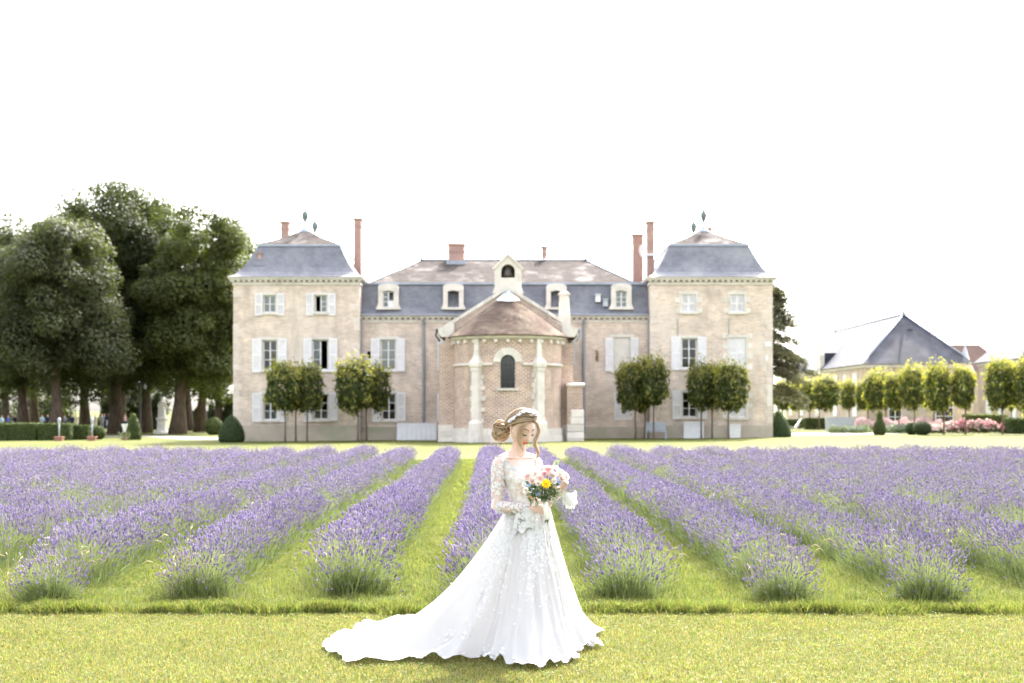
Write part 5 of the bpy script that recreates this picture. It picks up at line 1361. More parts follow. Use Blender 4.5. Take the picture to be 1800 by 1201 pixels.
for i in range(-12, 16):
    xr_ = lambda y: ROW_A + ROW_SP * i + ROW_SLOPE * (y - ROW_Y0)
    yf = ROW_Y0 + rl.uniform(-0.15, 0.2) + (0.25 if i == 0 else 0)
    if i == 1: lab = 'lavender row running up behind the bride beside her long train'
    elif i == 2: lab = 'lavender row whose clump ends just beside the bride on the barn side'
    elif i < 1: lab = ORD[-i] + ' lavender row past the bride towards the tall trees'
    else: lab = ORD[i - 3] + ' lavender row past the bride towards the barns' if i > 2 else ''
    root = thing('lavender_row', (xr_(yf), yf, 0), lab, 'lavender', 'planted lavender rows of the field')
    n = int((ROW_Y1 - yf) / SEG); started = False
    for k in range(n):
        y = yf + SEG * (k + 0.5) ; x = xr_(y)
        if abs(x) > y * 0.36 + 2.6: continue
        if k and rl.random() < 0.012: continue
        if k == 0: me = L_END[i % 4]
        elif y < 21: me = L_NEAR[rl.randrange(len(L_NEAR)) if rl.random() < 0.5 else rl.randrange(6)]
        elif y < 32: me = L_MID[rl.randrange(len(L_MID)) if rl.random() < 0.5 else rl.randrange(5)]
        else: me = L_FAR[rl.randrange(4)]
        s = rl.uniform(0.84, 1.16) if k == 0 else rl.uniform(0.92, 1.08)
        inst('lavender_bush', me, root, (x + rl.uniform(-.04, .04), y, gz(x, y)), (0, 0, rl.uniform(-.35, .35) if k == 0 else rl.choice((0, math.pi)) + rl.uniform(-.06, .06)), (s, 1.02, s * rl.uniform(0.93, 1.06)))['kind'] = 'stuff'

# ------------------------------------------------------------------ grass
MT['grass'] = mat('grass_blade', (0.88, 0.88, 0.88), (1.1, 1.08, 1.05), 1.2, 0.6, 0.25, attr=True, transl=0.45, tcol=(1.35, 1.4, 0.8), coords='World')
def grass_tile(seed, size, n, h0, h1, wd, lean, pal, clover=0):
    rng = np.random.default_rng(seed)
    p = np.stack([rng.uniform(-0.5, 0.5, n) * size, rng.uniform(-0.5, 0.5, n) * size, np.full(n, -0.004)], 1)
    h = rng.uniform(h0, h1, n) * (0.92 + 0.13 * np.sin(p[:, 0] * 9 / size + seed) * np.cos(p[:, 1] * 8 / size + seed))
    a = rng.uniform(0, 2 * math.pi, n); l = rng.uniform(0.15, 1.0, n) * lean
    d = np.stack([np.cos(a) * l, np.sin(a) * l, 0 * a], 1)
    m = p + (d * 0.35 + np.array([0, 0, 0.6])) * h[:, None]; t = p + (d + np.array([0, 0, 1.0]) * (1 - 0.25 * l[:, None])) * h[:, None]
    wv = np.stack([-np.sin(a + rng.normal(0, .5, n)), np.cos(a), 0 * a], 1) * wd * rng.uniform(0.6, 1.3, (n, 1))
    V, F = quads_strip(p, m, t, wv)
    pal = np.array(pal); c = pal[rng.integers(0, len(pal), n)] * rng.uniform(0.8, 1.2, (n, 1)); Cc = np.repeat(c, 6, axis=0)
    if clover:
        q = np.stack([rng.uniform(-0.5, 0.5, clover) * size, rng.uniform(-0.5, 0.5, clover) * size, rng.uniform(h0 * 0.5, h1 * 0.8, clover)], 1)
        V2, F2 = leaves_np(q, np.tile([0, 0, 1.0], (clover, 1)), 0.014, rng, 0.9, 0.4); c2 = np.repeat(np.array([0.11, 0.165, 0.035]) * rng.uniform(0.8, 1.3, (clover, 1)), 4, axis=0)
        F = np.concatenate([F, F2 + len(V)]); V = np.concatenate([V, V2]); Cc = np.concatenate([Cc, c2])
    return np_mesh('grass_patch', V, F, MT['grass'], col=Cc)
PALS = [(0.130, 0.146, 0.036), (0.168, 0.172, 0.048), (0.215, 0.200, 0.064), (0.072, 0.096, 0.024), (0.24, 0.205, 0.095), (0.105, 0.126, 0.034), (0.20, 0.145, 0.085)]
PALT = [(0.105, 0.142, 0.034), (0.135, 0.162, 0.042), (0.17, 0.180, 0.054), (0.075, 0.110, 0.028), (0.205, 0.188, 0.08)]
G_SHORT = [grass_tile(400 + i, 1.0, 7500, 0.016, 0.036, 0.0022, 0.9, PALS, 500) for i in range(4)]
G_TALL = [grass_tile(410 + i, 1.0, 5200, 0.05, 0.115, 0.0026, 0.8, PALT, 300) for i in range(4)]
G_MID = [grass_tile(420 + i, 2.0, 7000, 0.04, 0.085, 0.006, 0.8, PALT) for i in range(3)]
G_FAR = [grass_tile(430 + i, 4.0, 7000, 0.035, 0.07, 0.016, 0.8, PALT) for i in range(2)]
grass = thing('grass', (0, 10, 0), 'short bright green lawn grass around and between the lavender rows', 'grass')
grass['kind'] = 'stuff'
rg_ = random.Random(3); EDGE = 12.12
def tiles(ms, size, y0, y1):
    y = y0 + size / 2
    while y < y1 + 1e-6 - size / 2 + 0.01:
        n = int((y + size) * 0.36 / size + 2.2)
        for k in range(-n, n + 1):
            x = k * size
            o = inst('grass_patch', ms[rg_.randrange(len(ms))], grass, (x, y, gz(x, y)), (0, 0, rg_.randrange(4) * math.pi / 2), (1, 1, rg_.uniform(0.9, 1.12))); o['kind'] = 'stuff'
        y += size
def tuft(seed, n, rad, h0, h1):
    rng = np.random.default_rng(seed); a = rng.uniform(0, 6.28, n); r = rad * rng.uniform(0, 1, n) ** 0.7
    p = np.stack([np.cos(a) * r, np.sin(a) * r * 0.5, 0 * a], 1); h = rng.uniform(h0, h1, n) * (1 - 0.5 * (r / rad) ** 2); d = rng.normal(0, 0.35, (n, 3)); d[:, 2] = 1
    t = p + d * h[:, None]; m = p + d * h[:, None] * 0.55 + np.array([0, 0, 0.008]); wv = unit(np.cross(d, rng.normal(0, 1, (n, 3)))) * 0.0026
    V, F = quads_strip(p, m, t, wv); pal = np.array(PALT); c = np.repeat(pal[rng.integers(0, len(pal), n)] * rng.uniform(0.75, 1.15, (n, 1)), 6, axis=0)
    return np_mesh('grass_patch', V, F, MT['grass'], col=c)
TUFT = [tuft(450 + i, 260, 0.16, 0.06, 0.13) for i in range(4)]
for k in range(150):
    x = rg_.uniform(-5.8, 5.8); o = inst('grass_patch', TUFT[k % 4], grass, (x, EDGE + 0.06 + rg_.gauss(0, 0.05), 0), (0, 0, rg_.uniform(-.4, .4)), (rg_.uniform(.7, 1.5), rg_.uniform(.6, 1.2), rg_.uniform(.6, 1.15))); o['kind'] = 'stuff'
tiles(G_SHORT, 1.0, EDGE - 4.0, EDGE); tiles(G_TALL, 1.0, EDGE, EDGE + 8); tiles(G_MID, 2.0, EDGE + 8, EDGE + 18); tiles(G_FAR, 4.0, EDGE + 18, EDGE + 38)
# weeds: a few tall dry stalks and pale umbels between the rows
def weed(seed, n, h, umbel):
    rd = random.Random(seed); q = MB()
    for i in range(n):
        a = rd.uniform(0, 6.28); l = rd.uniform(0.05, 0.28); hh = h * rd.uniform(0.7, 1.1)
        tip = Vector((math.cos(a) * l, math.sin(a) * l, hh)); q.tube([(0.02 * math.cos(a), 0.02 * math.sin(a), 0), tip * 0.55 + Vector((0, 0, 0.06)), tip], [0.003, 0.0025, 0.0015], 4, 0)
        if umbel:
            for k in range(14):
                b = rd.uniform(0, 6.28); r = rd.uniform(0, 0.04); c = tip + Vector((math.cos(b) * r, math.sin(b) * r, rd.uniform(0, 0.008)))
                q.add([c + Vector((-.006, 0, 0)), c + Vector((0, -.006, 0.002)), c + Vector((.006, 0, 0)), c + Vector((0, .006, 0.002))], [(0, 1, 2, 3)], 1)
        else:
            d = Vector((math.cos(a), math.sin(a), -0.1)) ; q.tube([tip, tip + d * 0.05 + Vector((0, 0, 0.02)), tip + d * 0.10], [0.004, 0.006, 0.001], 4, 1)
    return q
MT['straw'] = mat('dry_stalk', (0.50, 0.44, 0.26), (0.40, 0.36, 0.20), 5, 0.8, transl=0.3)
MT['umbel'] = mat('white_umbel', (0.72, 0.70, 0.62), (0.66, 0.64, 0.55), 9, 0.8, transl=0.3)
W = [weed(1, 7, 0.55, False).mesh('weed', [MT['straw'], MT['straw']]), weed(2, 4, 0.6, True).mesh('weed', [MT['grass'] if False else MT['straw'], MT['umbel']]), weed(3, 9, 0.4, False).mesh('weed', [MT['straw'], MT['straw']])]
weeds = thing('weeds', (0, 14, 0), 'scattered dry grass stalks and white umbels among the lavender', 'weeds'); weeds['kind'] = 'stuff'
for (px, py, k) in ((95, 1045, 1), (130, 1050, 2), (330, 1040, 0), (360, 1055, 2), (570, 1040, 2), (640, 1040, 0), (700, 905, 0), (735, 880, 0), (1330, 1055, 2), (1400, 1055, 0), (1610, 1045, 1), (1665, 1040, 0), (1700, 985, 0), (1480, 905, 1), (1150, 1035, 2), (250, 960, 1), (1250, 930, 0), (440, 930, 2), (60, 900, 0), (1780, 1000, 2), (20, 1060, 2), (300, 1062, 2)):
    Y = FPX * CAMZ / (py - 722); o = inst('weed', W[k], weeds, (PX(px, Y), Y, 0), (0, 0, px), (1, 1, 1)); o['kind'] = 'stuff'
# ------------------------------------------------------------------ garden furniture and guests
MT['cloth'] = mat('white_cloth', (0.74, 0.74, 0.78), (0.66, 0.66, 0.70), 3, 0.85, 0.15)
MT['bluegrey'] = mat('bluegrey_paint', (0.40, 0.44, 0.50), (0.34, 0.38, 0.44), 5, 0.6, 0.3)
MT['terracotta'] = mat('terracotta', (0.34, 0.17, 0.13), (0.27, 0.13, 0.10), 7, 0.85, 0.15)
MT['statue'] = mat('weathered_marble', (0.72, 0.69, 0.65), (0.58, 0.55, 0.51), 3, 0.85, 0.2, 0.3, 10)

def drape(px0, px1, py0, py1, Y, dep, label):
    x0, x1 = PX(px0, Y), PX(px1, Y); xc = (x0 + x1) / 2; z0 = gz(xc, Y); z1 = PZ(py0, Y)
    t = thing('draped_trestle', (xc, Y, z0), label, 'table')
    q = MB(); rows = []
    per = []
    n = 40
    for i in range(n): per.append((x0 + (x1 - x0) * i / n, Y))
    for i in range(8): per.append((x1, Y + dep * i / 8))
    for i in range(n): per.append((x1 - (x1 - x0) * i / n, Y + dep))
    for i in range(8): per.append((x0, Y + dep - dep * i / 8))
    cx, cy_ = xc, Y + dep / 2
    for f in (0.0, 0.35, 0.7, 1.0):
        rows.append([(cx + (a - cx) * (1 + 0.02 * f) , cy_ + (b - cy_) * (1 + 0.10 * f) + 0.025 * f * math.sin(k * 1.3) , z1 - 0.02 - (z1 - z0 - 0.03) * f) for k, (a, b) in enumerate(per)])
    q.grid(rows, close=True); q.build('skirt_cloth', MT['cloth'], t, smooth=True)
    q = MB(); q.box(x0 - 0.01, x1 + 0.01, Y - 0.01, Y + dep + 0.01, z1 - 0.018, z1 + 0.01); q.build('top', MT['cloth'], t)
    return t
drape(698, 768, 744, 771, 84.9, 0.7, 'long white-draped trestle against the manor wall by the chapel')

def flat_panel(px0, px1, py0, py1, Y, label, matkey, name, cat):
    x0, x1 = PX(px0, Y), PX(px1, Y); z0, z1 = gz((x0 + x1) / 2, Y) - 0.02, PZ(py0, Y)
    t = thing(name, ((x0 + x1) / 2, Y, z0), label, cat)
    q = MB(); q.box(x0, x1, Y, Y + 0.08, z0, z1); q.build('board', MT[matkey], t, bevel=0.01)
    q = MB()
    for a in (x0 + 0.06, x1 - 0.06): q.box(a - 0.03, a + 0.03, Y + 0.081, Y + 0.4, z0, z0 + 0.05)
    q.box(x0 + 0.03, x1 - 0.03, Y - 0.02, Y - 0.001, z1 - 0.07, z1 - 0.02); q.build('brace', MT[matkey], t)
flat_panel(1202, 1237, 742, 766, 84.9, 'white panel leaning at the foot of the barn-side pavilion window', 'cloth', 'white_panel', 'panel')
flat_panel(1282, 1302, 746, 764, 85.2, 'small pale panel under the closed ground-floor shutters', 'paint', 'white_panel', 'panel')

def bench(px0, px1, py_t, Y, label):
    x0, x1 = PX(px0, Y), PX(px1, Y); z = gz((x0 + x1) / 2, Y)
    t = thing('garden_bench', ((x0 + x1) / 2, Y, z), label, 'bench'); H = PZ(py_t, Y)
    q = MB(); q.box(x0, x1, Y - 0.42, Y, z + 0.40, z + 0.45); q.build('seat', MT['bluegrey'], t, bevel=0.008)
    nb = 5
    for k in range(nb):
        a = z + 0.5 + (H - z - 0.5) * k / nb; b = a + (H - z - 0.5) / nb - 0.015
        q = MB(); q.box(x0 + 0.04, x1 - 0.04, Y + 0.02, Y + 0.045, a, b); q.build('slat', MT['bluegrey'], t)
    for xx in (x0 + 0.05, x1 - 0.05):
        for yy, hh in ((Y - 0.38, 0.4), (Y + 0.07, H - z)): q = MB(); q.box(xx - 0.035, xx + 0.035, yy - 0.025, yy + 0.025, z - 0.02, z + hh); q.build('leg', MT['bluegrey'], t)
bench(1133, 1171, 742, 84.6, 'blue-grey wooden bench against the manor wall')

# planter tank, lounge chair
x0, x1 = PX(1455, 104), PX(1502, 104); z = gz(x0, 104)
t = thing('planter_tank', ((x0 + x1) / 2, 104, z), 'long blue-grey planter tank among the garden avenue stems', 'planter')
q = MB(); q.frus((x0 + .05, x1 - .05, 104.05, 104.95, z - 0.03), (x0, x1, 104, 105, PZ(735, 104))); q.build('tub', MT['bluegrey'], t)
q = MB(); zt = PZ(735, 104); q.box(x0 - .03, x1 + .03, 103.97, 104.06, zt, zt + .05); q.box(x0 - .03, x1 + .03, 104.94, 105.03, zt, zt + .05); q.box(x0 - .03, x0 + .06, 104.06, 104.94, zt, zt + .05); q.box(x1 - .06, x1 + .03, 104.06, 104.94, zt, zt + .05); q.build('rim', MT['bluegrey'], t)
xl, yl = PX(1398, 108), 108.0; z = gz(xl, yl)
t = thing('lounge_chair', (xl, yl, z), 'white reclining lounge chair on the gravel by the yew cone', 'chair')
def plank(name, pts, w_, th, y, mtl):
    q = MB(); p = [Vector((a, 0, b)) for a, b in pts]; up = []
    for i, v in enumerate(p):
        d = (p[min(i + 1, len(p) - 1)] - p[max(i - 1, 0)]).normalized(); up.append(v + Vector((-d.z, 0, d.x)) * th)
    q.prism([(xl + v.x, z + v.z) for v in p] + [(xl + v.x, z + v.z) for v in reversed(up)], y, y + w_); q.build(name, MT[mtl], t)
plank('seat', [(-0.55, 0.34), (0.05, 0.26)], 0.6, 0.05, yl, 'paint'); plank('backrest', [(0.06, 0.26), (0.5, 0.92)], 0.6, 0.05, yl, 'paint')
for yy in (yl - 0.06, yl + 0.61):
    plank('frame', [(-0.6, 0.0), (-0.52, 0.0), (-0.45, 0.34), (-0.5, 0.36)], 0.05, 0.02, yy, 'paint'); plank('frame', [(0.0, 0.0), (0.3, 0.5), (0.36, 0.5)], 0.05, 0.03, yy, 'paint')

# statue on a pedestal
Ys = 120.0; xs_ = PX(285, Ys); z = gz(xs_, Ys)
t = thing('statue', (xs_, Ys, z), 'white stone statue of a draped figure on a round-moulded pedestal before the wood', 'statue')
q = MB(); q.lathe([(0.74, -0.05), (0.74, 0.12), (0.56, 0.2), (0.48, 0.34), (0.44, 0.4), (0.43, 1.08), (0.5, 1.16), (0.54, 1.24), (0.52, 1.34), (0.36, 1.4)], (xs_, Ys, z), 8); q.build('pedestal', MT['statue'], t)
q = MB(); prof = [(0.34, 1.40), (0.35, 1.52), (0.31, 1.75), (0.33, 2.0), (0.27, 2.2), (0.20, 2.36), (0.24, 2.55), (0.25, 2.66), (0.13, 2.76), (0.07, 2.80), (0.075, 2.84), (0.12, 2.92), (0.125, 3.0), (0.09, 3.08), (0.02, 3.12)]
rows = []
for r, h in prof:
    rows.append([(xs_ + (r * (1 + 0.10 * math.sin(5 * a + h * 3) * (h < 2.3))) * math.cos(a) + 0.05 * math.sin(h * 2), Ys + 0.8 * r * math.sin(a), z + h) for a in [2 * math.pi * i / 20 for i in range(20)]])
q.grid(rows, close=True); q.tube([(xs_ - 0.22, Ys, z + 2.62), (xs_ - 0.34, Ys - 0.05, z + 2.3), (xs_ - 0.12, Ys - 0.24, z + 2.14)], [0.08, 0.07, 0.05], 8); q.tube([(xs_ + 0.22, Ys, z + 2.62), (xs_ + 0.36, Ys - 0.05, z + 2.32), (xs_ + 0.30, Ys - 0.2, z + 2.02)], [0.08, 0.07, 0.05], 8)
q.build('figure', MT['statue'], t, smooth=True)

# lamp post with a crossbar
Yl = 118.0; xq = PX(246.5, Yl); z = gz(xq, Yl)
t = thing('lamp_post', (xq, Yl, z), 'tall dark post with crossbar and small lamp in front of the wood', 'lamp post'); H = PZ(672, Yl) - z
q = MB(); q.lathe([(0.14, -0.03), (0.14, 0.25), (0.085, 0.4), (0.075, H)], (xq, Yl, z), 8); q.build('post', MT['iron'], t)
q = MB(); q.box(xq - 0.5, xq + 0.5, Yl - 0.18, Yl - 0.08, z + H - 0.16, z + H - 0.04); q.build('crossbar', MT['iron'], t)
q = MB(); q.lathe([(0.04, 0.2), (0.1, 0.12), (0.13, -0.15), (0.05, -0.22)], (xq + 0.44, Yl - 0.13, z + H - 0.36), 8); q.build('lamp_head', MT['bluegrey'], t, smooth=True)

# pale urn before the slim topiary
Yu = 91.5; xu = PX(219, Yu); z = gz(xu, Yu)
t = thing('garden_urn', (xu, Yu, z), 'pale blue-white flared urn on a leafy stand before the slim topiary', 'urn')
q = MB(); q.lathe([(0.07, 0.52), (0.09, 0.62), (0.13, 0.8), (0.2, 1.02), (0.22, 1.06), (0.19, 1.06), (0.12, 0.85)], (xu, Yu, z), 14); q.build('bowl', MT['cloth'], t, smooth=True)
q = MB(); q.lathe([(0.16, -0.02), (0.16, 0.08), (0.06, 0.14), (0.05, 0.5), (0.08, 0.52)], (xu, Yu, z), 10); q.build('stand', MT['terracotta'], t, smooth=True)
rng = np.random.default_rng(8); n = 260; P = np.stack([rng.normal(0, 0.16, n), rng.normal(0, 0.12, n), rng.uniform(0.05, 0.55, n)], 1); V, F = leaves_np(P, np.tile([0, -0.5, 0.8], (n, 1)), 0.09, rng)
o = inst('foliage', np_mesh('foliage', V, F, MT['leaf_box'], col=np.tile([0.09, 0.115, 0.035], (len(V), 1))), t, world=False)

def garden_post(px, Y, label):
    x = PX(px, Y); z = gz(x, Y); t = thing('garden_post', (x, Y, z), label, 'post', 'grey posts in terracotta pots')
    q = MB(); q.frus((x - .22, x + .22, Y - .22, Y + .22, z - .03), (x - .26, x + .26, Y - .26, Y + .26, z + .22)); q.box(x - .28, x + .28, Y - .28, Y + .28, z + .22, z + .28); q.build('pot', MT['terracotta'], t)
    q = MB(); q.tube([(x, Y, z + .25), (x, Y, z + 1.2)], 0.045, 8); q.build('pole', MT['bluegrey'], t, smooth=True)
    q = MB(); q.lathe([(0.05, 1.12), (0.09, 1.18), (0.10, 1.36), (0.12, 1.38), (0.03, 1.5), (0.0, 1.52)], (x, Y, z), 8); q.build('lantern', MT['bluegrey'], t)
garden_post(104, 91.0, 'grey lantern post in terracotta pot before the longer clipped hedges'); garden_post(162, 91.0, 'grey lantern post in terracotta pot beside the round box bush')

# guests: one body mesh for trousers, one for a dress, coloured per guest
def remesh_obj(mb, voxel, smooth_it=2):
    me = mb.mesh('figure_source', MT['paint']); bm = bmesh.new(); bm.from_mesh(me); bmesh.ops.recalc_face_normals(bm, faces=bm.faces); bm.to_mesh(me); bm.free()
    o = bpy.data.objects.new('figure_source', me); C.objects.link(o)
    m = o.modifiers.new('r', 'REMESH'); m.mode = 'VOXEL'; m.voxel_size = voxel; m.use_smooth_shade = True
    if smooth_it:
        s = o.modifiers.new('s', 'SMOOTH'); s.iterations = smooth_it; s.factor = 0.5
    dg = bpy.context.evaluated_depsgraph_get(); ev = o.evaluated_get(dg)
    new = bpy.data.meshes.new_from_object(ev); bpy.data.objects.remove(o); bpy.data.meshes.remove(me)
    return new
def guest_mesh(dress):
    q = MB()
    def ell(c, a, b): return [(c[0] + a * math.cos(t), c[1] + b * math.sin(t), c[2]) for t in [2 * math.pi * i / 12 for i in range(12)]]
    def loft(rs): q.grid(rs, close=True); n = len(q.v); k = len(rs); q.f.append(tuple(n - k * 12 + i for i in range(11, -1, -1))); q.f.append(tuple(n - 12 + i for i in range(12))); q.m += [0, 0]
    if dress: loft([ell((0, 0, 0.02), .10, .10), ell((0, 0, .35), .12, .11), ell((0, 0, .38), .28, .24), ell((0, 0, .95), .18, .13), ell((0, 0, 1.12), .13, .10), ell((0, 0, 1.32), .18, .11), ell((0, 0, 1.42), .10, .07)])
    else:
        for s in (-1, 1): loft([ell((s * .1, -.03, 0.02), .055, .1), ell((s * .1, 0, .12), .055, .06), ell((s * .1, 0, .5), .07, .075), ell((s * .09, 0, .9), .10, .11)])
        loft([ell((0, 0, .82), .18, .12), ell((0, 0, 1.05), .16, .11), ell((0, 0, 1.3), .21, .13), ell((0, 0, 1.44), .12, .08)])
    for s in (-1, 1): q.tube([(s * .19, 0, 1.38), (s * .25, -.02, 1.12), (s * .22, -.12, .92)], [.055, .045, .03], 8)
    loft([ell((0, 0, 1.40), .055, .055), ell((0, 0, 1.5), .05, .055), ell((0, -.01, 1.54), .06, .075), ell((0, -.01, 1.62), .075, .095), ell((0, 0, 1.7), .06, .075), ell((0, 0, 1.74), .02, .02)])
    me = remesh_obj(q, 0.028, 1); me.materials.clear()
    return me
GM = [guest_mesh(False), guest_mesh(True)]
cols = {'navy': (0.02, 0.03, 0.07), 'white': (0.62, 0.62, 0.62), 'pale blue': (0.36, 0.46, 0.58), 'bright blue': (0.06, 0.12, 0.42), 'coral': (0.55, 0.20, 0.14), 'grey': (0.22, 0.22, 0.24), 'pink': (0.58, 0.36, 0.36), 'black': (0.02, 0.02, 0.022), 'beige': (0.45, 0.38, 0.30)}
CM = {k: mat('cloth_' + k.replace(' ', '_'), v, tuple(c * 0.8 for c in v), 6, 0.85, 0.1) for k, v in cols.items()}
MT['skin_far'] = mat('guest_skin', (0.52, 0.34, 0.26)); HAIRS = [mat('guest_hair', c) for c in ((0.05, 0.03, 0.02), (0.14, 0.08, 0.04), (0.25, 0.17, 0.09))]
def guest(px, Y, dress, c1, c2, label, k, sc=1.0):
    me = GM[dress].copy()
    for m_ in (CM[c1], MT['skin_far'], HAIRS[k % 3], CM[c2]): me.materials.append(m_)
    for p in me.polygons:
        c = p.center
        p.material_index = (2 if c.z > 1.66 or (c.z > 1.5 and c.y > 0.01) else 1) if c.z > 1.44 else (1 if abs(c.x) > 0.2 and c.z < 1.0 and not (dress and c.z < 0.9) else (0 if (c.z > 0.93 or dress and c.z > 0.37 and c1 == c2) else (1 if dress and c.z < 0.37 else 3)))
    x = PX(px, Y); t = inst('person', me, None, (x, Y, gz(x, Y) - 0.01), (0, 0, random.Random(k).uniform(-1.2, 1.2)), (sc, sc, sc)); tag(t, label, 'person', 'wedding guests under the tall trees')
gl_ = [(3, 'pale blue', 'navy', 0), (15, 'bright blue', 'navy', 0), (26, 'black', 'black', 0), (39, 'bright blue', 'bright blue', 1), (51, 'coral', 'coral', 1), (60, 'pink', 'pink', 1), (74, 'pale blue', 'grey', 0), (84, 'navy', 'navy', 0), (92, 'bright blue', 'navy', 0), (104, 'pale blue', 'beige', 0), (114, 'grey', 'navy', 0), (127, 'navy', 'black', 0), (134, 'beige', 'beige', 1), (141, 'pink', 'pink', 1), (148, 'navy', 'navy', 0), (155, 'pale blue', 'grey', 0), (167, 'beige', 'beige', 1), (179, 'grey', 'grey', 0), (184, 'navy', 'navy', 0), (191, 'navy', 'white', 1), (204, 'coral', 'black', 0), (220, 'pink', 'navy', 1), (236, 'coral', 'coral', 1), (322, 'black', 'black', 0), (388, 'coral', 'navy', 1)]
for i, (px, a, b, d) in enumerate(gl_):
    place = {0: 'at the picture edge behind the long hedge', 19: 'in the open beside the round box bush', 20: 'against a trunk beside the round box bush', 21: 'beyond the pale urn', 22: 'just past the slim topiary', 23: 'in the shade beside the statue', 24: 'by the yew cone at the pavilion'}.get(i, None)
    w1 = ('dress' if d else 'jacket') if a == b else ('top and %s %s' % (b, 'skirt' if d else 'trousers'))
    lab = 'person in %s %s %s' % (a, w1, place or ('behind the hedge, ' + ORD[min(i, 15)] + ' from the picture edge' if i < 16 else 'near the second garden post, ' + {16: 'beige figure', 17: 'grey figure', 18: 'navy figure'}[i]))
    guest(px, 152 + (i * 37 % 11), d, a, b, lab, i, 0.96 + 0.02 * (i % 5))
# evergreen shrubs closing the view under the wood
def shrub(px, Y, hw_, top, label, seed):
    x = PX(px, Y); z = gz(x, Y); H = PZ(top, Y) - z; rx = hw_ * Y / FPX; rng = np.random.default_rng(seed); n = 5200
    t = thing('shrub', (x, Y, z), label, 'shrub', 'evergreen shrubs under the wood')
    d = sphere_np(n, rng); d[:, 2] = np.abs(d[:, 2]); r = rng.uniform(0.3, 1, (n, 1)) ** 0.4; lum = 1 + 0.15 * np.sin(d[:, :1] * 6 + seed) * np.cos(d[:, 2:3] * 7 + seed)
    P = d * r * lum * np.array([rx, rx * 0.7, H]); V, F = leaves_np(P, d + np.array([0, 0, .5]), 0.30, rng)
    c = np.array([0.030, 0.042, 0.014]) + rng.uniform(0, 1, (n, 1)) * np.array([0.04, 0.045, 0.015]); inst('foliage', np_mesh('foliage', V, F, MT['leaf_lime'], col=np.repeat(c, 4, axis=0)), t, world=False)
    q = MB(); q.tube([(0, 0, -.1), (0.05, 0, H * 0.5)], [0.12, 0.04], 6); inst('stem', q.mesh('stem', MT['bark'], True), t, world=False)
for i, (px, hw_, tp, Y, lab) in enumerate(((-10, 40, 690, 172, 'dark shrub at the picture edge behind the guests'), (52, 38, 684, 176, 'dark shrub behind the guests near the hedge gap'), (100, 34, 690, 174, 'dark shrub behind the first garden post'), (196, 26, 676, 172, 'dark shrub behind the guests in the open'), (236, 30, 672, 170, 'tall dark shrub behind the slim topiary'), (270, 24, 690, 150, 'lighter shrub beside the statue'), (345, 16, 716, 170, 'low dark shrub beyond the statue'), (376, 24, 712, 165, 'dark shrub between the last trunk and the pavilion'), (405, 16, 690, 160, 'dark shrub against the pavilion corner'))):
    shrub(px, Y, hw_, tp, lab, 500 + i)
# ------------------------------------------------------------------ the bride
BY = 10.3
def bx(px, Y=BY): return PX(px, Y)
def bz(py, Y=BY): return PZ(py, Y)
MT['skin'] = mat('skin', (0.62, 0.45, 0.385), (0.59, 0.415, 0.35), 6, 0.5, 0.35, sss=0.25)
MT['lips'] = mat('red_lips', (0.55, 0.045, 0.05), None, rough=0.35, spec=0.5)
MT['teeth'] = mat('teeth', (0.75, 0.72, 0.66), None, rough=0.35)
MT['lash'] = mat('lashes', (0.03, 0.02, 0.016), None, rough=0.7)
MT['brow'] = mat('brow', (0.11, 0.065, 0.04), None, rough=0.8)
MT['hair'] = mat('blond_hair', (0.92, 0.92, 0.92), (1.08, 1.06, 1.04), 40, 0.45, 0.4, attr=True, transl=0.3, tcol=(1.3, 1.1, 0.8))
MT['tulle'] = mat('white_tulle', (0.66, 0.652, 0.665), (0.59, 0.578, 0.59), 1.6, 0.8, 0.15, 0.25, 220, transl=0.42, stretch=(1, 1, 0.3))
MT['lace'] = mat('white_lace', (0.76, 0.755, 0.765), (0.70, 0.695, 0.705), 30, 0.8, 0.15, transl=0.32)
MT['sheer'] = mat('sheer_tulle', (0.86, 0.80, 0.79), (0.80, 0.72, 0.70), 60, 0.8, 0.1, transl=0.35, alpha=0.50)
MT['bodice'] = mat('bodice_lace', (0.86, 0.84, 0.84), (0.74, 0.62, 0.56), 26, 0.8, 0.1, 0.3, 120, transl=0.25, stops=[(0.44, (0.88, 0.86, 0.86)), (0.56, (0.76, 0.64, 0.58))])
MT['ribbon'] = mat('white_ribbon', (0.84, 0.84, 0.84), (0.78, 0.78, 0.78), 30, 0.5, 0.4)
MT['pearl'] = mat('pearl', (0.82, 0.80, 0.78), None, rough=0.2, spec=0.6)

bride = thing('person', (0.12, 10.3, 0), 'bride in white lace gown with long train, head bowed over a bouquet', 'person')
yaw = R(30); FV = Vector((math.sin(yaw), -math.cos(yaw), 0)); RV = Vector((-math.cos(yaw), -math.sin(yaw), 0))    # forward, her right
UPV = Vector((0, 0, 1))
NSEG = 28
def ringpts(c, a, b, sq=1.0, fr=FV, rr=RV, n=NSEG):
    c = Vector(c); out_ = []
    for i in range(n):
        t = 2 * math.pi * i / n; ct, st = math.cos(t), math.sin(t)
        out_.append(c + rr * (a * math.copysign(abs(ct) ** sq, ct)) + fr * (b * math.copysign(abs(st) ** sq, st)))
    return out_
def closed_loft(q, rings):
    n = len(rings[0]); k = len(q.v); q.grid(rings, close=True)
    q.f.append(tuple(k + i for i in range(n - 1, -1, -1))); q.f.append(tuple(k + (len(rings) - 1) * n + i for i in range(n))); q.m += [0, 0]

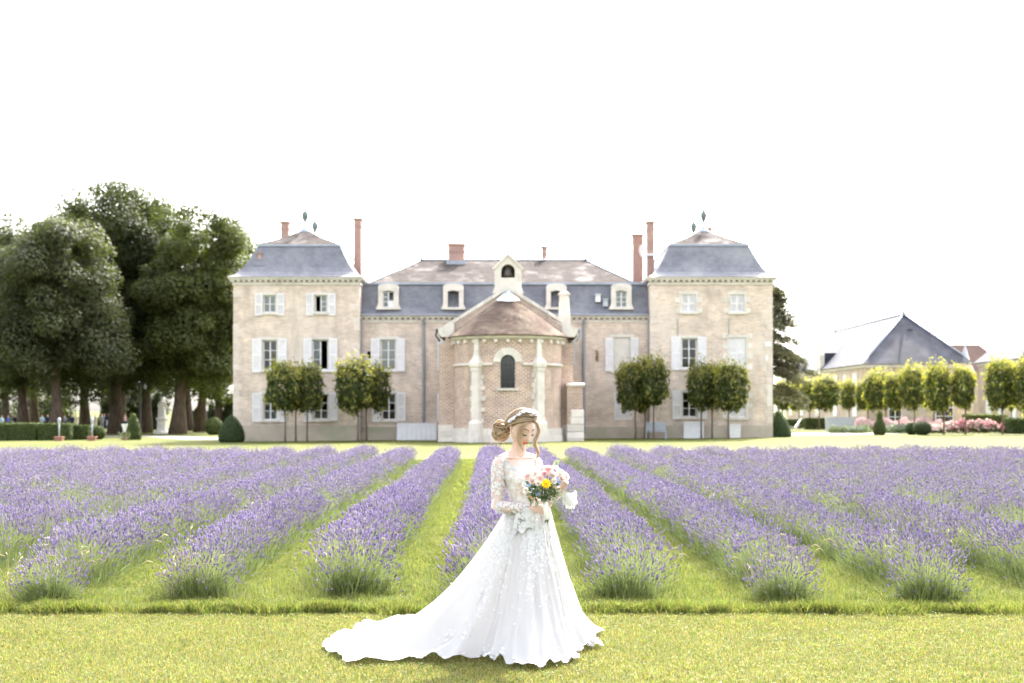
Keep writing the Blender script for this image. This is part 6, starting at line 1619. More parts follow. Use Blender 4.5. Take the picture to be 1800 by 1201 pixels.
# torso stations: z, centre x, centre y, half width, half depth, forward shift
SH = (0.035, 10.30); WA = (0.115, 10.25)
TOR = [(0.78, .125, 10.27, .150, .120), (0.90, .122, 10.26, .158, .125), (0.98, .118, 10.255, .142, .110), (1.06, .110, 10.25, .112, .088), (1.12, .095, 10.255, .113, .092), (1.19, .080, 10.262, .124, .106),
       (1.245, .070, 10.268, .137, .120), (1.29, .058, 10.28, .142, .108), (1.335, .046, 10.293, .150, .088), (1.372, .038, 10.30, .145, .070), (1.40, .034, 10.305, .105, .060), (1.425, .034, 10.305, .062, .055)]
def torso_at(z):
    for (a, b) in zip(TOR[:-1], TOR[1:]):
        if a[0] <= z <= b[0]:
            t = (z - a[0]) / (b[0] - a[0]); t = t * t * (3 - 2 * t) if False else t
            return [a[i] + (b[i] - a[i]) * t for i in range(5)]
    return list(TOR[0] if z < TOR[0][0] else TOR[-1])
def torso_pt(z, th, off=0.0):
    """th: angle, 0 = her right, 90 = front"""
    _, cx, cy_, a, b = torso_at(z)
    ct, st = math.cos(th), math.sin(th)
    bust = 0.0
    if 1.14 < z < 1.33 and st > 0:
        for m_ in (-0.5, 0.5):
            bust += 0.028 * math.exp(-((ct - m_) / 0.30) ** 2 - ((z - 1.235) / 0.045) ** 2) * st
    p = Vector((cx, cy_, z)) + RV * (a + off) * math.copysign(abs(ct) ** 0.9, ct) + FV * ((b + off) * math.copysign(abs(st) ** 0.9, st) + bust)
    return p
q = MB()
rings = [[torso_pt(s[0] if True else 0, 2 * math.pi * i / NSEG) for i in range(NSEG)] for s in TOR]
zz = list(np.linspace(0.78, 1.425, 34)); rings = [[torso_pt(z, 2 * math.pi * i / NSEG) for i in range(NSEG)] for z in zz]
closed_loft(q, rings)
# legs under the skirt
for s, dx in ((1, -0.0), (-1, 0.0)):
    hip = Vector((.123, 10.265, .84)) + RV * .075 * s; knee = Vector((.13, 10.22, .47)) + RV * .065 * s; ank = Vector((.125, 10.33, .11)) + RV * .055 * s
    q.tube([hip, hip.lerp(knee, .5), knee, knee.lerp(ank, .35), ank], [.088, .075, .055, .055, .036], 14)
    toe = ank + FV * 0.12 - UPV * 0.085; q.tube([ank - FV * 0.03 - UPV * 0.04, ank + FV * 0.04 - UPV * 0.045, toe, toe + FV * 0.05], [.034, .036, .034, .016], 10)
# neck
NB, NT = Vector((.036, 10.305, 1.385)), Vector((.062, 10.262, 1.545))
q.tube([NB - UPV * .03, NB.lerp(NT, .3), NB.lerp(NT, .65), NT], [.066, .056, .051, .052], 18)
for s in (-1, 1): q.tube([NB.lerp(NT, .42) - FV * .012, NB + UPV * .012 + RV * .055 * s - FV * .012, Vector((.036, 10.3, 1.372)) + RV * .125 * s - FV * .006], [.036, .040, .044], 12)
# collar bones
for s in (-1, 1): q.tube([Vector((.035, 10.3, 1.385)) + FV * .062 + RV * .015 * s, Vector((.035, 10.3, 1.392)) + FV * .055 + RV * .09 * s, Vector((.035, 10.3, 1.385)) + RV * .15 * s], [.009, .009, .012], 8)

# head -------------------------------------------------------------
HP, HY = R(29), R(37)
HC = Vector((bx(917), 10.225, 1.600))
Rz = Matrix.Rotation(HY, 3, 'Z'); HL = Rz @ Vector((1, 0, 0)); HF = Rz @ Vector((0, -math.cos(HP), -math.sin(HP))); HU = Rz @ Vector((0, -math.sin(HP), math.cos(HP)))
HR = (0.080, 0.104, 0.125)
def hw_pt(l, f, u): return HC + HL * l + HF * f + HU * u
def face_dir(dl, df, du, off=0.0):
    """direction on the unit sphere (left, forward, up) -> local point on the sculpted head"""
    l, f, u = dl * HR[0], df * HR[1], du * HR[2]
    if du < 0:
        l *= 1 - 0.40 * (-du) ** 1.6
        if df < 0: f *= 1 - 0.45 * (-du) ** 1.2
        else: f *= 1 - 0.10 * (-du) ** 2
    if df > 0:
        g = lambda a, s: math.exp(-(a / s) ** 2)
        f *= 0.97
        if -0.42 < du < 0.22:                                   # nose
            t = (0.15 - du) / 0.42; hgt = 0.004 + 0.024 * max(0, min(1, t)) ** 1.1 if t > 0 else 0.004
            if du < -0.27: hgt *= max(0, 1 - (-0.27 - du) / 0.10)
            f += hgt * g(dl, 0.10 + 0.09 * max(0, min(1, t))) * (1 if du < 0.1 else max(0, (0.22 - du) / 0.12))
        for s in (-1, 1):
            f -= 0.011 * g(dl - s * 0.40, 0.20) * g(du - 0.09, 0.11)      # eye sockets
            f += 0.005 * g(dl - s * 0.40, 0.13) * g(du - 0.06, 0.06)      # lids
            f += 0.004 * g(dl - s * 0.38, 0.26) * g(du - 0.24, 0.08)      # brow
            f += 0.005 * g(dl - s * 0.52, 0.22) * g(du + 0.22, 0.18)      # cheek
        f += 0.007 * g(dl, 0.26) * g(du + 0.48, 0.09) + 0.007 * g(dl, 0.2) * g(du + 0.58, 0.07) - 0.004 * g(dl, 0.3) * g(du + 0.67, 0.05) + 0.010 * g(dl, 0.26) * g(du + 0.83, 0.13)
    n = Vector((dl / HR[0], df / HR[1], du / HR[2])).normalized() * off
    return (l + n.x, f + n.y, u + n.z)
nu, nv_ = 56, 40
rows = []
for i in range(nv_ + 1):
    la = -math.pi / 2 + math.pi * i / nv_
    rows.append([hw_pt(*face_dir(math.sin(2 * math.pi * j / nu) * math.cos(la), math.cos(2 * math.pi * j / nu) * math.cos(la), math.sin(la))) for j in range(nu)])
k = len(q.v); q.grid(rows, close=True)
# ears
for s in (-1, 1):
    q.tube([hw_pt(s * .074, -.002, .022), hw_pt(s * .086, -.018, .028), hw_pt(s * .089, -.022, .008), hw_pt(s * .083, -.012, -.018), hw_pt(s * .075, -.002, -.026)], [.006, .0075, .008, .007, .006], 8)

# arms ---------------------------------------------------------------
S_R = Vector((bx(877), 10.22, 1.352)); E_R = Vector((bx(875), 10.175, bz(889))); W_R = Vector((bx(933), 10.085, bz(892)))
S_L = Vector((bx(941), 10.375, 1.355)); E_L = Vector((bx(953), 10.34, bz(889))); W_L = Vector((bx(985), 10.12, bz(859)))
def armpath(S_, E, W):
    nb0 = Vector((.036, 10.3, 1.385)); return [S_ + (nb0 - S_) * 0.30 + Vector((0, 0, .004)), S_ + (S_ - E) * 0.015, S_.lerp(E, .25), S_.lerp(E, .55), S_.lerp(E, .85), E, E.lerp(W, .2), E.lerp(W, .55), E.lerp(W, .85), W]
AR = [.030, .044, .044, .041, .036, .035, .037, .034, .026, .0235]
PR, PLm = armpath(S_R, E_R, W_R), armpath(S_L, E_L, W_L)
q.tube(PR, AR, 16); q.tube(PLm, AR, 16)
for Sj in (S_R, S_L): q.tube([Sj.lerp(Vector((.04, 10.3, 1.36)), .6), Sj], [.055, .050], 14)

def hand(q, W, d, n, side, curls, spread=0.9, thumb=None, ext=None):
    """W wrist, d direction of the palm, n the way the palm faces, side = towards the thumb"""
    d, n = d.normalized(), n.normalized(); sd = side.normalized(); nails = []
    # palm as flattened tube
    rings = []
    for t, wd, th in ((-0.02, .023, .017), (0.0, .024, .016), (0.03, .032, .016), (0.06, .037, .0145), (0.082, .036, .012)):
        c = W + d * t; rings.append([c + sd * wd * math.cos(2 * math.pi * i / 14) + n * th * math.sin(2 * math.pi * i / 14) for i in range(14)])
    closed_loft(q, rings)
    L = [(.042, .026, .021), (.046, .030, .023), (.043, .028, .022), (.034, .021, .019)]
    for f in range(4):
        base = W + d * (0.076 - 0.004 * abs(f - 1)) + sd * (0.027 - 0.0185 * f)
        dr = (d + sd * (0.16 - 0.10 * f) * spread * 0.5).normalized(); p = [base - dr * 0.012, base]; ang = 0
        for j in range(3):
            ang += R(curls[f][j]); dd = dr * math.cos(ang) + n * math.sin(ang); p.append(p[-1] + dd * L[f][j])
        r0 = .0086 if f < 3 else .0076
        q.tube(p, [r0 * 1.1, r0 * 1.05, r0 * 0.95, r0 * 0.88, r0 * 0.66], 9)
        nails.append((p[-1], dd, n))
    tb = W + d * 0.022 + sd * 0.022
    td = thumb.normalized() if thumb is not None else (d * 0.6 + sd * 0.7 + n * 0.4).normalized(); t2 = (td * 0.8 + d * 0.4 + n * 0.25).normalized()
    q.tube([tb - td * 0.01, tb + td * 0.03, tb + td * 0.058, tb + td * 0.058 + t2 * 0.026], [.0125, .0115, .0095, .0066], 9)
    return nails
# hand closed round the handle: back of the hand to the camera, fingers stacked, smallest finger slipping down
hand(q, W_R, Vector((1, -0.10, 0.0)), Vector((0.12, 1, 0.05)), Vector((0, 0.0, 1)), [(18, 62, 50), (20, 64, 52), (22, 64, 50), (10, 40, 40)], 0.6, thumb=Vector((0.55, 0.55, 0.6)))
# raised hand cupping the flowers from the far side
hand(q, W_L, Vector((0.42, -0.28, 0.86)), Vector((-0.80, -0.55, 0.15)), Vector((0.35, -0.30, 0.55)).cross(Vector((-0.8, -0.55, 0.15))) * -1, [(24, 34, 26), (48, 42, 30), (55, 44, 30), (58, 44, 30)], 1.0)
bme = remesh_obj(q, 0.0026, 2)
bme.materials.clear(); bme.materials.append(MT['skin']); bme.name = 'body'
ob = bpy.data.objects.new('body', bme); ob.location = -bride.location; link(ob, bride)
print('bride body faces', len(bme.polygons))

# face details ------------------------------------------------------------
def fpt(dl, du, off=0.0):
    df = math.sqrt(max(0, 1 - dl * dl - du * du)); return hw_pt(*face_dir(dl, df, du, off))
q = MB()
def lip(us, th):
    rows = []
    for u0, o in us:
        rows.append([fpt(x, u0(x), o(x)) for x in np.linspace(-0.29, 0.29, 17)])
    q.grid(rows)
em = lambda x: max(0.0, 1 - (x / 0.29) ** 2) ** 0.6
sm = lambda x: 0.055 * (x / 0.34) ** 2                                   # smiling corners
lip([(lambda x: -0.535 + sm(x), lambda x: -0.002), (lambda x: -0.505 + sm(x) , lambda x: .003 + .003 * em(x)), (lambda x: -0.455 - 0.05 * (1 - em(x)) + sm(x) - 0.012 * math.exp(-(x / .05) ** 2), lambda x: .0015)], 0)
lip([(lambda x: -0.675 + 0.14 * (1 - em(x)) + sm(x), lambda x: .0015), (lambda x: -0.62 + 0.085 * (1 - em(x)) + sm(x), lambda x: .003 + .005 * em(x)), (lambda x: -0.565 + 0.03 * (1 - em(x)) + sm(x), lambda x: -0.001)], 0)
q.build('lips', MT['lips'], bride, smooth=True, fix=False)
q = MB(); q.grid([[fpt(x, u + sm(x), .0012) for x in np.linspace(-.20, .20, 11)] for u in (-0.575, -0.525)]); q.build('teeth', MT['teeth'], bride, fix=False)
for s in (-1, 1):
    q = MB(); q.tube([fpt(s * x, 0.045 - 0.05 * math.sin(math.pi * (x - .22) / .36) , .0035) for x in np.linspace(.22, .58, 9)], [.0012, .0020, .0026, .0029, .0029, .0028, .0027, .0022, .0012], 6)
    for x in np.linspace(.26, .58, 12):
        a = fpt(s * x, 0.045 - 0.05 * math.sin(math.pi * (x - .22) / .36), .003); b = a + HF * .006 - HU * .0055 + HL * (s * .003); q.tube([a, b], [.0008, .0003], 4)
    q.build('eyelashes', MT['lash'], bride, smooth=True)
    q = MB(); q.tube([fpt(s * x, 0.29 + 0.05 * math.sin(math.pi * (x - .16) / .55), .0022) for x in np.linspace(.16, .66, 9)], [.0016, .0028, .0030, .0030, .0028, .0026, .0022, .0017, .0009], 6); q.build('eyebrow', MT['brow'], bride, smooth=True)
q = MB(); q.lathe([(0, -.005), (.0045, -.003), (.0055, 0), (.0045, .003), (0, .005)], hw_pt(-.082, -.012, -.034), 8); q.build('earring', MT['pearl'], bride, smooth=True)

# hair -------------------------------------------------------------
rh = random.Random(11)
BUN = Vector((-.050, -.150, -.100))
HV, HF_, HCOL = [], [], []
def strand(pts, r, c0, c1, n=4):
    m_ = MB(); m_.tube(pts, [r * (0.6 + 0.8 * math.sin(math.pi * (0.12 + 0.8 * i / (len(pts) - 1)))) for i in range(len(pts))], n, cap=False)
    k = len(HV); HV.extend(m_.v); HF_.extend([tuple(i + k for i in f) for f in m_.f])
    for i in range(len(pts)):
        t = i / (len(pts) - 1); c = [a + (b - a) * t for a, b in zip(c0, c1)]; HCOL.extend([c] * n)
ROOT, BLO, PALE = (0.12, 0.080, 0.055), (0.46, 0.335, 0.215), (0.68, 0.54, 0.38)
def lerp3(a, b, t): return tuple(x + (y - x) * t for x, y in zip(a, b))
def scalp(d, off):
    d = d.normalized(); return Vector((d.x * (HR[0] + off), d.y * (HR[1] + off), d.z * (HR[2] + off)))
# under-cap
rows = []
cap = MB()
for i in range(nv_ + 1):
    la = -math.pi / 2 + math.pi * i / nv_; rows.append([])
    for j in range(nu):
        d = Vector((math.sin(2 * math.pi * j / nu) * math.cos(la), math.cos(2 * math.pi * j / nu) * math.cos(la), math.sin(la))); rows[-1].append((d, face_dir(d.x, d.y, d.z, 0.012)))
vs, fs = [], []
for r_ in rows:
    for d, p in r_: vs.append(hw_pt(*p))
def is_hair(d): return d.z * 0.9 - d.y * 0.85 - 0.10 > 0 and not (d.z < -0.75) and d.y < 0.40
for i in range(nv_):
    for j in range(nu):
        j2 = (j + 1) % nu
        if all(is_hair(x[0]) for x in (rows[i][j], rows[i][j2], rows[i + 1][j2], rows[i + 1][j])): fs.append((i * nu + j, i * nu + j2, (i + 1) * nu + j2, (i + 1) * nu + j))
k = len(HV); HV.extend([tuple(v) for v in vs]); HF_.extend([tuple(a + k for a in f) for f in fs]); HCOL.extend([lerp3(ROOT, BLO, 0.35)] * len(vs))
for i in range(620):
    side = -1 if rh.random() < 0.56 else 1
    f0 = rh.uniform(-0.55, 0.50); part = 0.10
    d0 = Vector((part + side * rh.uniform(0.0, 0.10), f0, math.sqrt(max(0.05, 1 - f0 * f0))))
    w_ = (f0 + 0.55) / 1.27
    d1 = Vector((side * rh.uniform(0.80, 1.0), 0.16 * w_ - 0.25 * (1 - w_) + rh.uniform(-.08, .08), 0.60 - 0.28 * w_ + rh.uniform(-.1, .1)))
    d2 = Vector((-0.25 + side * 0.25, -0.95, -0.45 + rh.uniform(-.15, .15)))
    lift = rh.uniform(.014, .026) + .010 * (1 - abs(f0)); pts = []
    for s in np.linspace(0, 1, 13):
        d = d0 * (1 - s) ** 2 + d1 * 2 * s * (1 - s) + d2 * s * s
        p = scalp(d, lift * (0.75 + 0.5 * math.sin(math.pi * s)) + 0.002 * math.sin(7 * s + i))
        if s > 0.8: p = p.lerp(BUN + Vector((rh.uniform(-.02, .02), .03, rh.uniform(-.02, .03))), (s - 0.8) / 0.2 * 0.8)
        pts.append(hw_pt(*p))
    c0 = lerp3(ROOT, BLO, rh.uniform(0, 0.5)); c1 = lerp3(BLO, PALE, rh.uniform(0, 1)) if rh.random() < .75 else lerp3(ROOT, BLO, .6)
    strand(pts, rh.uniform(.0016, .0032), c0, c1)
k = len(HV); bc_ = MB(); bc_.lathe([(.001, -.058), (.026, -.050), (.046, -.020), (.048, .010), (.03, .036), (.001, .046)], n=14); HV.extend([tuple(hw_pt(*(BUN + Vector(v)))) for v in bc_.v]); HF_.extend([tuple(a + k for a in f) for f in bc_.f]); HCOL.extend([lerp3(ROOT, BLO, 0.6)] * len(bc_.v))
for i in range(240):     # locks swept back from the front hairline
    side = -1 if i % 3 else 1; f0 = rh.uniform(0.42, 0.66)
    d0 = Vector((0.10 + side * rh.uniform(0.0, 0.06), f0, math.sqrt(1 - f0 * f0))); d1 = Vector((side * rh.uniform(.85, 1.0), 0.34 + rh.uniform(-.14, .06), 0.44 + rh.uniform(-.10, .14))); d2 = Vector((-0.25 + side * 0.25, -0.95, -0.40 + rh.uniform(-.15, .15))); lift = rh.uniform(.013, .022)
    strand([hw_pt(*scalp(d0 * (1 - s) ** 2 + d1 * 2 * s * (1 - s) + d2 * s * s, lift * (0.7 + 0.5 * math.sin(math.pi * s)))) for s in np.linspace(0, 1, 13)], rh.uniform(.0016, .003), lerp3(ROOT, BLO, rh.uniform(.1, .7)), lerp3(BLO, PALE, rh.uniform(0, 1)))
for i in range(380):     # the low bun: coiled locks
    ax = Vector((rh.gauss(0, 1), rh.gauss(0, 1), rh.gauss(0, 1))).normalized(); e1 = ax.orthogonal().normalized(); e2 = ax.cross(e1); rr = rh.uniform(.044, .053); a0 = rh.uniform(0, 6.28); ln = rh.uniform(1.6, 3.6)
    cc = BUN + Vector((rh.gauss(0, .008), rh.gauss(0, .008), rh.gauss(0, .012)))
    pts = [hw_pt(*(cc + (e1 * math.cos(a0 + ln * s) + e2 * math.sin(a0 + ln * s)) * (rr + .004 * math.sin(9 * s + i)) * 1.0 + Vector((0, 0, -.012 * s)))) for s in np.linspace(0, 1, 11)]
    strand(pts, rh.uniform(.0028, .0048), lerp3(ROOT, BLO, rh.uniform(.3, 1)), lerp3(BLO, PALE, rh.uniform(0, 1)))
def tendril(pts, n, spread, wave, c0, c1, r=.0011):
    P_ = [Vector(p) for p in pts]
    for i in range(n):
        o = Vector((rh.gauss(0, spread), rh.gauss(0, spread), 0)); ph = rh.uniform(-.5, .5); out2 = []
        for s in np.linspace(0, 1, 22):
            x = s * (len(P_) - 1); a = min(len(P_) - 2, int(x)); t = x - a
            p0, p1, p2, p3 = P_[max(0, a - 1)], P_[a], P_[a + 1], P_[min(len(P_) - 1, a + 2)]
            p = 0.5 * ((2 * p1) + (p2 - p0) * t + (2 * p0 - 5 * p1 + 4 * p2 - p3) * t * t + (3 * p1 - p0 - 3 * p2 + p3) * t ** 3)
            out2.append(p + o * (0.25 + math.sin(math.pi * s) + 0.4 * s) + Vector((math.sin(9 * s + ph), math.cos(8 * s + ph), 0)) * wave * s)
        strand(out2, r * rh.uniform(.7, 1.4), lerp3(c0, c1, rh.random() * .3), lerp3(c1, PALE, rh.random()), 3)
fp = lambda px, py, y: (bx(px, y), y, bz(py, y))
tendril([hw_pt(.010, .083, .098), fp(924, 744, 10.108), fp(917, 760, 10.118), fp(915, 778, 10.13), fp(919, 793, 10.14)], 30, .0045, .003, BLO, PALE, .0008)
tendril([hw_pt(-.02, .08, .10), fp(915, 748, 10.115), fp(909, 765, 10.13), fp(911, 784, 10.15)], 14, .005, .003, BLO, PALE, .0007)
tendril([hw_pt(.024, .080, .10), fp(942, 742, 10.14), fp(947, 757, 10.14), fp(942, 771, 10.13), fp(940, 781, 10.12), fp(945, 795, 10.12), fp(943, 806, 10.12)], 44, .0042, .004, BLO, PALE, .0009)
for i in range(26):      # loose wisps at the nape
    b = BUN + Vector((rh.uniform(-.04, .04), rh.uniform(-.03, .04), -.03)); a = hw_pt(*b); d = Vector((rh.uniform(-.09, .02), rh.uniform(-.04, .04), rh.uniform(-.10, -.02)))
    strand([a, a + d * .5 + Vector((rh.uniform(-.02, .01), 0, -.01)), a + d], .0008, BLO, PALE, 3)
for i in range(40):      # stray hairs over the crown
    d0 = Vector((rh.gauss(0, .6), rh.gauss(-.2, .5), 1)).normalized(); p = scalp(d0, .02); e = scalp(d0 + Vector((rh.uniform(-.3, .3), -.35, 0)), rh.uniform(.025, .042)); e2 = scalp(d0 + Vector((rh.uniform(-.3, .3), -.6, -.1)), .022)
    strand([hw_pt(*p), hw_pt(*e), hw_pt(*e2)], .0006, BLO, PALE, 3)
hm = np_mesh('hair', np.array(HV), np.array([f for f in HF_ if len(f) == 4]), MT['hair'], col=np.array(HCOL), smooth=True)
oh = bpy.data.objects.new('hair', hm); oh.location = -bride.location; link(oh, bride)

# small cloth or real flowers, five petals each -------------------------------------------------
def petal_flowers(P, N, size, rng, npet=5, cup=0.25, wide=0.55):
    n = len(P); N = unit(np.asarray(N, dtype=float)); a = unit(np.cross(N, rng.normal(0, 1, (n, 3)))); b = np.cross(N, a); size = np.broadcast_to(size, (n,)) * rng.uniform(.7, 1.3, n)
    V = np.empty((n, npet, 4, 3))
    for k_ in range(npet):
        t = 2 * math.pi * k_ / npet; dt = math.pi / npet * wide * 1.7
        for c, (r, tt, h) in enumerate(((0.06, t, 0.0), (0.72, t - dt, cup), (1.0, t, cup * 1.2), (0.72, t + dt, cup))):
            V[:, k_, c] = P + (a * math.cos(tt) + b * math.sin(tt)) * (size * r)[:, None] + N * (size * h)[:, None]
    return V.reshape(-1, 3), np.arange(n * npet * 4).reshape(-1, 4)
rngb = np.random.default_rng(21)

# gown ------------------------------------------------------------
dress = bpy.data.objects.new('wedding_dress', None); link(dress, bride)
POLY = [(-1.376, 10.27), (-1.094, 9.63), (-.768, 9.74), (-.435, 9.72), (-.237, 9.85), (-.054, 9.61), (.155, 9.44), (.298, 9.55), (.455, 9.76), (.425, 10.12), (.67, 10.35), (.53, 10.62), (.73, 11.0), (.45, 11.3), (.1, 11.5), (-.3, 11.6), (-.76, 11.62), (-1.08, 11.50), (-1.26, 11.0), (-1.33, 10.65)]
SC = (0.122, 10.27)
def hemR(th):
    dx, dy = math.cos(th), math.sin(th); best = 0.4
    for (x0, y0), (x1, y1) in zip(POLY, POLY[1:] + POLY[:1]):
        ex, ey = x1 - x0, y1 - y0; den = dx * ey - dy * ex
        if abs(den) < 1e-9: continue
        t = ((x0 - SC[0]) * ey - (y0 - SC[1]) * ex) / den; u = ((x0 - SC[0]) * dy - (y0 - SC[1]) * dx) / den
        if t > 0 and -1e-6 <= u <= 1 + 1e-6: best = max(best, t)
    return best
NT_, NS_ = 420, 70
TH = np.linspace(0, 2 * math.pi, NT_, endpoint=False)
RH = np.array([hemR(t) for t in TH])
for _ in range(2): RH = (np.roll(RH, 1) + RH * 2 + np.roll(RH, -1)) / 4
rs = np.random.default_rng(31)
jag = np.convolve(np.tile(rs.normal(0, 1, NT_), 3), np.ones(3) / 3, 'same')[NT_:2 * NT_] * 0.012
ph = rs.uniform(0, 6.28, 12); ZW = 1.035
def skirt_pt(i, s):
    """i index of angle (float ok), s 0 waist .. 1 hem"""
    th = 2 * math.pi * i / NT_; i0 = int(i) % NT_; Rh = RH[i0] + jag[i0] * (s > 0.9) * (s - 0.9) * 10
    rw = 1.0 / math.sqrt((math.cos(th) / 0.150) ** 2 + (math.sin(th) / 0.120) ** 2)
    p = 1.42 + 0.95 * max(0, Rh - 0.6)
    r = rw + (Rh - rw) * s
    A = 0.05 * min(1, s * 2.2) * (1 - 0.25 * s)
    fold = 0.55 * math.sin(19 * th + ph[0] + 2.2 * s) + 0.45 * math.sin(31 * th + ph[1] - 1.5 * s) + 0.4 * math.sin(11 * th + ph[2]) + 0.25 * math.sin(53 * th + ph[3] + 3 * s)
    z = ZW * (1 - s) ** p
    r *= 1 + A * fold * (0.35 + 0.65 * min(1, z * 2.5)) * min(1.0, 0.75 / max(.3, r))
    # cloth lying on the grass ripples
    lie = sstep(0.35, 0.05, z) if z < 0.35 else 0.0
    lay = max(0.0, 1 - z / 0.30)
    z += lay * (0.030 + 0.022 * math.sin(23 * th + ph[4] + 6 * r) * min(1, r) + 0.016 * math.sin(41 * th + ph[5] - 9 * r) + 0.012 * math.sin(17 * r + ph[6] + 5 * th)) + 0.012
    return Vector((SC[0] + r * math.cos(th), SC[1] + r * math.sin(th), max(z, 0.022)))
q = MB()
SV = [(k_ / NS_) ** 1.05 for k_ in range(NS_ + 1)]
q.grid([[skirt_pt(i, s) for i in range(NT_)] for s in SV], close=True)
q.build('skirt', MT['tulle'], dress, smooth=True, fix=False)
# bodice shell
q = MB(); rows = []; nb_ = 72
def neckline(th):
    """height of the neckline round the body; 90 degrees is the front"""
    st, ct = math.sin(th), math.cos(th)
    if st > 0: return 1.262 + 0.128 * abs(ct) ** 1.05 + 0.010 * math.sin(abs(ct) * 18)
    return 1.39 - 0.06 * (1 - abs(ct))
for k_ in range(31):
    row = []
    for j in range(nb_):
        th = 2 * math.pi * j / nb_; zt = neckline(th); z = 1.0 + (zt - 1.0) * k_ / 30; row.append(torso_pt(z, th, 0.0065))
    rows.append(row)
q.grid(rows, close=True); q.build('bodice', MT['bodice'], dress, smooth=True, fix=False)
# sleeves: sheer tubes over the arms, and bell cuffs
def path_at(P_, t):
    x = t * (len(P_) - 1); a = min(len(P_) - 2, int(x)); return P_[a].lerp(P_[a + 1], x - a), (P_[a + 1] - P_[a]).normalized()
def rad_at(t):
    x = t * (len(AR) - 1); a = min(len(AR) - 2, int(x)); return AR[a] + (AR[a + 1] - AR[a]) * (x - a)
for P_ in (PR, PLm):
    q = MB(); pts = [path_at(P_, t)[0] for t in np.linspace(0, 0.97, 26)]
    q.tube(pts, [rad_at(t) + 0.006 + 0.0025 * math.sin(t * 40) for t in np.linspace(0, 0.97, 26)], 18, cap=False); q.build('sleeve', MT['sheer'], dress, smooth=True, fix=False)
def cuff(rings, name='cuff'):
    q = MB(); q.grid(rings, close=True); return q.build(name, MT['lace'], dress, smooth=True, fix=False)
def cring(c, ax1, ax2, a, b, n=36, jagg=0.0, seed=0):
    rd = random.Random(seed); return [Vector(c) + ax1 * (a * math.cos(2 * math.pi * i / n)) + ax2 * (b * math.sin(2 * math.pi * i / n)) + Vector((0, 0, -jagg * (0.5 + 0.5 * math.sin(i * 1.05)))) for i in range(n)]
X_, Y_, Z_ = Vector((1, 0, 0)), Vector((0, 1, 0)), Vector((0, 0, 1))
wl = W_L
cuff([cring(wl + Vector((-.012, .02, -.012)), Vector((.75, .3, -.6)).normalized(), Vector((.3, -.9, -.2)).normalized(), .034, .034), cring(wl + Vector((.030, .015, -.012)), Vector((.85, .2, -.45)).normalized(), Vector((.2, -.95, 0)).normalized(), .052, .045),
      cring(wl + Vector((.056, .02, -.025)), Vector((1, .1, -.22)).normalized(), Y_, .054, .045), cring(wl + Vector((.066, .02, -.072)), X_, Y_, .046, .045, jagg=.010), cring(wl + Vector((.064, .02, -.112)), X_, Y_, .032, .04, jagg=.026)])
wr = W_R
cuff([cring(wr + Vector((-.060, .02, 0)), Vector((0, .2, 1)), Vector((0, 1, 0)), .034, .032), cring(wr + Vector((-.030, .015, -.012)), Vector((.25, .1, 1)).normalized(), Y_, .048, .04), cring(wr + Vector((-.018, .02, -.045)), Vector((.5, 0, .8)).normalized(), Y_, .072, .05),
      cring(wr + Vector((-.030, .03, -.095)), Vector((.85, 0, .5)).normalized(), Y_, .082, .06, jagg=.02), cring(wr + Vector((-.040, .03, -.125)), Vector((.9, 0, .35)).normalized(), Y_, .085, .065, jagg=.035)])
# lace flowers
LP, LN, LS = [], [], []
def lace(p, n, s): LP.append(tuple(p)); LN.append(tuple(n)); LS.append(s)
rb_ = random.Random(61)
for i in range(420):          # bodice motifs in clusters
    th = rb_.uniform(-0.15, 1.15) * math.pi; zt = neckline(th); z = zt - abs(rb_.gauss(0, 0.07)) if rb_.random() < .6 else rb_.uniform(1.03, zt)
    if z < 1.01: continue
    p = torso_pt(z, th, .010); n = (p - Vector((torso_at(z)[1], torso_at(z)[2], z))).normalized(); lace(p, n, rb_.uniform(.006, .012))
for i in range(90):           # scalloped neckline edge
    th = rb_.uniform(0.0, 1.0) * math.pi; z = neckline(th) + rb_.uniform(-.008, .006); p = torso_pt(z, th, .010); lace(p, (p - Vector((torso_at(z)[1], torso_at(z)[2], z))).normalized(), rb_.uniform(.007, .013))
for P_, dens in ((PR, [(0.0, .42, 330), (.56, .98, 300), (.42, .6, 24)]), (PLm, [(0.0, .4, 260), (.6, .98, 140)])):
    for t0, t1, n_ in dens:
        for i in range(n_):
            t = rb_.uniform(t0, t1); c, d = path_at(P_, t); e1 = d.orthogonal().normalized(); e2 = d.cross(e1); a = rb_.uniform(0, 6.28); n = e1 * math.cos(a) + e2 * math.sin(a); lace(c + n * (rad_at(t) + .008), n, rb_.uniform(.006, .0135))
for i in range(170):           # hanging on the near cuff
    a = rb_.uniform(math.pi, 2 * math.pi); h = rb_.random(); c = wr + Vector((-.02 - .02 * h, .02, -.03 - .10 * h)); p = c + X_ * (.085 * math.cos(a)) + Y_ * (.06 * math.sin(a)) - Vector((0, .004, 0)); lace(p, (math.cos(a) * .4, -1, .1), rb_.uniform(.005, .010))
for i in range(110):
    a = rb_.uniform(math.pi, 2 * math.pi); h = rb_.random() ** .6; c = wl + Vector((.055 + .012 * h, .02, -.005 - .10 * h)); lace(c + X_ * (.050 * math.cos(a)) + Y_ * (.052 * math.sin(a)), (math.cos(a) * .4, -1, .1), rb_.uniform(.004, .009))
streaks = [(rb_.uniform(0.55, 0.92), rb_.uniform(.25, .75)) for _ in range(16)]
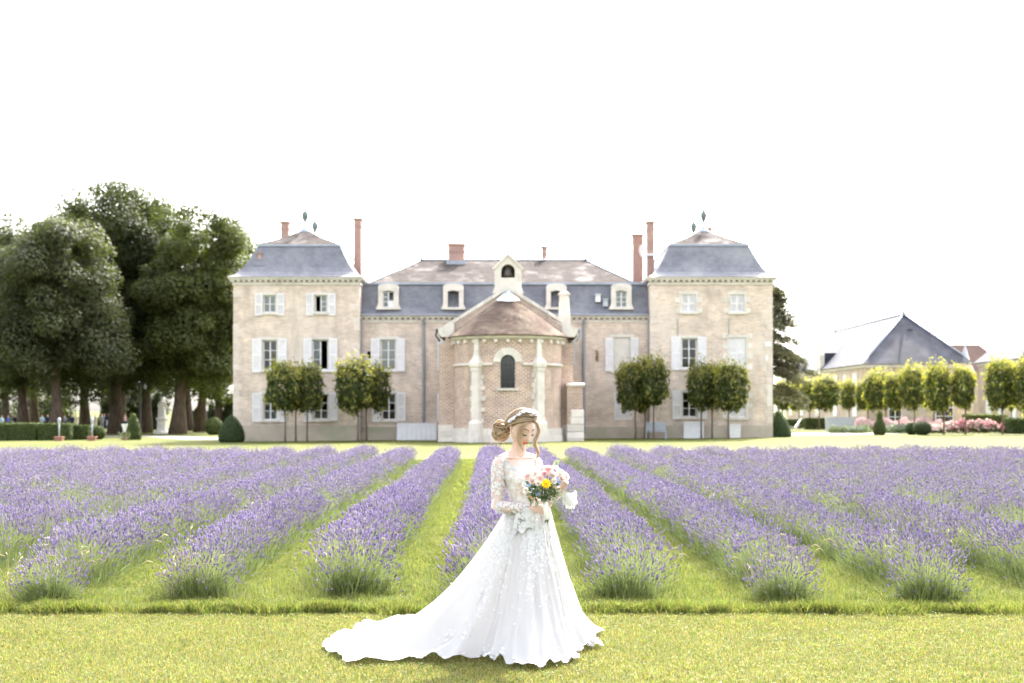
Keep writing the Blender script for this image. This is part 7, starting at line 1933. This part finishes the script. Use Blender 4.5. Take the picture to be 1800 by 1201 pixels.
for i in range(1500):          # cascades over the skirt front, thinning towards the hem
    f, mx = streaks[i % 16]; s = abs(rb_.gauss(0, .33)) * mx * 1.2
    if s > .85: continue
    ii = (f + rb_.gauss(0, .012) * (0.5 + s)) * NT_; p = skirt_pt(ii, s); p2 = skirt_pt(ii + 2, s); p3 = skirt_pt(ii, min(1, s + .02)); n = (p2 - p).cross(p - p3)
    if n.length < 1e-9: continue
    n.normalize(); c = Vector((SC[0], SC[1], p.z)); n = n if n.dot(p - c) > 0 else -n; lace(p + n * .002, n, rb_.uniform(.006, .013))
for i in range(520):          # scattered on the train and along the hem
    ii = rb_.uniform(0, NT_); s = 1 - abs(rb_.gauss(0, .05)) if rb_.random() < .65 else rb_.uniform(.3, 1.0); p = skirt_pt(ii, s); lace(p + Vector((0, 0, .003)), (rb_.gauss(0, .3), rb_.gauss(-.3, .3), 1), rb_.uniform(.008, .015))
V, F = petal_flowers(np.array(LP), np.array(LN), np.array(LS), rngb, 5, 0.12, 0.75)
ol = bpy.data.objects.new('lace_flowers', np_mesh('lace_flowers', V, F, MT['lace'])); ol.location = -bride.location; link(ol, dress); ol['kind'] = 'stuff'
# flower headband
hb = MB(); arc = []
for s in np.linspace(0, 1, 25):
    d = Vector((-0.93, -.10, .30)) * (1 - s) ** 2 + Vector((-.35, .42, 1.55)) * 2 * s * (1 - s) + Vector((.95, .05, .30)) * s * s; arc.append(hw_pt(*scalp(d, .041)))
hb.tube(arc, .0022, 5); band = hb.build('headband', MT['pearl'], bride, smooth=True)
P = []; N = []
for i in range(64):
    a = arc[rb_.randrange(len(arc))] + Vector((rb_.gauss(0, .005), rb_.gauss(0, .004), rb_.gauss(0, .005))); P.append(tuple(a)); N.append(tuple((a - HC).normalized()))
V, F = petal_flowers(np.array(P), np.array(N), 0.0115, rngb, 5, .35, .6); o = bpy.data.objects.new('headband_flowers', np_mesh('headband_flowers', V, F, MT['lace'])); o.location = -bride.location; link(o, band); o['kind'] = 'stuff'

# ------------------------------------------------------------------ bouquet
YB_ = 10.01
def bq(px, py, dy=0.0): return Vector((bx(px, YB_ + dy), YB_ + dy, bz(py, YB_ + dy)))
bouquet = thing('bouquet', bq(960, 905), 'round bridal bouquet of blush roses with one yellow flower and variegated leaves', 'bouquet')
def petmat(n, c, c2): return mat(n, c, c2, 60, 0.7, 0.2, transl=0.35)
PM = {'blush': petmat('blush_petal', (0.80, 0.66, 0.62), (0.76, 0.57, 0.53)), 'pink': petmat('pink_petal', (0.78, 0.45, 0.45), (0.76, 0.55, 0.53)), 'cream': petmat('cream_petal', (0.82, 0.77, 0.70), (0.80, 0.70, 0.64)),
      'yellow': petmat('yellow_petal', (0.85, 0.63, 0.03), (0.80, 0.55, 0.02)), 'blue': petmat('blue_petal', (0.22, 0.38, 0.68), (0.32, 0.48, 0.74)), 'orange': petmat('peach_petal', (0.78, 0.48, 0.25), (0.72, 0.40, 0.2))}
MT['leafvar'] = mat('variegated_leaf', (0.075, 0.12, 0.045), (0.50, 0.52, 0.38), 26, 0.55, 0.3, transl=0.25, stops=[(0.46, (0.065, 0.11, 0.04)), (0.58, (0.52, 0.54, 0.40))])
MT['leafgreen'] = mat('bouquet_leaf', (0.055, 0.10, 0.03), (0.09, 0.14, 0.05), 14, 0.5, 0.35, transl=0.25)
def rose_mesh(key, seed):
    rd = random.Random(seed); q = MB()
    for ring, (np_, r, h, open_) in enumerate(((3, .25, .55, .15), (5, .45, .52, .35), (6, .70, .50, .40), (8, .95, .36, .65))):
        for k_ in range(np_):
            a0 = 2 * math.pi * (k_ + .5 * ring) / np_ + rd.uniform(-.15, .15); wd = math.pi / np_ * 2.1; rows = []
            for t in (0, .35, .7, 1.0):
                rr = r * (0.35 + 0.65 * t) + (0.10 * open_ * t * t); zz_ = -0.25 + (h + .25) * t - 0.14 * open_ * t ** 3
                rows.append([(rr * math.cos(a0 + wd * u * (1 - .35 * t * t)), rr * math.sin(a0 + wd * u * (1 - .35 * t * t)), zz_ - .08 * u * u + rd.uniform(-.02, .02)) for u in (-.6, -.3, 0, .3, .6)])
            q.grid(rows)
    return q.mesh('rose', PM[key], True)
def daisy_mesh(key, npet, rows_):
    q = MB()
    for r_ in range(rows_):
        for k_ in range(npet):
            a = 2 * math.pi * (k_ + .5 * r_) / npet; wd = .5 * math.pi / npet * 1.5; s = 1 - .22 * r_
            q.add([(0.1 * math.cos(a), .1 * math.sin(a), .02 + .1 * r_), (.7 * s * math.cos(a - wd), .7 * s * math.sin(a - wd), .12 + .14 * r_), (s * math.cos(a), s * math.sin(a), .05 + .12 * r_), (.7 * s * math.cos(a + wd), .7 * s * math.sin(a + wd), .12 + .14 * r_)], [(0, 1, 2, 3)])
    q.lathe([(.24, .0), (.22, .1 + .12 * rows_), (.1, .16 + .14 * rows_), (0.0, .17 + .14 * rows_)], n=10)
    return q.mesh('flower', PM[key])
RM = {k_: rose_mesh(k_, i) for i, k_ in enumerate(('blush', 'pink', 'cream'))}
YM, BM_, OM = daisy_mesh('yellow', 12, 3), daisy_mesh('blue', 5, 1), daisy_mesh('orange', 8, 2)
BC = bq(958, 866, .03)
def flower(name, me, px, py, dy, size, tilt=None):
    p = bq(px, py, dy); d = ((p - BC).normalized() + Vector((0, -.9, .1))).normalized() if tilt is None else Vector(tilt).normalized()
    o = inst(name, me, bouquet, p, d.to_track_quat('Z', 'Y').to_euler(), (size, size, size)); return p
stem_tops = []
for nm, me, px, py, dy, sz in (('rose', RM['blush'], 928, 838, -.02, .036), ('rose', RM['cream'], 942, 833, -.035, .033), ('rose', RM['blush'], 950, 841, -.055, .028), ('rose', RM['pink'], 964, 826, -.01, .035), ('rose', RM['blush'], 972, 836, -.04, .028),
                               ('rose', RM['cream'], 985, 833, -.005, .034), ('rose', RM['blush'], 994, 838, .02, .030), ('rose', RM['cream'], 925, 862, -.03, .024), ('rose', RM['cream'], 922, 852, -.01, .020), ('rose', RM['blush'], 955, 825, .05, .032), ('rose', RM['cream'], 976, 824, .05, .03), ('rose', RM['blush'], 940, 828, .05, .032),
                               ('rose', RM['blush'], 936, 846, -.05, .026), ('rose', RM['cream'], 946, 850, -.06, .022), ('rose', RM['cream'], 974, 846, -.055, .022), ('rose', RM['pink'], 957, 833, -.045, .026), ('rose', RM['cream'], 929, 868, -.035, .020), ('rose', RM['blush'], 988, 842, -.03, .026), ('rose', RM['cream'], 968, 833, -.03, .028)):
    stem_tops.append(flower(nm, me, px, py, dy, sz))
stem_tops.append(flower('yellow_flower', YM, 960, 850, -.075, .040, (0.1, -1, .15)))
for px, py, dy in ((922, 849, -.04), (925, 855, -.045), (935, 861, -.06), (946, 868, -.06), (943, 866, -.055), (981, 841, -.05), (984, 848, -.05), (979, 846, -.055), (931, 853, -.055)): flower('blue_flower', BM_, px, py, dy, .0135, (rb_.gauss(0, .3), -1, .3))
for px, py, dy in ((933, 874, -.03), (977, 857, -.05), (938, 878, -.02)): flower('peach_flower', OM, px, py, dy, .013, (rb_.gauss(0, .3), -1, .2))
def leaf_mesh(key):
    q = MB(); rows = []
    for t in np.linspace(0, 1, 7):
        wv = .26 * math.sin(math.pi * min(1, .06 + t * .94)) ** .8; zc = .18 * math.sin(math.pi * t * .9) - .12 * t; rows.append([(u * wv, t, zc + .10 * u * u) for u in (-1, -.45, 0, .45, 1)])
    q.grid(rows); return q.mesh('leaf', MT[key], True)
LM = [leaf_mesh('leafvar'), leaf_mesh('leafgreen')]
def bleaf(p, d, size, k_):
    d = Vector(d).normalized(); side = d.cross(Vector((rb_.gauss(0, .4), -1, rb_.gauss(.3, .4)))).normalized(); up = side.cross(d); M3 = Matrix((side, d, up)).transposed()
    inst('leaf', LM[k_], bouquet, p, M3.to_euler(), (size, size, size))
for i in range(120):
    a = rb_.uniform(-math.pi, math.pi); 
    cx_, cy2 = 956 + 26 * math.cos(a) * rb_.uniform(.2, 1), 864 + 15 * math.sin(a) * rb_.uniform(.1, 1)
    p = bq(cx_, cy2, rb_.uniform(-.05, .03)); d = (p - BC) * 3 + Vector((rb_.gauss(0, .09), -.10, rb_.gauss(-.03, .09))); bleaf(p, d, rb_.uniform(.024, .045), 0 if rb_.random() < .55 else 1)
for px, py, dx, dz in ((938, 878, -.5, -1), (945, 880, -.2, -1), (970, 876, .5, -.8), (935, 868, -1, -.3), (978, 868, .9, -.2), (975, 820, .3, 1), (979, 818, .5, 1)): bleaf(bq(px, py, -.03), (dx, -.3, dz), .05, 0)
for i in range(60): bleaf(bq(956 + rb_.uniform(-26, 26), 862 + rb_.uniform(-14, 14), rb_.uniform(-.02, .05)), (rb_.gauss(0, 1), -.6, rb_.gauss(-.2, .5)), rb_.uniform(.03, .045), 1)
HT, HB = bq(957, 880, .03), bq(961, 913, .05)
q = MB(); q.tube([HT, HT.lerp(HB, .5), HB], [.019, .0165, .018], 14); q.build('ribbon_handle', MT['ribbon'], bouquet, smooth=True)
for i in range(9):
    a = i * .7; o = Vector((math.cos(a) * .011, math.sin(a) * .011, 0)); q = MB(); q.tube([HB + o + Vector((0, 0, .01)), HB + o + Vector((0, 0, -.016 - .006 * (i % 3)))], .0032, 6); q.build('stem', MT['leafgreen'], bouquet)
for p in stem_tops:
    q = MB(); q.tube([HT, HT.lerp(p, .5) + Vector((0, .05, 0)), p], [.003, .003, .0025], 5); q.build('stem', MT['leafgreen'], bouquet)
